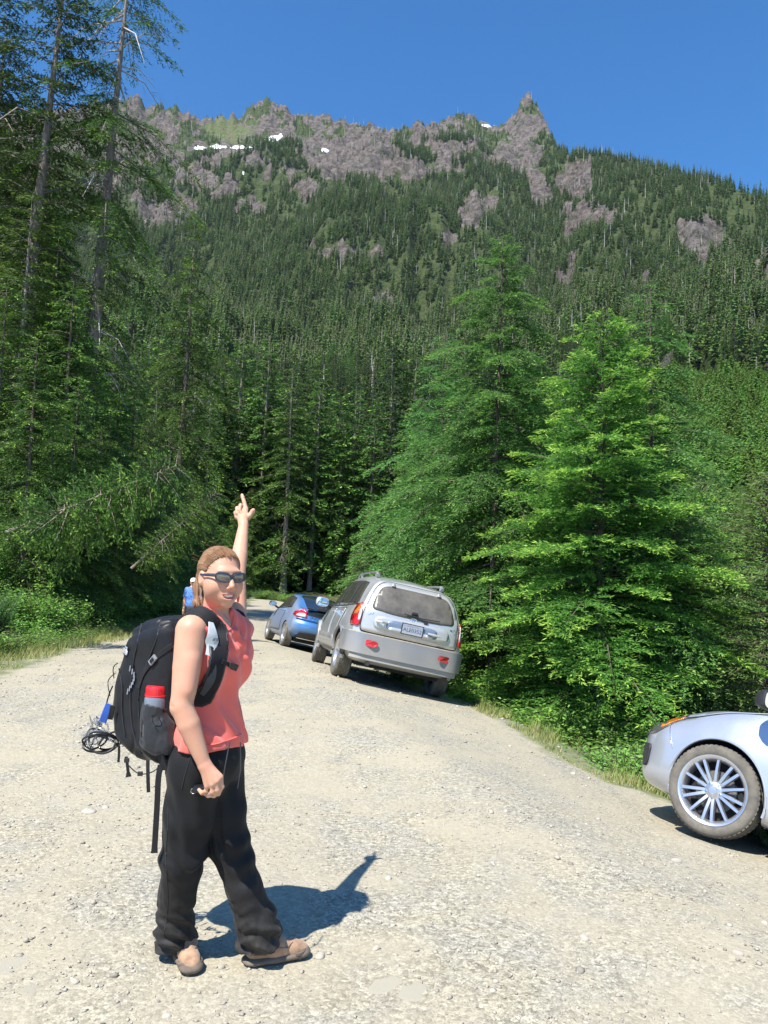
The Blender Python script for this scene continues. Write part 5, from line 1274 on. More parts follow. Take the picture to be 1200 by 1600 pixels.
for s_ in (-1, 1):
    hl = sb.patch('headlamp', roundpoly([(1.68, 0.85), (1.92, 0.785), (2.02, 0.675), (2.0, 0.62), (1.90, 0.64), (1.79, 0.72)], 2), 'y', M_DKLENS, 0.003, 0.007, 0.03, side=s_)
    sb.patch('corner_lamp', roundpoly([(1.72, 0.825), (1.90, 0.775), (1.875, 0.675), (1.81, 0.725)], 1), 'y', M_AMB, 0.011, 0.005, 0.025, parent=hl, side=s_)
    sb.patch('intake_grille', roundpoly(np.array([(1.99, 0.36), (2.02, 0.40), (2.05, 0.52), (2.02, 0.545), (1.945, 0.545), (1.93, 0.51), (1.935, 0.40), (1.95, 0.37)]), 1), 'y', M_BLK, 0.003, 0.012, 0.025, side=s_)
    sb.patch('bumper_gap', [(1.79, 0.715), (1.795, 0.715), (1.712, 0.545), (1.706, 0.545)], 'y', M_CHROME, 0.001, 0.002, 0.03, side=s_)
    sb.patch('front_door_gap', roundpoly([(-0.12, 0.26), (-0.14, 0.91), (0.895, 0.90), (0.91, 0.70), (0.87, 0.26)], 1), 'y', M_SEAM, 0.001, 0.003, 0.06, side=s_)
    sb.patch('front_door', roundpoly([(-0.11, 0.27), (-0.13, 0.90), (0.885, 0.89), (0.898, 0.70), (0.86, 0.27)], 1), 'y', M_SILVER2, 0.004, 0.006, 0.06, side=s_)
    sb.patch('rear_door', roundpoly([(-1.0, 0.62), (-1.05, 0.93), (-0.17, 0.90), (-0.15, 0.27), (-0.80, 0.27)], 1), 'y', M_SILVER2, 0.004, 0.006, 0.06, side=s_)
    sb.framed('front_door_window', roundpoly([(-0.10, 0.96), (-0.20, 1.36), (0.10, 1.33), (0.80, 0.95)], 1), 'y', M_SGLASS, M_SEAM, side=s_)
    sb.framed('rear_door_window', roundpoly([(-1.15, 1.02), (-0.95, 1.34), (-0.27, 1.37), (-0.18, 0.97)], 1), 'y', M_SGLASS, M_SEAM, side=s_)
    m_ = mirror(sb, (1.00, s_*1.0, 1.03), s_, M_BLK, sz=(0.10, 0.22, 0.15))
    m_.matrix_basis = Matrix.Translation((1.00, s_*1.0, 1.03)) @ Matrix.Rotation(rad(-s_*32), 4, 'Z') @ Matrix.Translation((-1.00, -s_*1.0, -1.03))
    sb.patch('sill', [(-0.88, 0.205), (-0.88, 0.25), (0.90, 0.25), (0.90, 0.205)], 'y', M_SILVER2, 0.006, 0.016, 0.08, side=s_)
    sb.patch('side_badge', [(0.90, 0.66), (0.90, 0.675), (0.93, 0.675), (0.93, 0.66)], 'y', M_CHROME, 0.003, 0.003, 0.03, side=s_)
sb.patch('bonnet', roundpoly([(1.0, -0.66), (1.55, -0.655), (1.86, -0.50), (1.99, 0.0), (1.86, 0.50), (1.55, 0.655), (1.0, 0.66), (1.10, 0.0)], 2), 'z', M_SILVER2, 0.003, 0.006, 0.05)
sb.patch('bonnet_gap', roundpoly([(0.99, -0.675), (1.56, -0.67), (1.875, -0.51), (2.01, 0.0), (1.875, 0.51), (1.56, 0.67), (0.99, 0.675), (1.09, 0.0)], 2), 'z', M_SEAM, 0.0, 0.003, 0.05)
sb.patch('grille', roundpoly([(-0.50, 0.60), (0.50, 0.60), (0.42, 0.72), (-0.42, 0.72)], 2), 'x', M_BLK, 0.002, 0.01, 0.05, side=1)
sb.patch('windscreen', roundpoly([(0.22, -0.54), (0.90, -0.66), (0.90, 0.66), (0.22, 0.54)], 2), 'z', M_GLASS, 0.004, 0.004, 0.08)
B = Bag(); B.box((0, 0, 0.22), (3.3, 1.25, 0.10)); B.build('underbody', M_LINER, sb.root, smooth=False)
h_b = math.pi-rad(45)
hv = np.array([math.cos(h_b), math.sin(h_b)]); lv = np.array([-hv[1], hv[0]])
cW = at(1093, 1305, 5.95)
sb.place(cW[:2]-hv*1.32-lv*0.82, 1.32, h_b)
# ================================================================== people and what they carry
def mat_skin(name, col, warm):
    t = NT(name); co = t.coord()
    c = t.mix(t.ramp(t.noise(co, 11, 4), [(0.35, 0), (0.7, 0.8)]), col, warm)
    c = t.mix(t.ramp(t.noise(co, 160, 3), [(0.55, 0), (0.8, 0.35)]), c, tuple(v*0.78 for v in warm))
    c = t.mix(t.attr('lip'), c, (0.56, 0.21, 0.165)); c = t.mix(t.attr('blush'), c, (0.64, 0.27, 0.19))
    b = t.bsdf(c, 0.5, 0, t.bump(t.noise(co, 420, 2), 0.12, 0.001), Specular_IOR_Level=0.4, Subsurface_Weight=0.16, Subsurface_Scale=0.012)
    b.inputs['Subsurface Radius'].default_value = (1.0, 0.35, 0.2)
    return t.done(b)
def mat_cloth(name, col, var=0.15, scale=9, weave=900, rough=0.85, sheen=0.2, dust=0.0, dustcol=(0.32, 0.28, 0.22)):
    t = NT(name); co = t.coord()
    c = t.mix(t.ramp(t.noise(co, scale, 4), [(0.3, 0), (0.7, 1)]), tuple(v*(1-var) for v in col), tuple(v*(1+var) for v in col))
    if dust:
        sx = t.n('ShaderNodeSeparateXYZ'); t.l(co, sx.inputs[0])
        low = t.ramp(sx.outputs[2], [(0.05, 1), (0.42, 0)])
        d = t.math('MULTIPLY', low, t.ramp(t.noise(co, 16, 5, 0.7), [(0.35, 0.1), (0.7, 1)]))
        c = t.mix(t.math('MULTIPLY', d, dust), c, dustcol)
    return t.done(t.bsdf(c, rough, 0, t.bump(t.noise(co, weave, 2), 0.15, 0.001), Sheen_Weight=sheen, Specular_IOR_Level=0.3))
M_SKIN = mat_skin('sunlit_skin', (0.58, 0.335, 0.22), (0.56, 0.265, 0.175))
M_CORAL = mat_cloth('coral_jersey', (0.80, 0.150, 0.115), 0.07, 5, 1400, 0.62, 0.3)
M_PANT = mat_cloth('black_trouser_cloth', (0.0075, 0.0075, 0.0085), 0.25, 6, 700, 0.72, 0.04, dust=0.12)
M_PACK = mat_cloth('black_nylon', (0.0105, 0.011, 0.013), 0.3, 14, 1100, 0.44, 0.05)
M_PACK2 = mat_cloth('black_pocket_cloth', (0.024, 0.026, 0.030), 0.3, 14, 600, 0.55, 0.1)
M_STRAP = mat_cloth('strap_webbing', (0.012, 0.012, 0.014), 0.2, 30, 1200, 0.8, 0.05)
M_GREYMESH = mat_cloth('pale_strap_lining', (0.42, 0.45, 0.48), 0.08, 20, 900, 0.7, 0.1)
M_DKMESH = mat_cloth('dark_strap_lining', (0.06, 0.062, 0.068), 0.15, 20, 900, 0.8, 0.1)
M_SUEDE = mat_cloth('dusty_tan_suede', (0.36, 0.225, 0.14), 0.35, 26, 500, 0.95, 0.2)
M_RUBBER = mat_cloth('grey_brown_rubber', (0.15, 0.12, 0.095), 0.2, 25, 300, 0.9, 0.0)
M_HAIR0 = None
def mat_hair():
    t = NT('brown_hair'); co = t.coord()
    st = t.attr('strand')
    w_ = t.n('ShaderNodeTexNoise'); w_.inputs['Scale'].default_value = 60; w_.inputs['Detail'].default_value = 4
    cm = t.n('ShaderNodeCombineXYZ'); t.l(st, cm.inputs[0]); sx = t.n('ShaderNodeSeparateXYZ'); t.l(co, sx.inputs[0]); t.l(t.math('MULTIPLY', sx.outputs[2], 0.05), cm.inputs[1]); t.l(cm.outputs[0], w_.inputs['Vector'])
    c = t.mix(t.ramp(w_.outputs['Fac'], [(0.40, 0), (0.60, 1)]), (0.095, 0.047, 0.024), (0.42, 0.235, 0.12))
    return t.done(t.bsdf(c, 0.42, 0, t.bump(w_.outputs['Fac'], 0.7, 0.004), Specular_IOR_Level=0.5))
M_HAIR = mat_hair(); M_HAIR2 = simple('hair_strands', (0.27, 0.145, 0.072), 0.4, var=0.15, scale=9)
M_FRAME = simple('blue_grey_frame', (0.035, 0.045, 0.075), 0.28); M_LENS = simple('brown_mirror_lens', (0.20, 0.18, 0.15), 0.08, 0.55, var=0.05)
M_TEETH = simple('teeth', (0.78, 0.74, 0.66), 0.35); M_MOUTH = simple('mouth_dark', (0.09, 0.02, 0.018), 0.6)
M_REDLID = simple('red_plastic', (0.66, 0.022, 0.03), 0.35, var=0.05, Coat_Weight=0.4); M_BUCK = simple('grey_buckle', (0.23, 0.24, 0.26), 0.45)
M_BLUEW = mat_cloth('blue_webbing', (0.03, 0.10, 0.42), 0.15); M_STEEL = simple('steel_chain', (0.50, 0.50, 0.52), 0.35, 0.8); M_RUBB = simple('black_rubber', (0.02, 0.02, 0.022), 0.5)
t_ = NT('clear_bottle'); M_BOTTLE = t_.done(t_.bsdf((0.25, 0.29, 0.36), 0.12, 0, None, Alpha=1.0, Coat_Weight=0.6, Transmission_Weight=0.35, IOR=1.2))
M_LOGO = simple('logo_white', (0.62, 0.64, 0.72), 0.6)

# ---- body frame of the woman: T faces right and a little to the camera, Lw = her left
Tv = nrm(np.array([0.90, -0.42, 0])); Lv = np.array([-Tv[1], Tv[0], 0]); Zv = np.array([0, 0, 1.0]); TM = np.array([Lv, Tv, Zv])
Mid = at(343, 968, 3.22)
g0 = gz(Mid[0], Mid[1])
def tor(l, t, z): return np.array([Mid[0], Mid[1], 0])+Lv*l+Tv*t+Zv*(z+g0*0)
woman = empty('person', (Mid[0], Mid[1], g0), 0, 'woman in coral sleeveless top and black trousers, pointing up at the mountain', 'person')
def rel(o):
    """meshes are made in world place; hang them under the thing without moving them"""
    return o
HF = nrm(np.array([math.sin(rad(37)), -math.cos(rad(37)), -0.02])); HL = nrm(np.cross(Zv, HF)); HU = np.cross(HF, HL); HL2 = -HL
HM = np.array([HL, HF, HU]); HC = at(344.5, 899.5, 3.18); HS = 0.995
def hd(x, y, z):
    z = z*1.13 if z < 0 else z
    return HC+(HL*x+HF*y+HU*z)*HS
sh = at(299, 985, 3.07); el_ = at(284, 1103, 3.01); wr = at(319, 1194, 3.01)
shl = at(367, 974, 3.37); ell_ = at(370.5, 893, 3.50); wrl = at(380.5, 821, 3.66)
hipR = at(312, 1190, 3.19); hipL = at(335, 1190, 3.33); knR = at(287, 1335, 3.22); anR = at(277, 1463, 3.335); knL = at(362, 1325, 3.30); anL = at(402, 1466, 3.315)

lo = np.array([-1.02, 2.86, 0.02]); hi = np.array([-0.42, 3.92, 2.02])
ax_ = axis(-1.02, (-0.86, 0.007), (-0.50, 0.0042), (-0.28, 0.012))
ay_ = axis(2.90, (3.36, 0.0042), (3.60, 0.007), (3.86, 0.0036))
az_ = axis(0.02, (0.68, 0.012), (0.90, 0.0034), (1.42, 0.007), (1.72, 0.0030), (1.79, 0.006), (2.02, 0.0032))
f = Field(ax_, ay_, az_)
def torso(f, o=0.0, k=0.05):
    f.ell(tor(0, -0.005, 1.255), (0.150+o, 0.098+o, 0.165+o), TM, k)
    f.ell(tor(0, -0.015, 1.06), (0.120+o, 0.080+o, 0.15+o), TM, k)
    f.ell(tor(0, -0.015, 0.93), (0.146+o, 0.098+o, 0.13+o), TM, k)
    for s_ in (-1, 1):
        f.ell(tor(s_*0.072, 0.030, 1.225), (0.064+o, 0.056+o, 0.064+o), TM, 0.05)
        f.cap(tor(s_*0.03, -0.015, 1.385), tor(s_*0.135, -0.01, 1.352), 0.045+o, 0.045+o, 0.04)
torso(f)
# head
f.ell(hd(0, -0.017, 0.035), (0.0735*HS, 0.092*HS, 0.082*HS), HM, 0.01)
f.ell(hd(0, 0.022, -0.025), (0.0625*HS, 0.072*HS, 0.088*HS), HM, 0.03)
f.ell(hd(0, 0.026, -0.074), (0.049*HS, 0.058*HS, 0.036*HS), HM, 0.02)
f.ell(hd(0, 0.070, -0.098), (0.019, 0.017, 0.015), HM, 0.022)
for s_ in (-1, 1):
    f.ell(hd(s_*0.037, 0.054, -0.034), (0.025, 0.022, 0.023), HM, 0.035)
    f.ell(hd(s_*0.050, 0.020, -0.038), (0.020, 0.042, 0.038), HM, 0.03)
    f.ell(hd(s_*0.030, 0.098, 0.000), (0.019, 0.012, 0.012), HM, 0.012, 'cut')
    f.ell(hd(s_*0.077, -0.010, -0.012), (0.010, 0.018, 0.031), HM, 0.008)
    f.ell(hd(s_*0.086, -0.006, -0.008), (0.006, 0.010, 0.017), HM, 0.005, 'cut')
f.ell(hd(0, 0.080, 0.020), (0.050, 0.014, 0.011), HM, 0.018)
f.cap(hd(0, 0.086, 0.006), hd(0, 0.109, -0.033), 0.0080, 0.0118, 0.010)
for s_ in (-1, 1): f.ell(hd(s_*0.0115, 0.097, -0.040), (0.008, 0.009, 0.0075), HM, 0.006)
f.ell(hd(0, 0.078, -0.070), (0.030, 0.018, 0.020), HM, 0.02)
lipU = [(-0.0300, 0.076, -0.0570), (-0.015, 0.0900, -0.0600), (0, 0.0945, -0.0610), (0.015, 0.0900, -0.0600), (0.0300, 0.076, -0.0570)]
lipD = [(-0.0300, 0.076, -0.0570), (-0.016, 0.087, -0.0750), (0, 0.0915, -0.0805), (0.016, 0.087, -0.0750), (0.0300, 0.076, -0.0570)]
for L_ in (lipU, lipD):
    for a_, b_ in zip(L_[:-1], L_[1:]): f.cap(hd(*a_), hd(*b_), 0.0036, 0.0036, 0.005)
f.ell(hd(0, 0.093, -0.0695), (0.0250, 0.017, 0.0092), HM, 0.002, 'cut'); f.ell(hd(0, 0.088, -0.0650), (0.0275, 0.014, 0.0045), HM, 0.002, 'cut')
# neck
nb_ = tor(0, -0.02, 1.385)
f.cap(hd(0, -0.026, -0.055), nb_, 0.047, 0.056, 0.014)
f.cap(hd(-0.045, -0.005, -0.075), tor(-0.03, 0.055, 1.375), 0.011, 0.010, 0.02)
# arms
f.cap(tor(-0.10, -0.01, 1.355), sh, 0.05, 0.057, 0.04)
um = sh*0.5+el_*0.5
f.cap(sh, um, 0.060, 0.052, 0.004); f.cap(um, el_, 0.052, 0.041, 0.004)
fm = el_*0.68+wr*0.32; f.cap(el_, fm, 0.041, 0.0425, 0.004); f.cap(fm, wr, 0.0425, 0.0245, 0.004)
f.cap(tor(0.10, -0.01, 1.355), shl, 0.05, 0.055, 0.04)
f.cap(el_+np.array([-0.012, 0.006, 0.012]), el_+np.array([-0.016, 0.006, -0.012]), 0.030, 0.028, 0.012)
f.cap(el_+np.array([-0.040, -0.022, 0.004]), el_+np.array([-0.020, -0.040, 0.000]), 0.0045, 0.0045, 0.006, 'cut')
f.cap(el_*0.55+um*0.45+np.array([0.016, -0.018, 0.0]), um*0.8+sh*0.2+np.array([0.014, -0.016, 0]), 0.030, 0.036, 0.02)
f.cap(shl, ell_, 0.050, 0.0365, 0.004); fml = ell_*0.65+wrl*0.35; f.cap(ell_, fml, 0.0365, 0.0355, 0.004); f.cap(fml, wrl, 0.0355, 0.0225, 0.004)
# legs inside the trousers (the one body goes down to the ankles)
f.ell(tor(0, -0.01, 0.84), (0.15, 0.11, 0.10), TM, 0.04)
for a_, b_, c_ in ((hipR, knR, anR), (hipL, knL, anL)):
    f.cap(a_, b_, 0.075, 0.05, 0.03); f.cap(b_, c_, 0.05, 0.036, 0.02)
# right hand: back of the hand to the camera, fingers closed round a small black case
def fin(f, pts, r, k=0.0035):
    for i in range(len(pts)-1):
        ra = r*(1-0.07*i); f.cap(pts[i], pts[i+1], ra, ra*0.93, k)
        if i: f.cap(pts[i], pts[i]+1e-4, ra*1.07, ra*1.07, k)
pn = nrm(np.array([0.15, 1.0, 0.05]))
kn = [at(344, 1214, 3.005), at(338.5, 1220, 2.995), at(331.5, 1225, 2.995), at(324, 1227.5, 3.005)]
for i, K_ in enumerate(kn): f.cap(wr+(K_-wr)*0.12, K_, 0.019, 0.0125, 0.010)
f.cap(wr, at(331, 1214, 3.015), 0.023, 0.024, 0.012, sq=(pn, 0.62))
ends = [[(346.5, 1229, 3.012), (341, 1240, 3.035), (334, 1240, 3.05)], [(340, 1234, 3.002), (334, 1243, 3.028), (327, 1241, 3.045)], [(332, 1237, 3.0), (325.5, 1243, 3.026), (319, 1239, 3.045)], [(322, 1236, 3.01), (315.5, 1239, 3.032), (311, 1234, 3.045)]]
for K_, E_, r_ in zip(kn, ends, (0.0100, 0.0102, 0.0097, 0.0088)): fin(f, [K_]+[at(*e) for e in E_], r_, 0.003)
fin(f, [at(330, 1203, 3.04), at(341, 1212, 3.055), at(344, 1226, 3.065), at(338, 1235, 3.07)], 0.0115, 0.006)
# left hand: forefinger pointing up, thumb out to the right, the others curled
w2 = at(380, 806, 3.70)
kl = [at(384.0, 795, 3.728), at(379, 793, 3.735), at(374.5, 795.5, 3.735), at(371.5, 800, 3.73)]
for K_ in kl: f.cap(wrl+(K_-wrl)*0.10, K_, 0.018, 0.0125, 0.010)
fin(f, [kl[0], at(381.5, 784.5, 3.745), at(379.3, 777.5, 3.755), at(378.2, 773.5, 3.76)], 0.0098, 0.003)
for K_, E_ in zip(kl[1:], ([(376, 789.5, 3.715), (374, 797, 3.695), (377, 802, 3.69)], [(370.5, 794, 3.715), (370.5, 802, 3.695), (374, 806, 3.692)], [(368, 801, 3.712), (369.5, 808, 3.698), (373, 811, 3.695)])):
    fin(f, [K_]+[at(*e) for e in E_], 0.0093, 0.003)
fin(f, [at(383.5, 813, 3.69), at(389.5, 806, 3.70), at(394.5, 799.5, 3.705), at(396.0, 797, 3.70)], 0.0112, 0.006)
def head_local(V): q = (V-HC)/HS; z = q@HU; return q@HL, q@HF, np.where(z < 0, z/1.13, z)
def lipmask(V):
    x, y, z = head_local(V); inm = (np.abs(x) < 0.031) & (y > 0.06)
    zc = -0.0695+0.009*(x/0.028)**2; half = 0.0135*(1-(x/0.031)**2).clip(0)
    return np.where(inm, sstep(1.1, 0.85, np.abs(z-zc)/np.maximum(half, 1e-4)), 0)
def blush(V):
    x, y, z = head_local(V); m = np.zeros(len(V))
    for s_ in (-1, 1): m += 0.45*np.exp(-(((x-s_*0.040)/0.018)**2+((z+0.035)/0.016)**2))*(y > 0.03)
    m += 0.4*np.exp(-((x/0.012)**2+((z+0.036)/0.012)**2))*(y > 0.09)
    d = V-um; m += 0.40*np.exp(-((d*d).sum(1))/0.10**2)
    for K_ in kn+kl: m += 0.25*np.exp(-(((V-K_)**2).sum(1))/0.012**2)
    return np.clip(m, 0, 0.7)
body = field_obj(f, 'body', M_SKIN, None, 2, attrs={'lip': lipmask, 'blush': blush})
parts = [body]
# teeth and mouth
f2 = Field(axis(HC[0]-0.12, (HC[0]+0.12, 0.002)), axis(HC[1]-0.14, (HC[1]+0.06, 0.002)), axis(HC[2]-0.10, (HC[2]-0.04, 0.002)))
f2.ell(hd(0, 0.062, -0.0655), (0.0270, 0.0290, 0.0105), HM, 0.001); parts.append(field_obj(f2, 'teeth', M_TEETH, None, 1))
# hair
hx = axis(HC[0]-0.24, (HC[0]+0.13, 0.0036)); hy = axis(HC[1]-0.14, (HC[1]+0.22, 0.0036)); hz = axis(HC[2]-0.24, (HC[2]+0.15, 0.0036))
f3 = Field(hx, hy, hz)
f3.ell(hd(0, -0.019, 0.034), (0.0785*HS, 0.098*HS, 0.0865*HS), HM, 0.005)
f3.ell(hd(0, -0.055, -0.012), (0.066, 0.060, 0.062), HM, 0.02)
def hair_plane(X, Y, Z):
    p = [(X-HC[0])/HS, (Y-HC[1])/HS, (Z-HC[2])/HS]
    x = sum(p[i]*HL[i] for i in range(3)); y = sum(p[i]*HF[i] for i in range(3)); z = sum(p[i]*HU[i] for i in range(3))
    d = 0.857*y-0.516*z-0.0085+0.10*np.maximum(0, np.abs(x)-0.05)-0.9*np.maximum(0, 0.045-np.abs(x))*0.15
    d = np.maximum(d, -0.085-z); d = np.maximum(d, np.where(np.abs(x) > 0.07, 0.004-(z-0.012)+np.where(y < -0.025, -0.05, 0), d))
    return d*HS
f3.put(HC-0.3, HC+0.3, hair_plane, 0.0, 'and')
def strands(X, Y, Z):
    p = [(X-HC[0]), (Y-HC[1]), (Z-HC[2])]; x = sum(p[i]*HL[i] for i in range(3)); y = sum(p[i]*HF[i] for i in range(3)); z = sum(p[i]*HU[i] for i in range(3))
    a = np.arctan2(x, z+0.02+0*y); return 0.0006*np.sin(a*60+vnoise(a*5, y*20, 0, 3)*3)+0.0022*vnoise(a*9, y*16, 0, 4)
f3.put(HC-0.3, HC+0.3, strands, 0.0, 'disp')
pt = [hd(0, -0.108, 0.020), hd(-0.012, -0.135, -0.010), hd(-0.022, -0.140, -0.055), hd(-0.026, -0.128, -0.105), hd(-0.030, -0.112, -0.150)]
for (a_, b_), (ra, rb) in zip(zip(pt[:-1], pt[1:]), ((0.020, 0.026), (0.026, 0.027), (0.027, 0.022), (0.022, 0.009))): f3.cap(a_, b_, ra, rb, 0.015)
f3.put(np.array(pt[4])-0.06, np.array(pt[1])+0.05, lambda X, Y, Z: 0.0035*np.sin(((X-HC[0])*HL[0]+(Y-HC[1])*HL[1])*420+Z*40), 0, 'disp')
def strand_attr(V):
    x, y, z = head_local(V); a = np.arctan2(x, z+0.02); pony = sstep(-0.09, -0.115, y); return a*(1-pony)*0.9+(x*28+y*9)*pony
hair = field_obj(f3, 'hair', M_HAIR, None, 2, attrs={'strand': strand_attr}); parts.append(hair)
B = Bag(); g = np.random.default_rng(3)
for k in range(14):
    a = g.uniform(-1.5, 1.5); y0 = g.uniform(-0.08, 0.04); r_ = 0.088
    p0 = hd(math.sin(a)*r_, y0, 0.033+math.cos(a)*0.094); d = hd(math.sin(a)*0.1+g.normal(0, .03), y0-0.03+g.normal(0, .02), 0.045+math.cos(a)*0.11)-HC; d = d/np.linalg.norm(d)
    p2 = p0+HF*(-0.03-0.02*g.random())*HS+d*g.uniform(0.004, 0.014); B.tube([p0-d*0.004, (p0+p2)/2+d*0.006, p2], 0.00035, 3)
for k in range(240):
    a = g.uniform(-1.75, 1.75); y0 = 0.070*math.cos(a*0.72)-0.004+g.normal(0, 0.004); pts = []
    for q in np.linspace(0, 1, 7):
        aa = a*(1-0.55*q**1.5); yy = y0*(1-q)+(-0.112)*q; rr_ = math.sqrt(max(0.02, 1-((yy+0.019)/0.104)**2)); zz = 0.034+math.cos(aa)*0.0880*rr_-0.035*q**2; xx = math.sin(aa)*0.0790*rr_*(1-0.35*q**2)
        pts.append(hd(xx, yy, zz)+nrm(hd(xx, yy, zz)-hd(0, -0.02, 0.03))*(0.0005+0.0016*math.sin(q*3)*g.random()))
    B.tube(pts, g.uniform(0.0005, 0.0009), 4)
o_ = B.build('loose_hairs', M_HAIR2, None); o_['kind'] = 'stuff'; o_.parent = hair
# sunglasses
def lens_pt(x, z): return hd(x, 0.1035-3.3*x*x*(1 if abs(x) < 0.06 else 1), z)
gl_root = None
frame = Bag(); lens_objs = []
for s_ in (-1, 1):
    out = []
    for th in np.linspace(0, 2*np.pi, 28, endpoint=False):
        cx, cz_ = math.cos(th), math.sin(th); w_ = 0.0300; h_ = 0.0158 if cz_ > 0 else 0.0158
        xx = s_*(0.0345+w_*math.copysign(abs(cx)**0.85, cx)); zz = -0.002+h_*math.copysign(abs(cz_)**0.9, cz_)+0.10*(abs(xx)-0.0345)
        out.append(lens_pt(xx, zz))
    out = np.array(out); frame.tube(out, 0.0036, 6, closed=True)
    c_ = out.mean(0)+HF*0.0035; L_ = Bag(); V_ = [c_]+[c_+(p-c_)*0.55+HF*0.0015 for p in out]+list(out); n_ = 28
    F_ = [(0, 1+k, 1+(k+1) % n_) for k in range(n_)]+[(1+k, 1+n_+k, 1+n_+(k+1) % n_, 1+(k+1) % n_) for k in range(n_)]
    L_.add(V_, F_); lens_objs.append(L_)
    frame.tube([lens_pt(s_*0.0625, 0.004), hd(s_*0.0765, 0.055, 0.004), hd(s_*0.083, 0.01, 0.002), hd(s_*0.082, -0.012, 0.004)], [0.0052, 0.0046, 0.0036, 0.0026], 6, flat=(0.6, 1.3))
frame.tube([lens_pt(-0.009, 0.003), lens_pt(0, 0.0055), lens_pt(0.009, 0.003)], 0.0038, 6)
fr = frame.build('sunglasses', M_FRAME, None); parts.append(fr)
for L_ in lens_objs: L_.build('lens', M_LENS, fr)
for s_, m_ in ((1, M_CORAL), (-1, M_STEEL)):
    B = Bag(); e0 = hd(s_*0.082, 0.002, -0.043); B.tube([e0, e0-Zv*0.02, e0-Zv*0.045], [0.0012, 0.0012, 0.0012], 5)
    if s_ > 0: B.tube([e0-Zv*0.020, e0-Zv*0.035, e0-Zv*0.056], [0.003, 0.0065, 0.004], 7)
    else: B.tube([e0-Zv*0.030, e0-Zv*0.040], [0.002, 0.0024], 6)
    parts.append(B.build('earring', m_, None))
# shirt
sx_ = axis(-1.0, (-0.42, 0.0055)); sy_ = axis(2.96, (3.56, 0.0055)); sz_ = axis(0.84, (1.46, 0.0055))
f4 = Field(sx_, sy_, sz_); torso(f4, 0.011)
for s_ in (-1, 1): f4.cap(tor(s_*0.05, -0.015, 1.375), tor(s_*0.150, -0.01, 1.355), 0.058, 0.056, 0.03)
f4.put(tor(0, 0, 0.8)-0.3, tor(0, 0, 1.1)+0.3, lambda X, Y, Z: -0.017*sstep(1.0, 0.90, Z), 0, 'disp')
def folds(X, Y, Z):
    t_ = (X-Mid[0])*Tv[0]+(Y-Mid[1])*Tv[1]; l_ = (X-Mid[0])*Lv[0]+(Y-Mid[1])*Lv[1]
    a = vnoise(l_*5+Z*2, t_*5+Z*8, Z*3, 11); dg = l_*1.0-t_*0.3+Z*0.55
    d = 0.0072*np.sin(dg*58+a*7)+0.0025*np.sin(dg*120+a*11)*sstep(1.2, 0.95, Z)*sstep(1.24, 1.05, Z)*sstep(-0.1, 0.05, t_) + 0.003*a
    # gathered folds running from the strap across the chest, cowl folds under the neck
    rr = np.sqrt((l_+0.02)**2+(Z-1.40)**2*0.8); d += 0.0048*np.sin(rr*105+a*2)*sstep(0.19, 0.12, rr)*sstep(0.02, 0.05, t_)
    d += 0.004*np.sin((Z*0.8+l_*0.7)*110+a*3)*np.exp(-((Z-1.27)/0.045)**2-((l_+0.02)/0.08)**2)
    return d
f4.put((-1.1, 2.9, 0.8), (-0.4, 3.6, 1.5), folds, 0, 'disp')
hem = lambda X, Y, Z: 0.893+0.013*((X-Mid[0])*Tv[0]+(Y-Mid[1])*Tv[1])*4+0.004*np.sin(X*40)-Z
f4.put((-1.1, 2.9, 0.8), (-0.4, 3.6, 1.5), hem, 0, 'and')
f4.cap(hd(0, 0.02, -0.10), tor(-0.01, 0.085, 1.378), 0.046, 0.022, 0.008, 'cut'); f4.cap(hd(0, -0.02, -0.02), tor(0, -0.02, 1.43), 0.058, 0.060, 0.006, 'cut')
f4.cap(tor(-0.200, -0.005, 1.47), tor(-0.190, 0.0, 1.27), 0.052, 0.040, 0.006, 'cut'); f4.cap(tor(0.185, -0.01, 1.48), tor(0.178, 0.0, 1.27), 0.052, 0.045, 0.006, 'cut')
shirt = field_obj(f4, 'shirt', M_CORAL, None, 1); parts.append(shirt)
# trousers
px_ = axis(-0.98, (-0.32, 0.0060)); py_ = axis(3.00, (3.56, 0.0060)); pz_ = axis(0.02, (0.96, 0.0075))
f5 = Field(px_, py_, pz_)
f5.ell(tor(0, -0.028, 0.845), (0.170, 0.138, 0.13), TM, 0.03); f5.ell(tor(0, -0.05, 0.79), (0.155, 0.125, 0.10), TM, 0.04)
f5.ell(tor(0, -0.015, 0.92), (0.150, 0.104, 0.05), TM, 0.03)
def leg(pts, k=0.02):
    for (a_, ra, qa), (b_, rb, qb) in zip(pts[:-1], pts[1:]): f5.cap(a_, b_, ra, rb, k)
leg([(at(309, 1195, 3.19), 0.112, 0), (at(295, 1275, 3.20), 0.094, 0), (at(285, 1335, 3.22), 0.084, 0), (at(277, 1400, 3.27), 0.070, 0), (at(274, 1445, 3.31), 0.072, 0), (at(275, 1470, 3.335), 0.078, 0)])
leg([(at(334, 1195, 3.31), 0.112, 0), (at(349, 1265, 3.30), 0.092, 0), (at(360, 1320, 3.29), 0.078, 0), (at(380, 1385, 3.29), 0.068, 0), (at(401, 1440, 3.305), 0.078, 0), (at(408, 1472, 3.32), 0.088, 0)])
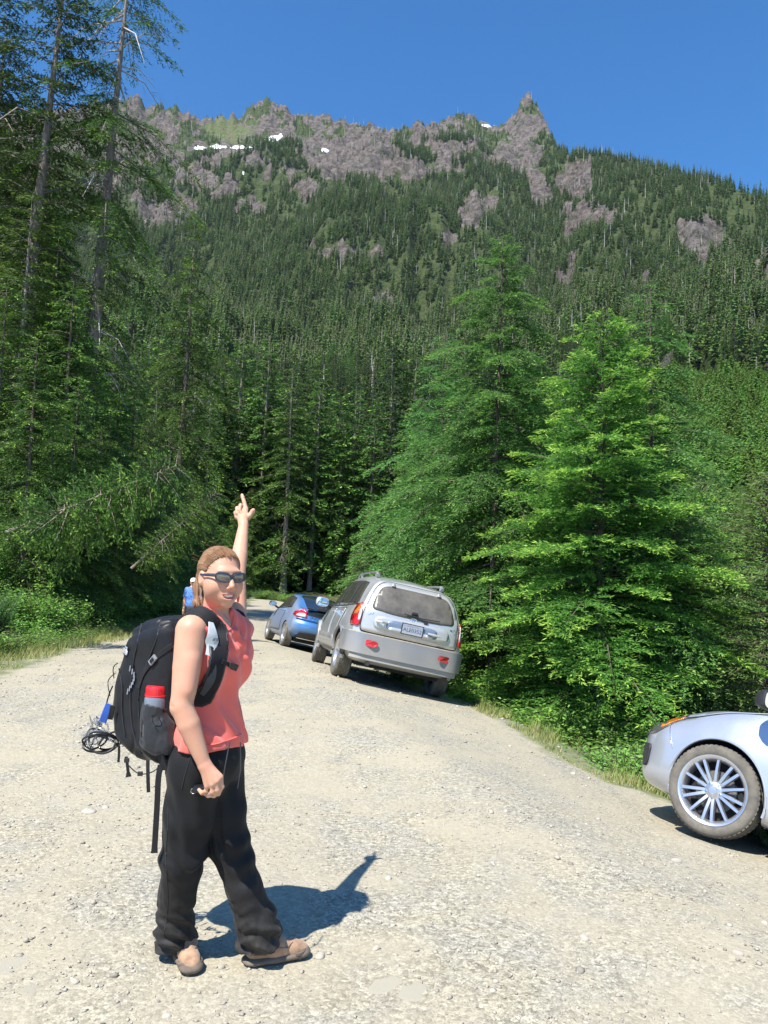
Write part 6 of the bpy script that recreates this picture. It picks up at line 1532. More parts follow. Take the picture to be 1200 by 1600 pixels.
def wr_(X, Y, Z):
    n = vnoise(X*9, Y*9, Z*5, 21); th = np.arctan2(Y-3.28, X+0.80)
    low = sstep(0.34, 0.10, Z)
    d = 0.0105*np.sin(Z*95+n*5+X*30)*low + 0.006*n + 0.004*vnoise(X*26, Y*26, Z*12, 22)
    d += 0.004*np.sin(X*75+Z*14+n*4)*sstep(0.3, 0.6, Z)*sstep(0.95, 0.75, Z)
    d += 0.0035*np.sin(Z*170+n*9+Y*60)*low+0.003*vnoise(X*60, Y*60, Z*30, 23)*sstep(0.6, 0.2, Z)
    d += 0.006*np.sin((Z*1.0+X*0.7)*60+n*4)*np.exp(-((Z-0.46)/0.09)**2)
    return d
f5.put((-1.1, 2.9, 0.0), (-0.3, 3.6, 1.0), wr_, 0, 'disp')
f5.put((-1.1, 2.9, 0.0), (-0.3, 3.6, 1.0), lambda X, Y, Z: (0.032+0.010*np.sin(X*22)+g0)-Z+0.30*np.maximum(0, X+0.54), 0, 'and')
parts.append(field_obj(f5, 'trousers', M_PANT, None, 1))
B = Bag()
for dx, zb_ in ((-0.012, 0.70), (0.016, 0.71)):
    p0 = at(366+dx*600, 1160, 3.12); p1 = at(362+dx*900, 1200, 3.08); p2 = at(357+dx*900, 1232, 3.07); B.tube([p0, p1, p2], 0.0024, 5)
cs_ = B.build('waist_cords', M_PACK2, None); parts.append(cs_)
# shoes
def shoe(toe, heel, name='shoe'):
    fw = toe-heel; fw[2] = 0; L_ = np.linalg.norm(fw); fw = fw/L_; sd = np.array([-fw[1], fw[0], 0]); M_ = np.array([fw, sd, Zv]); o = heel.copy(); o[2] = gz(heel[0], heel[1])-0.002
    def P(a, b, z): return o+fw*a*L_+sd*b+Zv*z
    lo_ = np.minimum(toe, heel)-0.08; hi_ = np.maximum(toe, heel)+0.08
    def F_(): return Field(axis(lo_[0], (hi_[0], 0.0045)), axis(lo_[1], (hi_[1], 0.0045)), axis(-0.03+o[2], (o[2]+0.19, 0.0045)))
    u = F_()
    u.cap(P(0.12, 0, 0.062), P(0.45, 0, 0.060), 0.040, 0.043, 0.02); u.cap(P(0.45, 0, 0.055), P(0.80, 0.0, 0.032), 0.044, 0.036, 0.02, sq=((0, 0, 1), 0.9)); u.cap(P(0.78, 0, 0.034), P(0.88, 0, 0.030), 0.040, 0.034, 0.015, sq=((0, 0, 1), 0.85))
    u.cap(P(0.22, 0, 0.08), P(0.20, 0, 0.14), 0.042, 0.040, 0.02)
    u.put(lo_-1, hi_+1, lambda X, Y, Z: (o[2]+0.022)-Z, 0, 'and')
    up = field_obj(u, name, M_SUEDE, None, 2)
    s = F_()
    s.cap(P(0.10, 0, 0.018), P(0.45, 0, 0.018), 0.043, 0.042, 0.02, sq=((0, 0, 1), 0.42)); s.cap(P(0.45, 0, 0.018), P(0.86, 0, 0.020), 0.046, 0.048, 0.02, sq=((0, 0, 1), 0.44)); s.ell(P(0.90, 0, 0.026), (0.030, 0.040, 0.020), M_, 0.012)
    so = field_obj(s, 'sole', M_RUBBER, None, 1); so.parent = up
    LB = Bag(); RB = Bag(); th_ = np.linspace(-1.9, 1.9, 18); RB.tube([P(0.80+0.165*math.cos(a), 0.046*math.sin(a), 0.030+0.004*math.cos(a)) for a in th_], 0.007, 6, flat=(0.6, 1.3)); rb_ = RB.build('toe_guard', M_RUBBER, None); rb_.parent = up
    CB = Bag(); CB.tube([P(0.20+0.13*math.cos(a), 0.040*math.sin(a), 0.125+0.012*math.cos(a)) for a in np.linspace(0, 2*np.pi, 16, endpoint=False)], 0.010, 6, closed=True); cb_ = CB.build('ankle_cuff', M_RUBBER, None); cb_.parent = up
    for s_ in (-1, 1):
        SB = Bag(); SB.tube([P(0.05, s_*0.040, 0.055), P(0.25, s_*0.0465, 0.050), P(0.45, s_*0.046, 0.070), P(0.62, s_*0.040, 0.062), P(0.72, s_*0.020, 0.070)], 0.0022, 4); sb_ = SB.build('boot_seam', M_RUBBER, None); sb_.parent = up
    for q in range(4):
        a = 0.42+q*0.085; z = 0.102-q*0.012
        LB.tube([P(a, -0.026, z-0.010), P(a+0.02, 0, z+0.004), P(a+0.035, 0.026, z-0.010)], 0.0028, 5)
    lb = LB.build('laces', M_STRAP, None); lb.parent = up
    parts.append(up); return up
tR = at(302, 1502, 3.20); tR[2] = 0; shoe(tR, np.array([at(279, 1470, 3.39)[0], tR[1]+0.215, 0.0]))
hL = at(386, 1491, 3.295); hL[2] = 0; tL = at(480, 1476, 3.405); tL[2] = 0; shoe(tL, hL)
B = Bag(); rg = at(325, 1240, 3.012); th = np.linspace(0, 2*np.pi, 14, endpoint=False)
rd = nrm(at(333, 1236, 3.0)-at(326, 1242, 3.026)); u_ = nrm(np.cross(rd, Zv)); v_ = np.cross(rd, u_); rc = at(328.8, 1240.4, 3.013)
B.tube([rc+u_*0.0108*math.cos(a)+v_*0.0108*math.sin(a) for a in th], 0.0016, 5, closed=True); parts.append(B.build('ring', M_CHROME, None))
for p_ in parts:
    p_.parent = woman; p_.matrix_parent_inverse = Matrix.Translation(-Vector((Mid[0], Mid[1], g0)))

def bvh_of(objs):
    V = []; F = []
    for o in objs:
        n = len(V); V += [v.co.copy() for v in o.data.vertices]; F += [tuple(i+n for i in p.vertices) for p in o.data.polygons]
    return BVHTree.FromPolygons(V, F)
bv = bvh_of([shirt, body])
def drape(px, py, bvh, off=0.006, fallback=3.1):
    d = at(px, py, 1.0)-CAM; h, n, _, _ = bvh.ray_cast(Vector(CAM), Vector(d).normalized())
    if h is None: return at(px, py, fallback), nrm(-d)
    n = np.array(n); n = n if n@d < 0 else -n
    return np.array(h)+n*off, n
def ribbon(pts, nrms, width, thick, name, mat, parent, wdir=None):
    P = np.asarray(pts, float); tg = nrm(np.gradient(P, axis=0)); V = []; m = len(P); w_ = np.broadcast_to(width, (m,))
    for i in range(m):
        n = nrm(nrms[i]-tg[i]*(nrms[i]@tg[i])); s_ = np.cross(tg[i], n)
        for a, b in ((-1, -0.4), (-0.82, 0.5), (0.82, 0.5), (1, -0.4)): V.append(P[i]+s_*a*w_[i]/2+n*b*thick)
    F = [(4*i+k, 4*i+(k+1) % 4, 4*i+4+(k+1) % 4, 4*i+4+k) for i in range(m-1) for k in range(4)]+[(3, 2, 1, 0), tuple(4*(m-1)+k for k in range(4))]
    B = Bag(); B.add(V, F); return B.build(name, mat, parent)
for pts, nm in (([(322, 958), (332, 966), (343, 977), (353, 986), (360, 984), (364, 972), (366, 962)], 'neckline_seam'), ([(291, 962), (284, 972), (280, 990), (279, 1012)], 'armhole_seam'), ([(316, 1165), (335, 1163), (355, 1157), (377, 1148)], 'hem_seam')):
    Q = resample(chaikin(np.array(pts, float), 2), 24); P_ = np.array([drape(x_, y_, bvh_of([shirt]), 0.0015, 3.15)[0] for x_, y_ in Q]); ok_ = np.linalg.norm(np.diff(P_, axis=0), axis=1).max() < 0.05
    if ok_:
        B = Bag(); B.tube(P_, 0.0028, 5); o_ = B.build(nm, M_CORAL, None); o_.parent = shirt
tbv = bvh_of([o for o in parts if o.name.startswith('trousers')])
for pts in ([(263, 1262), (262, 1300), (259, 1340), (262, 1385), (262, 1425), (256, 1462)], [(300, 1178), (292, 1200), (284, 1232)]):
    Q = resample(chaikin(np.array(pts, float), 2), 30); P_ = np.array([drape(x_, y_, tbv, 0.0015, 3.2)[0] for x_, y_ in Q])
    if np.linalg.norm(np.diff(P_, axis=0), axis=1).max() < 0.06:
        B = Bag(); B.tube(P_, 0.0014, 4); o_ = B.build('trouser_seam', M_PACK2, None); parts.append(o_); o_.parent = woman; o_.matrix_parent_inverse = Matrix.Translation(-Vector((Mid[0], Mid[1], g0)))
# ---- rucksack
pack = empty('rucksack', (Mid[0]-0.3, Mid[1]+0.14, g0), 0, 'black rucksack worn on the back of the woman in the coral top', 'rucksack')
pparts = []
def pl_tor(px, py, l):
    """point of the line of sight at side distance l of the body frame, given as (t, z)"""
    d = at(px, py, 1.0)-CAM; o = CAM-np.array([Mid[0], Mid[1], 0]); k = (l-o@Lv)/(d@Lv); p = o+d*k; return np.array([p@Tv, p[2]])
outl = [(276, 985), (268, 968), (252, 965), (228, 972), (207, 984), (197, 1003), (187, 1038), (177, 1072), (173, 1108), (177, 1142), (188, 1167), (212, 1186), (245, 1196), (285, 1196), (305, 1178), (296, 1120), (283, 1050), (277, 1010)]
prof = np.array([pl_tor(x_, y_, -0.12) for x_, y_ in outl])
prof[:, 0] = np.where(prof[:, 0] > -0.10, -0.10, prof[:, 0])
cx_ = np.array([Mid[0], Mid[1], 0])-Tv*0.3
pf = lambda st=0.006: Field(axis(cx_[0]-0.36, (cx_[0]+0.36, st)), axis(cx_[1]-0.36, (cx_[1]+0.36, st)), axis(0.76, (1.46, st)))
def loc_(X, Y, Z): return (X-Mid[0])*Lv[0]+(Y-Mid[1])*Lv[1], (X-Mid[0])*Tv[0]+(Y-Mid[1])*Tv[1]
def packbody(P_, hw, rnd, shrink=0.0, grooves=True):
    def fn(X, Y, Z):
        l_, t_ = loc_(X, Y, Z); d2 = poly2d(t_, Z, P_)+rnd+shrink; dl = np.abs(l_)-hw+rnd
        d2 = d2+0.9*np.maximum(0, np.abs(l_)-hw*0.45)**2*3.0
        d = np.minimum(np.maximum(d2, dl), 0)+np.sqrt(np.maximum(d2, 0)**2+np.maximum(dl, 0)**2)-rnd
        n = vnoise(l_*9, t_*9, Z*9, 31)
        d = d+0.004*n+0.003*vnoise(l_*25, t_*25, Z*14, 32)
        if grooves:
            s1 = np.abs(t_+0.275+0.25*(Z-1.15)+0.9*(Z-1.15)**2); d = d+0.007*np.exp(-(s1/0.006)**2)
            s2 = np.abs(Z-1.325-0.35*(t_+0.3)); d = d+0.006*np.exp(-(s2/0.005)**2)
            d = d+0.005*np.sin((t_*0.8+Z)*70+n*5)*sstep(0.98, 0.88, Z)
        return d
    return fn
f6 = pf(); f6.put((-2, 2, 0.7), (0, 4, 1.5), packbody(prof, 0.155, 0.05), 0.0, 'add')
pb = field_obj(f6, 'main_bag', M_PACK, None, 1); pparts.append(pb)
pk_o = [(212, 1012), (203, 1010), (192, 1042), (181, 1078), (177, 1110), (181, 1142), (194, 1165), (218, 1180), (222, 1150), (214, 1110), (214, 1060), (220, 1030)]
pr2 = np.array([pl_tor(x_, y_, -0.11) for x_, y_ in pk_o]); pr2[:, 0] -= 0.014
f7 = pf(); f7.put((-2, 2, 0.7), (0, 4, 1.5), packbody(pr2, 0.118, 0.03, 0.0, False), 0.0, 'add'); pparts.append(field_obj(f7, 'front_pocket', M_PACK2, None, 1))
lid_o = [(262, 972), (250, 962), (226, 968), (206, 981), (202, 992), (222, 996), (250, 992)]
pr3 = np.array([pl_tor(x_, y_, -0.12) for x_, y_ in lid_o])
f8 = pf(); f8.put((-2, 2, 0.7), (0, 4, 1.5), packbody(pr3, 0.135, 0.022, 0.0, False), 0.0, 'add'); pparts.append(field_obj(f8, 'top_pocket', M_PACK, None, 1))
# side pocket holding the bottle
bt = at(241, 1098, 3.10); bax = nrm(np.array([0.02, 0.0, 1.0]))
f9 = Field(axis(bt[0]-0.14, (bt[0]+0.16, 0.005)), axis(bt[1]-0.1, (bt[1]+0.2, 0.005)), axis(bt[2]-0.22, (bt[2]+0.06, 0.005)))
bc = at(243, 1100, 3.16)
f9.cap(bc-Zv*0.01, bc-Zv*0.14, 0.051, 0.047, 0.01); f9.cap(bc-Zv*0.10+Tv*0.045+Lv*0.01, bc-Zv*0.15+Tv*0.06+Lv*0.01, 0.040, 0.040, 0.05)
f9.put((-3, 0, 0), (3, 5, 3), lambda X, Y, Z: Z-(bc[2]+0.0)+0.25*(X-bc[0]), 0, 'and'); f9.put((-3, 0, 0), (3, 5, 3), lambda X, Y, Z: 0.005*vnoise(X*34, Y*34, Z*14, 5)+0.0025*vnoise(X*90, Y*90, Z*60, 6), 0, 'disp')
f9.cap(bc+Zv*0.1, bc-Zv*0.12, 0.0455, 0.0455, 0.003, 'cut')
pparts.append(field_obj(f9, 'side_pocket', M_PACK2, None, 1))
pbv = bvh_of([o for o in pparts])
allbv = bvh_of([shirt, body]+pparts)
def path_on(pts, bvh, off, fb=3.1):
    Q = resample(chaikin(np.array(pts, float), 2), max(6, len(pts)*4)); R_ = [drape(x_, y_, bvh, off, fb) for x_, y_ in Q]
    P = np.array([r[0] for r in R_]); N = np.array([r[1] for r in R_])
    for _ in range(3): P[1:-1] = (P[:-2]+2*P[1:-1]+P[2:])/4; N[1:-1] = nrm((N[:-2]+2*N[1:-1]+N[2:])/4)
    return P, N
# right shoulder strap: over the shoulder and down the chest, back under the arm
P, N = path_on([(300, 958), (312, 958), (326, 966), (337, 983), (342, 1010), (340, 1040), (331, 1066), (318, 1090)], bv, 0.010)
tail_ = [tor(-0.155, -0.02, 1.10), tor(-0.15, -0.09, 1.05)]; head_ = [tor(-0.085, -0.12, 1.375), tor(-0.09, -0.07, 1.425)]
P = np.vstack([head_, P, tail_]); N = np.vstack([[-Tv+Zv*0.3, Zv-Tv*0.6], N, [-Lv, -Lv]])
P = resample(chaikin(P, 1), 44); N = nrm(resample(chaikin(N, 1), 44))
pparts.append(ribbon(P, N, np.interp(np.linspace(0, 1, 44), [0, 0.2, 0.4, 0.75, 1], [0.055, 0.064, 0.075, 0.072, 0.05]), 0.010, 'shoulder_strap', M_STRAP, None))
B = Bag(); sN = N; tgp = nrm(np.gradient(P, axis=0)); 
for sg in (-1, 1):
    e_ = P+np.cross(tgp, N)*sg*np.interp(np.linspace(0, 1, 44), [0, 0.2, 0.4, 0.75, 1], [0.055, 0.064, 0.075, 0.072, 0.05])[:, None]/2
    B.tube(e_, 0.0055, 6)
pparts.append(B.build('strap_binding', M_RUBB, None))
Pw, Nw = path_on([(325, 977), (330, 990), (331, 1008), (326, 1024)], bv, 0.019)
pparts.append(ribbon(Pw, Nw, np.interp(np.linspace(0, 1, len(Pw)), [0, 0.5, 1], [0.024, 0.052, 0.022]), 0.003, 'pale_strap_panel', M_GREYMESH, None))
Pw, Nw = path_on([(331, 1030), (333, 1050), (327, 1066), (317, 1083)], bv, 0.019)
pparts.append(ribbon(Pw, Nw, np.interp(np.linspace(0, 1, len(Pw)), [0, 0.5, 1], [0.028, 0.034, 0.018]), 0.003, 'grey_strap_panel', M_DKMESH, None))
# left strap glimpsed past the neck
P, N = path_on([(352, 968), (366, 975), (372, 1000)], bv, 0.010) if False else (None, None)
def chest_pt(l, z, off=0.012):
    o = tor(l, 0.6, z); h, n, _, _ = bv.ray_cast(Vector(o), Vector(-Tv)); return (np.array(h)+Tv*off) if h else tor(l, 0.12, z)
LS = np.array([tor(0.09, -0.10, 1.38), tor(0.095, -0.05, 1.425), tor(0.10, 0.02, 1.425)]+[tor(0.13, 0.035, 1.36), tor(0.155, 0.03, 1.29), tor(0.160, -0.02, 1.20)])
LS = resample(chaikin(LS, 1), 26); ln = nrm(np.gradient(LS, axis=0)); nn = nrm(np.array([np.cross(Lv, t_) for t_ in ln])); nn = np.where(((nn@Tv) < -0.2)[:, None] & (LS@Tv > tor(0, 0.05, 1)@Tv)[:, None], -nn, nn)
pparts.append(ribbon(LS, nn, 0.05, 0.008, 'shoulder_strap', M_STRAP, None))
# sternum strap end with its buckle
a0, n0 = drape(345, 1033, bv, 0.022); a1, n1 = drape(362, 1040, bv, 0.014)
pparts.append(ribbon(np.array([a0, (a0+a1)/2+n0*0.004, a1]), np.array([n0, n0, n1]), 0.016, 0.003, 'sternum_strap', M_STRAP, None))
def blk(c, n, up, dims, name, mat, bevel=0.002):
    n = nrm(n); up = nrm(up-n*(up@n)); s_ = np.cross(up, n); B = Bag(); B.box(c, dims, rot=np.array([s_, up, n]).T); o = B.build(name, mat, None, smooth=False, bevel=bevel); return o
pparts.append(blk(a1+n1*0.004, n1, a1-a0, (0.026, 0.030, 0.010), 'buckle', M_RUBB)); pparts.append(blk(a0*0.35+a1*0.65+n1*0.006, n1, a1-a0, (0.020, 0.022, 0.010), 'buckle', M_RUBB))
# compression strap and grey buckle, logo patch, seams, zip, hanging straps
P, N = path_on([(270, 1008), (248, 1024), (232, 1040), (222, 1055), (217, 1075)], pbv, 0.004, 3.2)
pparts.append(ribbon(P, N, 0.020, 0.003, 'compression_strap', M_STRAP, None))
c_, n_ = drape(241, 1031, pbv, 0.008, 3.2); dvec = at(250, 1024, 3.2)-at(232, 1039, 3.2)
bk = blk(c_, n_, dvec, (0.024, 0.044, 0.010), 'grey_buckle', M_BUCK, 0.003); pparts.append(bk)
o_ = blk(c_+n_*0.006, n_, dvec, (0.012, 0.022, 0.004), 'buckle_tongue', M_STRAP, 0.001); o_.parent = bk
c_, n_ = drape(198, 1017, pbv, 0.003, 3.2); upv = at(203, 1007, 3.2)-at(193, 1030, 3.2)
lg = blk(c_, n_, upv, (0.030, 0.040, 0.0015), 'logo_patch', M_PACK, 0.0); pparts.append(lg)
nN = nrm(n_); uN = nrm(upv-nN*(upv@nN)); sN2 = np.cross(uN, nN)
for j, tx in enumerate(('THE', 'NORTH', 'FACE')):
    cc_ = c_+nN*0.0012+uN*(0.011-0.0105*j)-sN2*0.003; M4 = [(sN2[i], uN[i], nN[i], cc_[i]) for i in range(3)]+[(0, 0, 0, 1)]
    o_ = flat_text(tx, 0, None, M_LOGO, M4, 0.0125, 0.0004); o_.parent = lg
B = Bag()
for k in range(3):
    th = np.linspace(0, math.pi/2, 8); B.tube([c_+nN*0.0014+uN*(-0.012+(0.010+0.0045*k)*math.sin(a))+sN2*(0.0+(0.010+0.0045*k)*math.cos(a)-0.0) for a in th], 0.0010, 4)
o_ = B.build('logo_arcs', M_LOGO, None); o_.parent = lg
cw, nw = drape(333, 997, bv, 0.0225); uw = nrm(Zv-nw*(Zv@nw)); sw = np.cross(uw, nw); B = Bag()
for k in range(3): B.tube([cw+nw*0.001+sw*(0.006-(0.004+0.0035*k)*math.cos(a))+uw*(-0.005+(0.004+0.0035*k)*math.sin(a)) for a in np.linspace(0, math.pi/2, 7)], 0.0009, 4)
for j in range(3): B.box(cw+nw*0.001-sw*(-0.013)+uw*(0.004-0.004*j), (0.009, 0.0018, 0.001), rot=np.array([sw, uw, nw]).T)
pparts.append(B.build('strap_logo', M_STRAP, None, smooth=False))
for pts in ([(222, 975), (214, 1010), (206, 1050), (203, 1100), (208, 1150), (222, 1178)], [(187, 1045), (193, 1075), (190, 1110), (196, 1150)], [(252, 968), (246, 1000), (228, 1040), (216, 1080), (218, 1120)]):
    P, N = path_on(pts, pbv, 0.003, 3.2); B = Bag(); B.tube(P, 0.0028, 5); pparts.append(B.build('seam', M_RUBB, None))
B = Bag(); P, N = path_on([(205, 1040), (212, 1052), (208, 1066), (200, 1078)], pbv, 0.005, 3.2)
for i in range(0, len(P), 2): B.tube([P[i], P[i]-Zv*0.022+N[i]*0.004], 0.003, 5)
pparts.append(B.build('zip_pulls', M_BUCK, None))
def hang(pts, wd, name='hanging_strap', fb=3.2):
    P = np.array([at(*p) for p in pts]); P = resample(chaikin(P, 1), len(P)*3); N = np.tile(nrm(np.array([0.25, -1, 0.1])), (len(P), 1)); pparts.append(ribbon(P, N, wd, 0.002, name, M_STRAP, None))
hang([(251, 1195, 3.14), (247, 1215, 3.13), (246, 1250, 3.13), (243, 1300, 3.13), (241, 1333, 3.13)], [0.022]*14+[0.026]); hang([(231, 1188, 3.16), (231, 1210, 3.15), (232, 1238, 3.15)], 0.014)
hang([(197, 1182, 3.2), (199, 1195, 3.2), (201, 1214, 3.2)], [0.012]*7+[0.018, 0.022]); hang([(186, 1165, 3.22), (186, 1178, 3.22), (185, 1191, 3.22)], 0.010)
B = Bag(); B.tube(chaikin([at(200, 1195, 3.2), at(212, 1207, 3.19), at(222, 1210, 3.18), (at(236, 1208, 3.16)), at(250, 1198, 3.14)], 2), 0.0022, 5)
B.tube(chaikin([at(172, 1088, 3.24), at(168, 1070, 3.24), at(170, 1060, 3.24), at(180, 1052, 3.22)], 2), 0.002, 5); B.tube(chaikin([at(178, 1060, 3.24), at(176, 1042, 3.24), at(184, 1036, 3.22)], 2), 0.0022, 5)
B.tube(chaikin([at(165, 1105, 3.26), at(170, 1085, 3.25), at(176, 1072, 3.24)], 2), 0.003, 5)
B.tube(chaikin([at(240, 1104, 3.09), at(246, 1116, 3.08), at(236, 1124, 3.09), at(243, 1134, 3.09)], 2), 0.0018, 5); pparts.append(B.build('elastic_cord', M_STRAP, None))
for (x_, y_) in ((198, 1188), (219, 1209), (250, 1203), (262, 1206)):
    c_ = at(x_, y_, 3.17); pparts.append(blk(c_, np.array([0.2, -1, 0]), Zv, (0.020, 0.016, 0.012), 'cord_lock', M_RUBB))
P, N = path_on([(275, 1196), (262, 1206), (252, 1206)], pbv, 0.01, 3.14)
pparts.append(ribbon(np.array([tor(-0.16, -0.10, 0.93), tor(-0.175, -0.13, 0.90), at(258, 1203, 3.14)]), np.array([-Lv]*3), 0.04, 0.006, 'hip_belt', M_STRAP, None))
for p_ in pparts:
    p_.parent = pack; p_.matrix_parent_inverse = Matrix.Translation(-Vector(pack.location))
# ---- water bottle standing in the side pocket
wb = empty('water_bottle', tuple(bc-Zv*0.14), 0, 'clear water bottle with red lid in the side pocket of the black rucksack', 'bottle')
def under(o, r): o.parent = r; o.matrix_parent_inverse = Matrix.Translation(-Vector(r.location)); return o
B = Bag(); B.rev([(0, -0.13), (0.040, -0.13), (0.044, -0.12), (0.044, 0.018), (0.041, 0.030), (0.036, 0.036), (0, 0.038)], bc, 'z', 28); under(B.build('bottle_body', M_BOTTLE, None), wb)
B = Bag(); pr = [(0, 0.036), (0.0375, 0.034), (0.039, 0.038), (0.039, 0.066), (0.037, 0.070), (0, 0.071)]; B.rev(pr, bc, 'z', 28)
for k in range(28): a = k*2*math.pi/28; B.box(bc+np.array([math.cos(a)*0.0392, math.sin(a)*0.0392, 0.052]), (0.0016, 0.004, 0.022), rot=rotm('Z', a))
lid = under(B.build('lid', M_REDLID, None), wb)
B = Bag(); th = np.linspace(0.1, 2*np.pi-0.1, 24); B.tube([bc+Zv*0.034+np.array([math.cos(a)*0.041, math.sin(a)*0.041, 0]) for a in th], 0.0028, 5, flat=(0.8, 1.6))
B.tube(chaikin([bc+Zv*0.067, bc+Zv*0.074-Tv*0.03, bc+Zv*0.062-Tv*0.062, bc+Zv*0.038-Tv*0.055, bc+Zv*0.034-Tv*0.036-Lv*0.01], 2), 0.0035, 6, flat=(1.5, 0.7)); under(B.build('lid_strap', M_REDLID, None), wb)
# ---- ice cleats hanging behind the pack
ic0 = at(158, 1150, 3.26); ice = empty('ice_cleats', tuple(ic0), 0, 'black rubber and steel chain ice cleats hanging from the black rucksack', 'ice cleats')
e1 = nrm(np.array([1, 0.25, 0])); g = np.random.default_rng(8)
for k, (r1, r2, tl, dz, dx) in enumerate([(0.062, 0.036, -0.15, -0.025, 0.0), (0.058, 0.040, -0.3, -0.020, 0.008), (0.050, 0.034, 0.1, -0.030, 0.012), (0.064, 0.030, -0.05, -0.034, -0.006), (0.040, 0.040, 0.9, -0.012, -0.030), (0.045, 0.030, 0.5, -0.028, 0.03)]):
    B = Bag(); th = np.linspace(0, 2*np.pi, 30, endpoint=False)
    B.tube([ic0+e1*(dx+r1*math.cos(a)*math.cos(tl)-r2*math.sin(a)*math.sin(tl))+Zv*(dz+r1*math.cos(a)*math.sin(tl)+r2*math.sin(a)*math.cos(tl))+np.array([0, (k-2)*0.012+0.02*math.sin(a*2+k), 0]) for a in th], 0.0042, 6, closed=True)
    under(B.build('rubber_loop', M_RUBB, None), ice)
def chain(P, name='chain'):
    P = resample(chaikin(P, 2), 200); d = np.r_[0, np.cumsum(np.linalg.norm(np.diff(P, axis=0), axis=1))]; n = int(d[-1]/0.0085); B = Bag()
    for i in range(n):
        q = (i+0.5)/n*d[-1]; c = np.array([np.interp(q, d, P[:, k]) for k in range(3)]); c2 = np.array([np.interp(min(q+0.003, d[-1]), d, P[:, k]) for k in range(3)]); t_ = nrm(c2-c+1e-9)
        s_ = nrm(np.cross(t_, (0.3, 0.5, 1) if i % 2 else (0.5, 1, -0.3)))
        B.tube([c+t_*0.0065*math.cos(a)+s_*0.0042*math.sin(a) for a in np.linspace(0, 2*np.pi, 7, endpoint=False)], 0.0013, 3, closed=True)
    o = under(B.build(name, M_STEEL, None), ice); o['kind'] = 'stuff'
for pts in ([(134, 1160), (142, 1135), (150, 1118), (153, 1124), (150, 1150)], [(128, 1150), (150, 1140), (172, 1145)], [(136, 1165), (150, 1155), (160, 1135), (152, 1120)], [(145, 1165), (158, 1158), (172, 1135), (160, 1126)], [(130, 1135), (145, 1128), (165, 1140), (175, 1160)], [(140, 1118), (146, 1140), (155, 1168)]):
    chain(np.array([at(x_, y_, 3.25+0.02*math.sin(x_)) for x_, y_ in pts]))
B = Bag(); B.box(at(154, 1130, 3.27), (0.030, 0.004, 0.022), rot=rotm('Y', 0.4)); under(B.build('toe_plate', M_BUCK, None, bevel=0.003), ice)
Pb = np.array([at(171, 1100, 3.22), at(166, 1112, 3.22), at(160, 1128, 3.23)]); under(ribbon(resample(Pb, 6), np.tile([0.2, -1, 0.2], (6, 1)), 0.030, 0.005, 'blue_sling', M_BLUEW, None), ice)
Pb = np.array([at(176, 1103, 3.215), at(174, 1114, 3.215), at(172, 1124, 3.22)]); under(ribbon(resample(Pb, 6), np.tile([0.2, -1, 0.2], (6, 1)), 0.020, 0.005, 'black_tab', M_STRAP, None), ice)
# ---- small black case held in the right hand
cs = empty('held_case', tuple(at(316, 1234, 3.05)), 0, 'small glossy black case held in the lowered right hand of the woman', 'case')
fc = Field(axis(-0.78, (-0.60, 0.003)), axis(2.98, (3.14, 0.003)), axis(0.70, (0.82, 0.003))); fc.cap(at(306, 1234, 3.06), at(334, 1232, 3.045), 0.014, 0.013, 0.004); fc.cap(at(306, 1231, 3.07), at(334, 1229, 3.06), 0.012, 0.012, 0.004)
under(field_obj(fc, 'case_shell', simple('glossy_black', (0.012, 0.012, 0.014), 0.15), None, 1), cs)
B = Bag(); th = np.linspace(0, 2*np.pi, 14, endpoint=False); c_ = at(304, 1236, 3.06); B.tube([c_+np.array([0.010*math.cos(a)-0.004, 0, 0.010*math.sin(a)]) for a in th], 0.0016, 5, closed=True); under(B.build('key_ring', M_STEEL, None), cs)

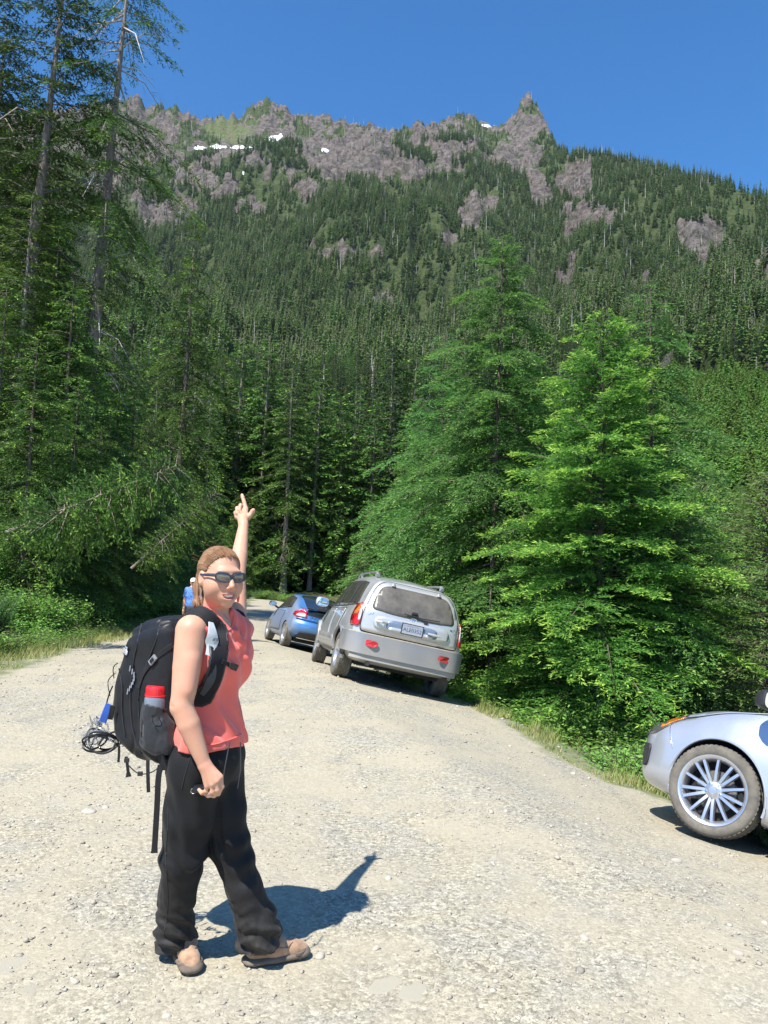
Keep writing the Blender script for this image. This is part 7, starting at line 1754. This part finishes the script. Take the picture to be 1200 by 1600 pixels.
# ---- a second walker, farther off behind her shoulder
def walker():
    c = np.array([(308-600)/FPX*19.0, 19.0, 0]); zg = gz(c[0], c[1]); top = 1.6-(903-884)/FPX*19.0; k_ = (top-zg)/1.62
    r_ = empty('person', (c[0], c[1], zg), 0, 'distant walker in blue shirt and white cap, mostly hidden behind the woman', 'person')
    def p(x, y, z): return np.array([c[0]+x*k_, c[1]+y*k_, zg+z*k_])
    def Fd(a=-0.02, b=1.66): return Field(axis(c[0]-0.38, (c[0]+0.38, 0.012)), axis(c[1]-0.30, (c[1]+0.36, 0.012)), axis(zg+a, (zg+b*k_+0.03, 0.012)))
    b = Fd(); b.ell(p(0, 0, 1.52), (0.075*k_, 0.09*k_, 0.10*k_)); b.cap(p(0, 0, 1.44), p(0, 0, 1.34), 0.05, 0.055, 0.03); b.ell(p(0, 0, 1.22), (0.17, 0.11, 0.2), None, 0.05); b.ell(p(0, 0, 0.95), (0.15, 0.11, 0.16), None, 0.06)
    b.ell(p(0.0, -0.092, 1.505), (0.014, 0.018, 0.02), None, 0.01)
    for s_ in (-1, 1):
        b.cap(p(s_*0.17, 0, 1.32), p(s_*0.21, 0.02, 1.06), 0.05, 0.038, 0.03); b.cap(p(s_*0.21, 0.02, 1.06), p(s_*0.20, -0.08, 0.84), 0.038, 0.025, 0.02); b.ell(p(s_*0.20, -0.1, 0.79), (0.03, 0.035, 0.05), None, 0.02)
        for q in range(4): b.cap(p(s_*0.20-0.02+q*0.013, -0.105, 0.76), p(s_*0.20-0.02+q*0.013, -0.10, 0.70), 0.008, 0.007, 0.004)
        b.cap(p(s_*0.08, 0, 0.86), p(s_*0.09, -0.01, 0.47), 0.08, 0.055, 0.03); b.cap(p(s_*0.09, -0.01, 0.47), p(s_*0.09, 0.02, 0.08), 0.052, 0.036, 0.03)
        b.ell(p(s_*0.077, 0.0, 1.50), (0.012, 0.02, 0.03), None, 0.006)
    o = [field_obj(b, 'body', M_SKIN, None, 2)]
    s = Fd(0.8, 1.45); s.ell(p(0, 0, 1.21), (0.19, 0.13, 0.21), None, 0.05); s.ell(p(0, 0, 0.98), (0.17, 0.13, 0.16), None, 0.06)
    for s_ in (-1, 1): s.cap(p(s_*0.15, 0, 1.33), p(s_*0.20, 0.01, 1.17), 0.062, 0.055, 0.03)
    s.put(c-1, c+3, lambda X, Y, Z: 0.006*vnoise(X*14, Y*14, Z*8, 3), 0, 'disp'); o.append(field_obj(s, 'shirt', mat_cloth('blue_patterned_shirt', (0.10, 0.22, 0.60), 0.6, 30), None, 1))
    t = Fd(0.0, 1.0); t.ell(p(0, 0, 0.88), (0.165, 0.125, 0.12), None, 0.03)
    for s_ in (-1, 1): t.cap(p(s_*0.08, 0, 0.84), p(s_*0.09, -0.01, 0.47), 0.09, 0.07, 0.03); t.cap(p(s_*0.09, -0.01, 0.47), p(s_*0.09, 0.02, 0.12), 0.07, 0.055, 0.03)
    o.append(field_obj(t, 'trousers', M_DKMESH, None, 1))
    h = Fd(1.3, 1.66); h.ell(p(0, 0.012, 1.535), (0.083*k_, 0.095*k_, 0.10*k_)); h.cap(p(0.03, 0.08, 1.46), p(0.04, 0.07, 1.34), 0.04, 0.03, 0.02); h.put(c-1, c+3, lambda X, Y, Z: (c[1]-0.035)-Y, 0, 'and')
    o.append(field_obj(h, 'hair', simple('blond_hair', (0.45, 0.32, 0.16), 0.5, var=0.3, scale=60), None, 1))
    q = Fd(1.4, 1.68); q.ell(p(0, 0.0, 1.56), (0.088*k_, 0.10*k_, 0.085*k_)); q.put(c-1, c+3, lambda X, Y, Z: (zg+1.545*k_)-Z, 0, 'and'); q.ell(p(0, -0.12, 1.55), (0.06, 0.06, 0.012), None, 0.01)
    o.append(field_obj(q, 'cap', simple('white_cap', (0.74, 0.74, 0.76), 0.8), None, 1))
    for s_ in (-1, 1):
        f_ = Field(axis(c[0]-0.25, (c[0]+0.25, 0.010)), axis(c[1]-0.25, (c[1]+0.15, 0.010)), axis(zg-0.02, (zg+0.16, 0.010))); f_.cap(p(s_*0.09, 0.04, 0.045), p(s_*0.10, -0.15, 0.035), 0.045, 0.038, 0.02); f_.put(c-1, c+3, lambda X, Y, Z: zg-Z, 0, 'and'); o.append(field_obj(f_, 'shoe', M_RUBBER, None, 1))
    for v in o: under(v, r_)
walker()
# ================================================================== undergrowth, grass and stones
def hitg(px, py):
    """where a line of sight meets the ground"""
    d = FWD + RGT*((px-600)/FPX) + UPV*((800-py)/FPX); t_ = (1.6)/-d[2]
    for _ in range(25): p = CAM+d*t_; t_ = (CAM[2]-gz(p[0], p[1]))/-d[2]
    return CAM+d*t_
def shrub(seed, H, R, stems, lps, leaf, twist=0.5, spiral=False, arch=0.5):
    g = np.random.default_rng(seed)
    az_ = g.uniform(0, 6.283, stems); r0 = R*0.35*np.sqrt(g.random(stems)); r1 = R*(0.35+0.65*np.sqrt(g.random(stems))); h = H*(0.55+0.45*g.random(stems))*(1-0.35*(r1/R)**2)
    a2 = az_+g.normal(0, 0.35, stems)
    P0 = np.stack([np.cos(az_)*r0, np.sin(az_)*r0, 0*h-0.08], -1); P2 = np.stack([np.cos(a2)*r1, np.sin(a2)*r1, h], -1); P1 = (P0+P2)/2+np.stack([0*h, 0*h, h*arch*0.3], -1)-np.stack([np.cos(az_), np.sin(az_), 0*h], -1)*0.1*R
    WV, WF = wood_tubes(P0, P1, P2, 0*h+0.008, 0*h+0.002)
    n = stems*lps; si = np.repeat(np.arange(stems), lps); q = np.clip(0.18+0.82*(np.tile(np.arange(lps), stems)+g.random(n))/lps, 0, 1)
    c = P0[si]*((1-q)**2)[:, None]+P1[si]*(2*q*(1-q))[:, None]+P2[si]*(q*q)[:, None]
    if not spiral: c = c+g.normal(0, 0.07*R, (n, 3))
    la = (np.tile(np.arange(lps), stems)*2.4+az_[si]) if spiral else g.uniform(0, 6.283, n)
    up_ = (0.45-0.9*g.random(n)) if not spiral else (0.75*(q-0.2)+g.normal(0, 0.15, n))
    d = nrm(np.stack([np.cos(la), np.sin(la), up_], -1))
    sv = nrm(np.cross(d, [0, 0, 1.0])+np.array([0, 0, 1.0])*g.normal(0, twist, n)[:, None])
    sz = (0.6+0.7*g.random(n))*((1.15-0.6*q) if spiral else 1)
    l = leaf[0]*sz; w_ = leaf[1]*sz
    # each leaf: two halves folded a little along the midrib, drooping tip
    nn_ = np.cross(d, sv); mid = c+d*(l*0.5)[:, None]; tip = c+d*l[:, None]-np.array([0, 0, 1.0])*(l*0.22)[:, None]; fold = nn_*(w_*0.18)[:, None]
    V = np.stack([c, mid+sv*(w_/2)[:, None]+fold, tip, mid-sv*(w_/2)[:, None]+fold, mid-fold*0.3], 1).reshape(-1, 3)
    b = (np.arange(n)*5)[:, None]; F = np.vstack([b+np.array([[0, 4, 1, 1]]), b+np.array([[1, 4, 2, 2]]), b+np.array([[0, 3, 4, 4]]), b+np.array([[3, 2, 4, 4]])])[:, :3]
    ti = np.clip(0.1+0.5*g.random(n)+0.25*q+g.normal(0, 0.08, stems)[si], 0, 1)
    return (WV, WF), (V, F, np.tile(ti, 4)), None
def mk(name, arrs, ml, label, group):
    (TV, TF), (LV, LF, ti), _ = arrs; t = empty(name, (0, 0, 0), 0, label, 'shrub' if 'shrub' in name else 'plant', group)
    obj('stems', mdata('stems', TV, TF, MB_BARK, smooth=True), t); obj('leaves', mdata('leaves', LV, LF, ml, attrs={'tint': ('FACE', ti)}), t); return t
S_A = mk('leafy_shrub', shrub(1, 1.15, 0.85, 70, 34, (0.075, 0.042)), ML_SHRUB, '', ''); S_B = mk('leafy_shrub', shrub(2, 0.75, 0.75, 60, 30, (0.06, 0.036)), ML_SHRUB, '', '')
S_C = mk('willow_herb', shrub(3, 1.25, 0.5, 34, 64, (0.12, 0.017), 0.3, True, 0.3), ML_BLUE, '', ''); S_D = mk('low_herb', shrub(4, 0.42, 0.6, 80, 18, (0.055, 0.024)), ML_SHRUB, '', '')
S_E = mk('leafy_shrub', shrub(5, 1.5, 0.9, 46, 26, (0.085, 0.040)), ML_SHRUB, '', '')
used_ = set(); g = np.random.default_rng(17)
def put(src, x, y, s_, label, group, dz=-0.05, rz=None):
    o = src if src.name not in used_ else copy_tree(src); used_.add(src.name)
    o.location = onground(x, y, dz); o.rotation_euler = (g.normal(0, 0.06), g.normal(0, 0.06), g.uniform(0, 6.28) if rz is None else rz); o.scale = (s_, s_, s_*g.uniform(0.85, 1.1)); o['label'] = label
    if group: o['group'] = group
    elif 'group' in o: del o['group']
    return o
GB = 'shrubs and herbs on the bank left of the road'; LB_ = 'leafy green shrub on the bank left of the road'
for i in range(120):
    y = 10.5+28*g.random()**1.25; dx = 0.25+2.6*g.random()**0.9; x = float(Ledge(y))-dx
    if dx < 0.85: src, s_, lab_ = S_D, 0.8+0.5*g.random(), 'low green herb at the left road edge below the shrubs'
    elif g.random() < 0.22: src, s_, lab_ = S_C, 0.8+0.35*g.random(), 'upright willow herb with narrow leaves on the left bank'
    else: src, s_, lab_ = (S_A if g.random() < 0.5 else S_B), 0.75+0.45*g.random(), LB_
    put(src, x, y, s_, lab_, {S_D: 'low herbs at the left road edge', S_C: 'willow herbs on the left bank'}.get(src, GB))
for x_, y_, s_ in ((-9.6, 16.0, 1.6), (-10.6, 16.9, 1.9), (-9.0, 18.9, 1.3)): put(S_E, x_, y_, s_, 'tall broad leaved shrub in front of the dark left forest', 'tall broad leaved shrubs at the left forest edge')
# right bank
GR_ = 'shrubs on the right bank below the firs'
c_ = hitg(925, 1150); put(S_C, c_[0]+0.25, c_[1]+0.3, 0.95, 'dense clump of willow herb with narrow dark leaves right of the road edge', None, dz=-0.1)
c_ = hitg(885, 1120); put(S_C, c_[0]+0.2, c_[1]+0.5, 0.85, 'smaller willow herb clump left of the dense clump', None, dz=-0.1)
for i in range(66):
    y = 5.6+11.5*g.random(); dx = 0.30+1.7*g.random(); x = float(Redge(y))+dx
    src = S_D if dx < 0.7 else (S_B if g.random() < 0.6 else S_A)
    if src is S_A and y < 8: src = S_B
    put(src, x, y, (0.85+0.5*g.random())*(0.85 if src is S_A else 1), 'low green herb at the right road edge' if src is S_D else 'leafy green shrub on the right bank below the firs', 'low herbs at the right road edge' if src is S_D else GR_)
for i in range(26):
    y = 26+18*g.random(); x = float(Redge(y))+0.5+1.6*g.random(); put(S_B if g.random() < .5 else S_D, x, y, 0.8+0.4*g.random(), 'leafy green shrub beyond the parked cars', 'shrubs beyond the parked cars')
for i in range(16): put(S_B, -6.8+g.normal(0, 1.6), 50.5+4*g.random(), 1.0, 'leafy green shrub at the far bend of the road', 'shrubs at the far bend of the road')
# uprooted young conifers leaning out over the bank
fal = conifer(51, 3.6, 0.80, 120, hb=0.12, prof=0.22, el=(-0.2, 0.5), droop=0.1, tw=0.045, twl=0.55, leaf=(0.075, 0.026), step=0.04, tdroop=0.2, irr=0.5, young=0.35, tr=0.030, side=(0.0, 0.5))
pb_ = at(10, 832, 15.2); t1_ = tree_thing('leaning_hemlock', fal, ML_DARK, MB_GREY, tuple(pb_), 0, 'pale stemmed young hemlock leaning far out over the left bank', tilt=(0.25, 0)); t1_.rotation_euler = (rad(8), rad(68), rad(0))
pb_ = at(205, 888, 19.0); t2_ = place_copy(t1_, tuple(pb_), 0, 0.75, 'shorter leaning hemlock behind the shrubs, left of the raised arm', None); t2_.rotation_euler = (rad(5), rad(45), rad(10))
# ---- grass along both edges
n = 52000
y = 5.2+24*g.random(n)**1.6; sd_ = g.random(n) < 0.5
off_ = np.abs(g.normal(0, 0.42, n))-0.45; off_ = np.where(g.random(n) < 0.55, off_+0.35, off_)
x = np.where(sd_, Redge(y)+off_*1.0, Ledge(y)-off_*1.15)
kp = (vnoise(x/0.5, y/0.5, 0, 70)+0.8*off_ > -0.35) & ((y > 9.5) | sd_); x, y, off_ = x[kp], y[kp], off_[kp]; n = len(x)
z = ground_z(x, y); a = g.uniform(0, 6.283, n); hgt = (0.03+0.11*g.random(n)**1.5)*np.interp(off_, [-0.45, 0.3], [0.6, 1.7])*np.interp(y, [5, 25], [0.9, 1.5])
ln = g.uniform(0.1, 0.8, n); d = nrm(np.stack([np.cos(a)*ln, np.sin(a)*ln, 1+0*a], -1)); s2 = nrm(np.stack([-np.sin(a+0.6), np.cos(a+0.6), 0*a], -1)); w_ = 0.004+0.006*g.random(n)+0.0004*y
b0 = np.stack([x, y, z-0.005], -1)
V = np.stack([b0-s2*w_[:, None]/2, b0+s2*w_[:, None]/2, b0+d*hgt[:, None]], 1).reshape(-1, 3)
tint = np.clip(g.normal(0.45, 0.25, n)+0.35*(off_ < 0.1), 0, 1)
o = obj('roadside_grass', mdata('roadside_grass', V, np.arange(3*n).reshape(-1, 3), ML_GRASS, attrs={'tint': ('FACE', tint)})); tag(o, 'thin pale green grass along both edges of the gravel', 'grass', kind='stuff')
# ---- loose stones
def mat_stone():
    t = NT('loose_stone'); co = t.coord(); a_ = t.attr('shade')
    c = t.mix(a_, (0.20, 0.185, 0.165), (0.52, 0.48, 0.40)); c = t.mix(t.ramp(t.noise(co, 40, 4), [(0.35, 0), (0.7, 0.5)]), c, (0.36, 0.30, 0.22))
    return t.done(t.bsdf(c, 0.9, 0, t.bump(t.noise(co, 160, 4), 0.4, 0.003), Specular_IOR_Level=0.25))
M_STONE = mat_stone()
bm = bmesh.new(); bmesh.ops.create_icosphere(bm, subdivisions=1, radius=1.0); ico_v = np.array([v.co[:] for v in bm.verts]); ico_f = np.array([[v.index for v in f.verts] for f in bm.faces])
bmesh.ops.subdivide_edges(bm, edges=bm.edges[:], cuts=1, use_grid_fill=True); bm.free()
oct_v = np.array([(1, 0, 0), (-1, 0, 0), (0, 1, 0), (0, -1, 0), (0, 0, 1), (0, 0, -1)], float); oct_f = np.array([(0, 2, 4), (2, 1, 4), (1, 3, 4), (3, 0, 4), (2, 0, 5), (1, 2, 5), (3, 1, 5), (0, 3, 5)])
def stones(n, ymin, ymax, rmin, rmax, BV, BF, powr, seed, cl=0.0, sink=0.2):
    g = np.random.default_rng(seed); y = ymin+(ymax-ymin)*g.random(n)**powr; u = g.random(n); hw = 0.50*y+0.4; xl = np.maximum(-hw, Ledge(y)-0.1); xr = np.minimum(hw, Redge(y)+0.1); x = xl+(xr-xl)*u
    den = vnoise(x/0.8, y/0.8, 0, 80)+0.6*vnoise(x/0.25, y/0.25, 0, 81); kp = g.random(n) < np.clip(0.55+cl*den, 0.05, 1); x, y = x[kp], y[kp]; n = len(x)
    r = rmin+(rmax-rmin)*g.random(n)**3.2; r = r*np.interp(y, [2.5, 14], [1, 1.5])
    m = len(BV); V = BV[None]*(1+0.28*g.normal(0, 1, (n, m, 1)))*np.stack([r*g.uniform(0.8, 1.3, n), r*g.uniform(0.7, 1.1, n), r*g.uniform(0.42, 0.75, n)], -1)[:, None, :]
    a = g.uniform(0, 6.283, n); c_, s_ = np.cos(a)[:, None], np.sin(a)[:, None]; V = np.stack([V[..., 0]*c_-V[..., 1]*s_, V[..., 0]*s_+V[..., 1]*c_, V[..., 2]], -1)
    V += np.stack([x, y, ground_z(x, y)+r*sink], -1)[:, None, :]
    F = (np.arange(n)*m)[:, None, None]+BF[None]; sh_ = np.repeat(np.clip(g.normal(0.5, 0.27, n), 0, 1), len(BF))
    return V.reshape(-1, 3), F.reshape(-1, 3), sh_
A1 = stones(26000, 2.3, 15, 0.0028, 0.011, oct_v, oct_f, 1.5, 1, 0.7); A2 = stones(1700, 2.3, 18, 0.006, 0.020, ico_v, ico_f, 1.3, 2, 0.5)
V = np.vstack([A1[0], A2[0]]); F = np.vstack([A1[1], A2[1]+len(A1[0])])
o = obj('loose_gravel', mdata('loose_gravel', V, F, M_STONE, attrs={'shade': ('FACE', np.r_[A1[2], A2[2]])})); tag(o, 'loose pale gravel strewn over the clearing', 'gravel', kind='stuff')
def rock_mesh(seed, sub=2):
    bm = bmesh.new(); bmesh.ops.create_icosphere(bm, subdivisions=sub, radius=1.0); V = np.array([v.co[:] for v in bm.verts]); F = np.array([[v.index for v in f.verts] for f in bm.faces]); bm.free()
    V = V*(1+(0.55 if seed == 9 else 0.22)*fbm(V[:, 0]*1.3, V[:, 1]*1.3, V[:, 2]*1.3, 3, seed)[:, None]); V = np.clip(V, -0.86, 0.9)
    return mdata('stone', V, F, M_STONE, smooth=False, attrs={'shade': ('FACE', np.full(len(F), 0.45+0.08*(seed % 5) if seed != 9 else 0.42))})
ST = [(139, 1269, 12, 6, 'pale stone lying left of the rucksack'), (165, 1262, 7, 4, 'small stone right of the pale stone beside the rucksack'), (111, 1420, 6, 4, 'dark flat stone at the lower left, away from the feet'), (117, 1534, 8, 5, 'whitish stone near the bottom left corner'),
      (607, 1373, 7, 5, 'stone just right of the hand shadow'), (1057, 1346, 9, 6, 'buff stone below the front wheel of the silver hatchback'), (913, 1467, 9, 7, 'rounded pale stone alone on the gravel at the lower right'), (784, 1502, 6, 5, 'small grey stone at the lower middle right'),
      (1153, 1490, 10, 6, 'pale stone pair member near the right picture edge'), (500, 1495, 10, 7, 'light stone right of the forward boot'), (260, 1589, 8, 6, 'stone at the bottom edge below the woman'), (960, 1179, 13, 8, 'pale stone in the grass left of the silver hatchback'),
      (606, 1542, 36, 11, 'large flat rock embedded in the gravel at the bottom centre'), (648, 1551, 32, 7, 'long low rock right of the large flat embedded rock'), (20, 1508, 34, 14, 'broad pale rock embedded at the lower left edge'), (49, 1546, 20, 12, 'embedded rock below the broad pale rock'),
      (1194, 1443, 6, 5, 'small stone at the right picture edge'), (346, 1512, 6, 5, 'small stone between the two boots')]
rm = [rock_mesh(s_) for s_ in (3, 4, 6)]; rm2 = [rock_mesh(9, 3)]; rm2[0].materials.clear(); rm2[0].materials.append(simple('embedded_rock', (0.40, 0.365, 0.28), 0.95, var=0.16, scale=30, bump=0.6, bscale=60, bdist=0.006))
for i, (x_, y_, w_, h_, lb) in enumerate(ST):
    p = hitg(x_, y_); k = p[1]/FPX; bigr = w_ > 18
    o = obj('stone', rm2[0] if bigr else rm[i % 3], loc=(p[0], p[1], p[2]+(0.0 if not bigr else -0.004)), rot=(0, 0, i*1.9 if not bigr else 0.1*i), label=lb, cat='stone')
    o.scale = (w_*k, w_*k*0.75, (h_*k*0.9 if not bigr else 0.007))
# ------------------------------------------------------------------ thin summer haze
zt = 1010.0
B = Bag(); B.box((0, 560, (zt-40)/2), (4200, 2400, zt+40))
hz = NT('haze_air'); pv = hz.n('ShaderNodeVolumePrincipled')
pv.inputs['Color'].default_value = (0.80, 0.90, 1.0, 1); pv.inputs['Density'].default_value = 0.00004; pv.inputs['Anisotropy'].default_value = 0.3
hz.l(pv.outputs[0], hz.out.inputs['Volume'])
o = obj('haze', mdata('haze', np.vstack(B.V), B.F, hz.m)); tag(o, 'thin pale summer haze in front of the mountain', 'haze', kind='stuff')
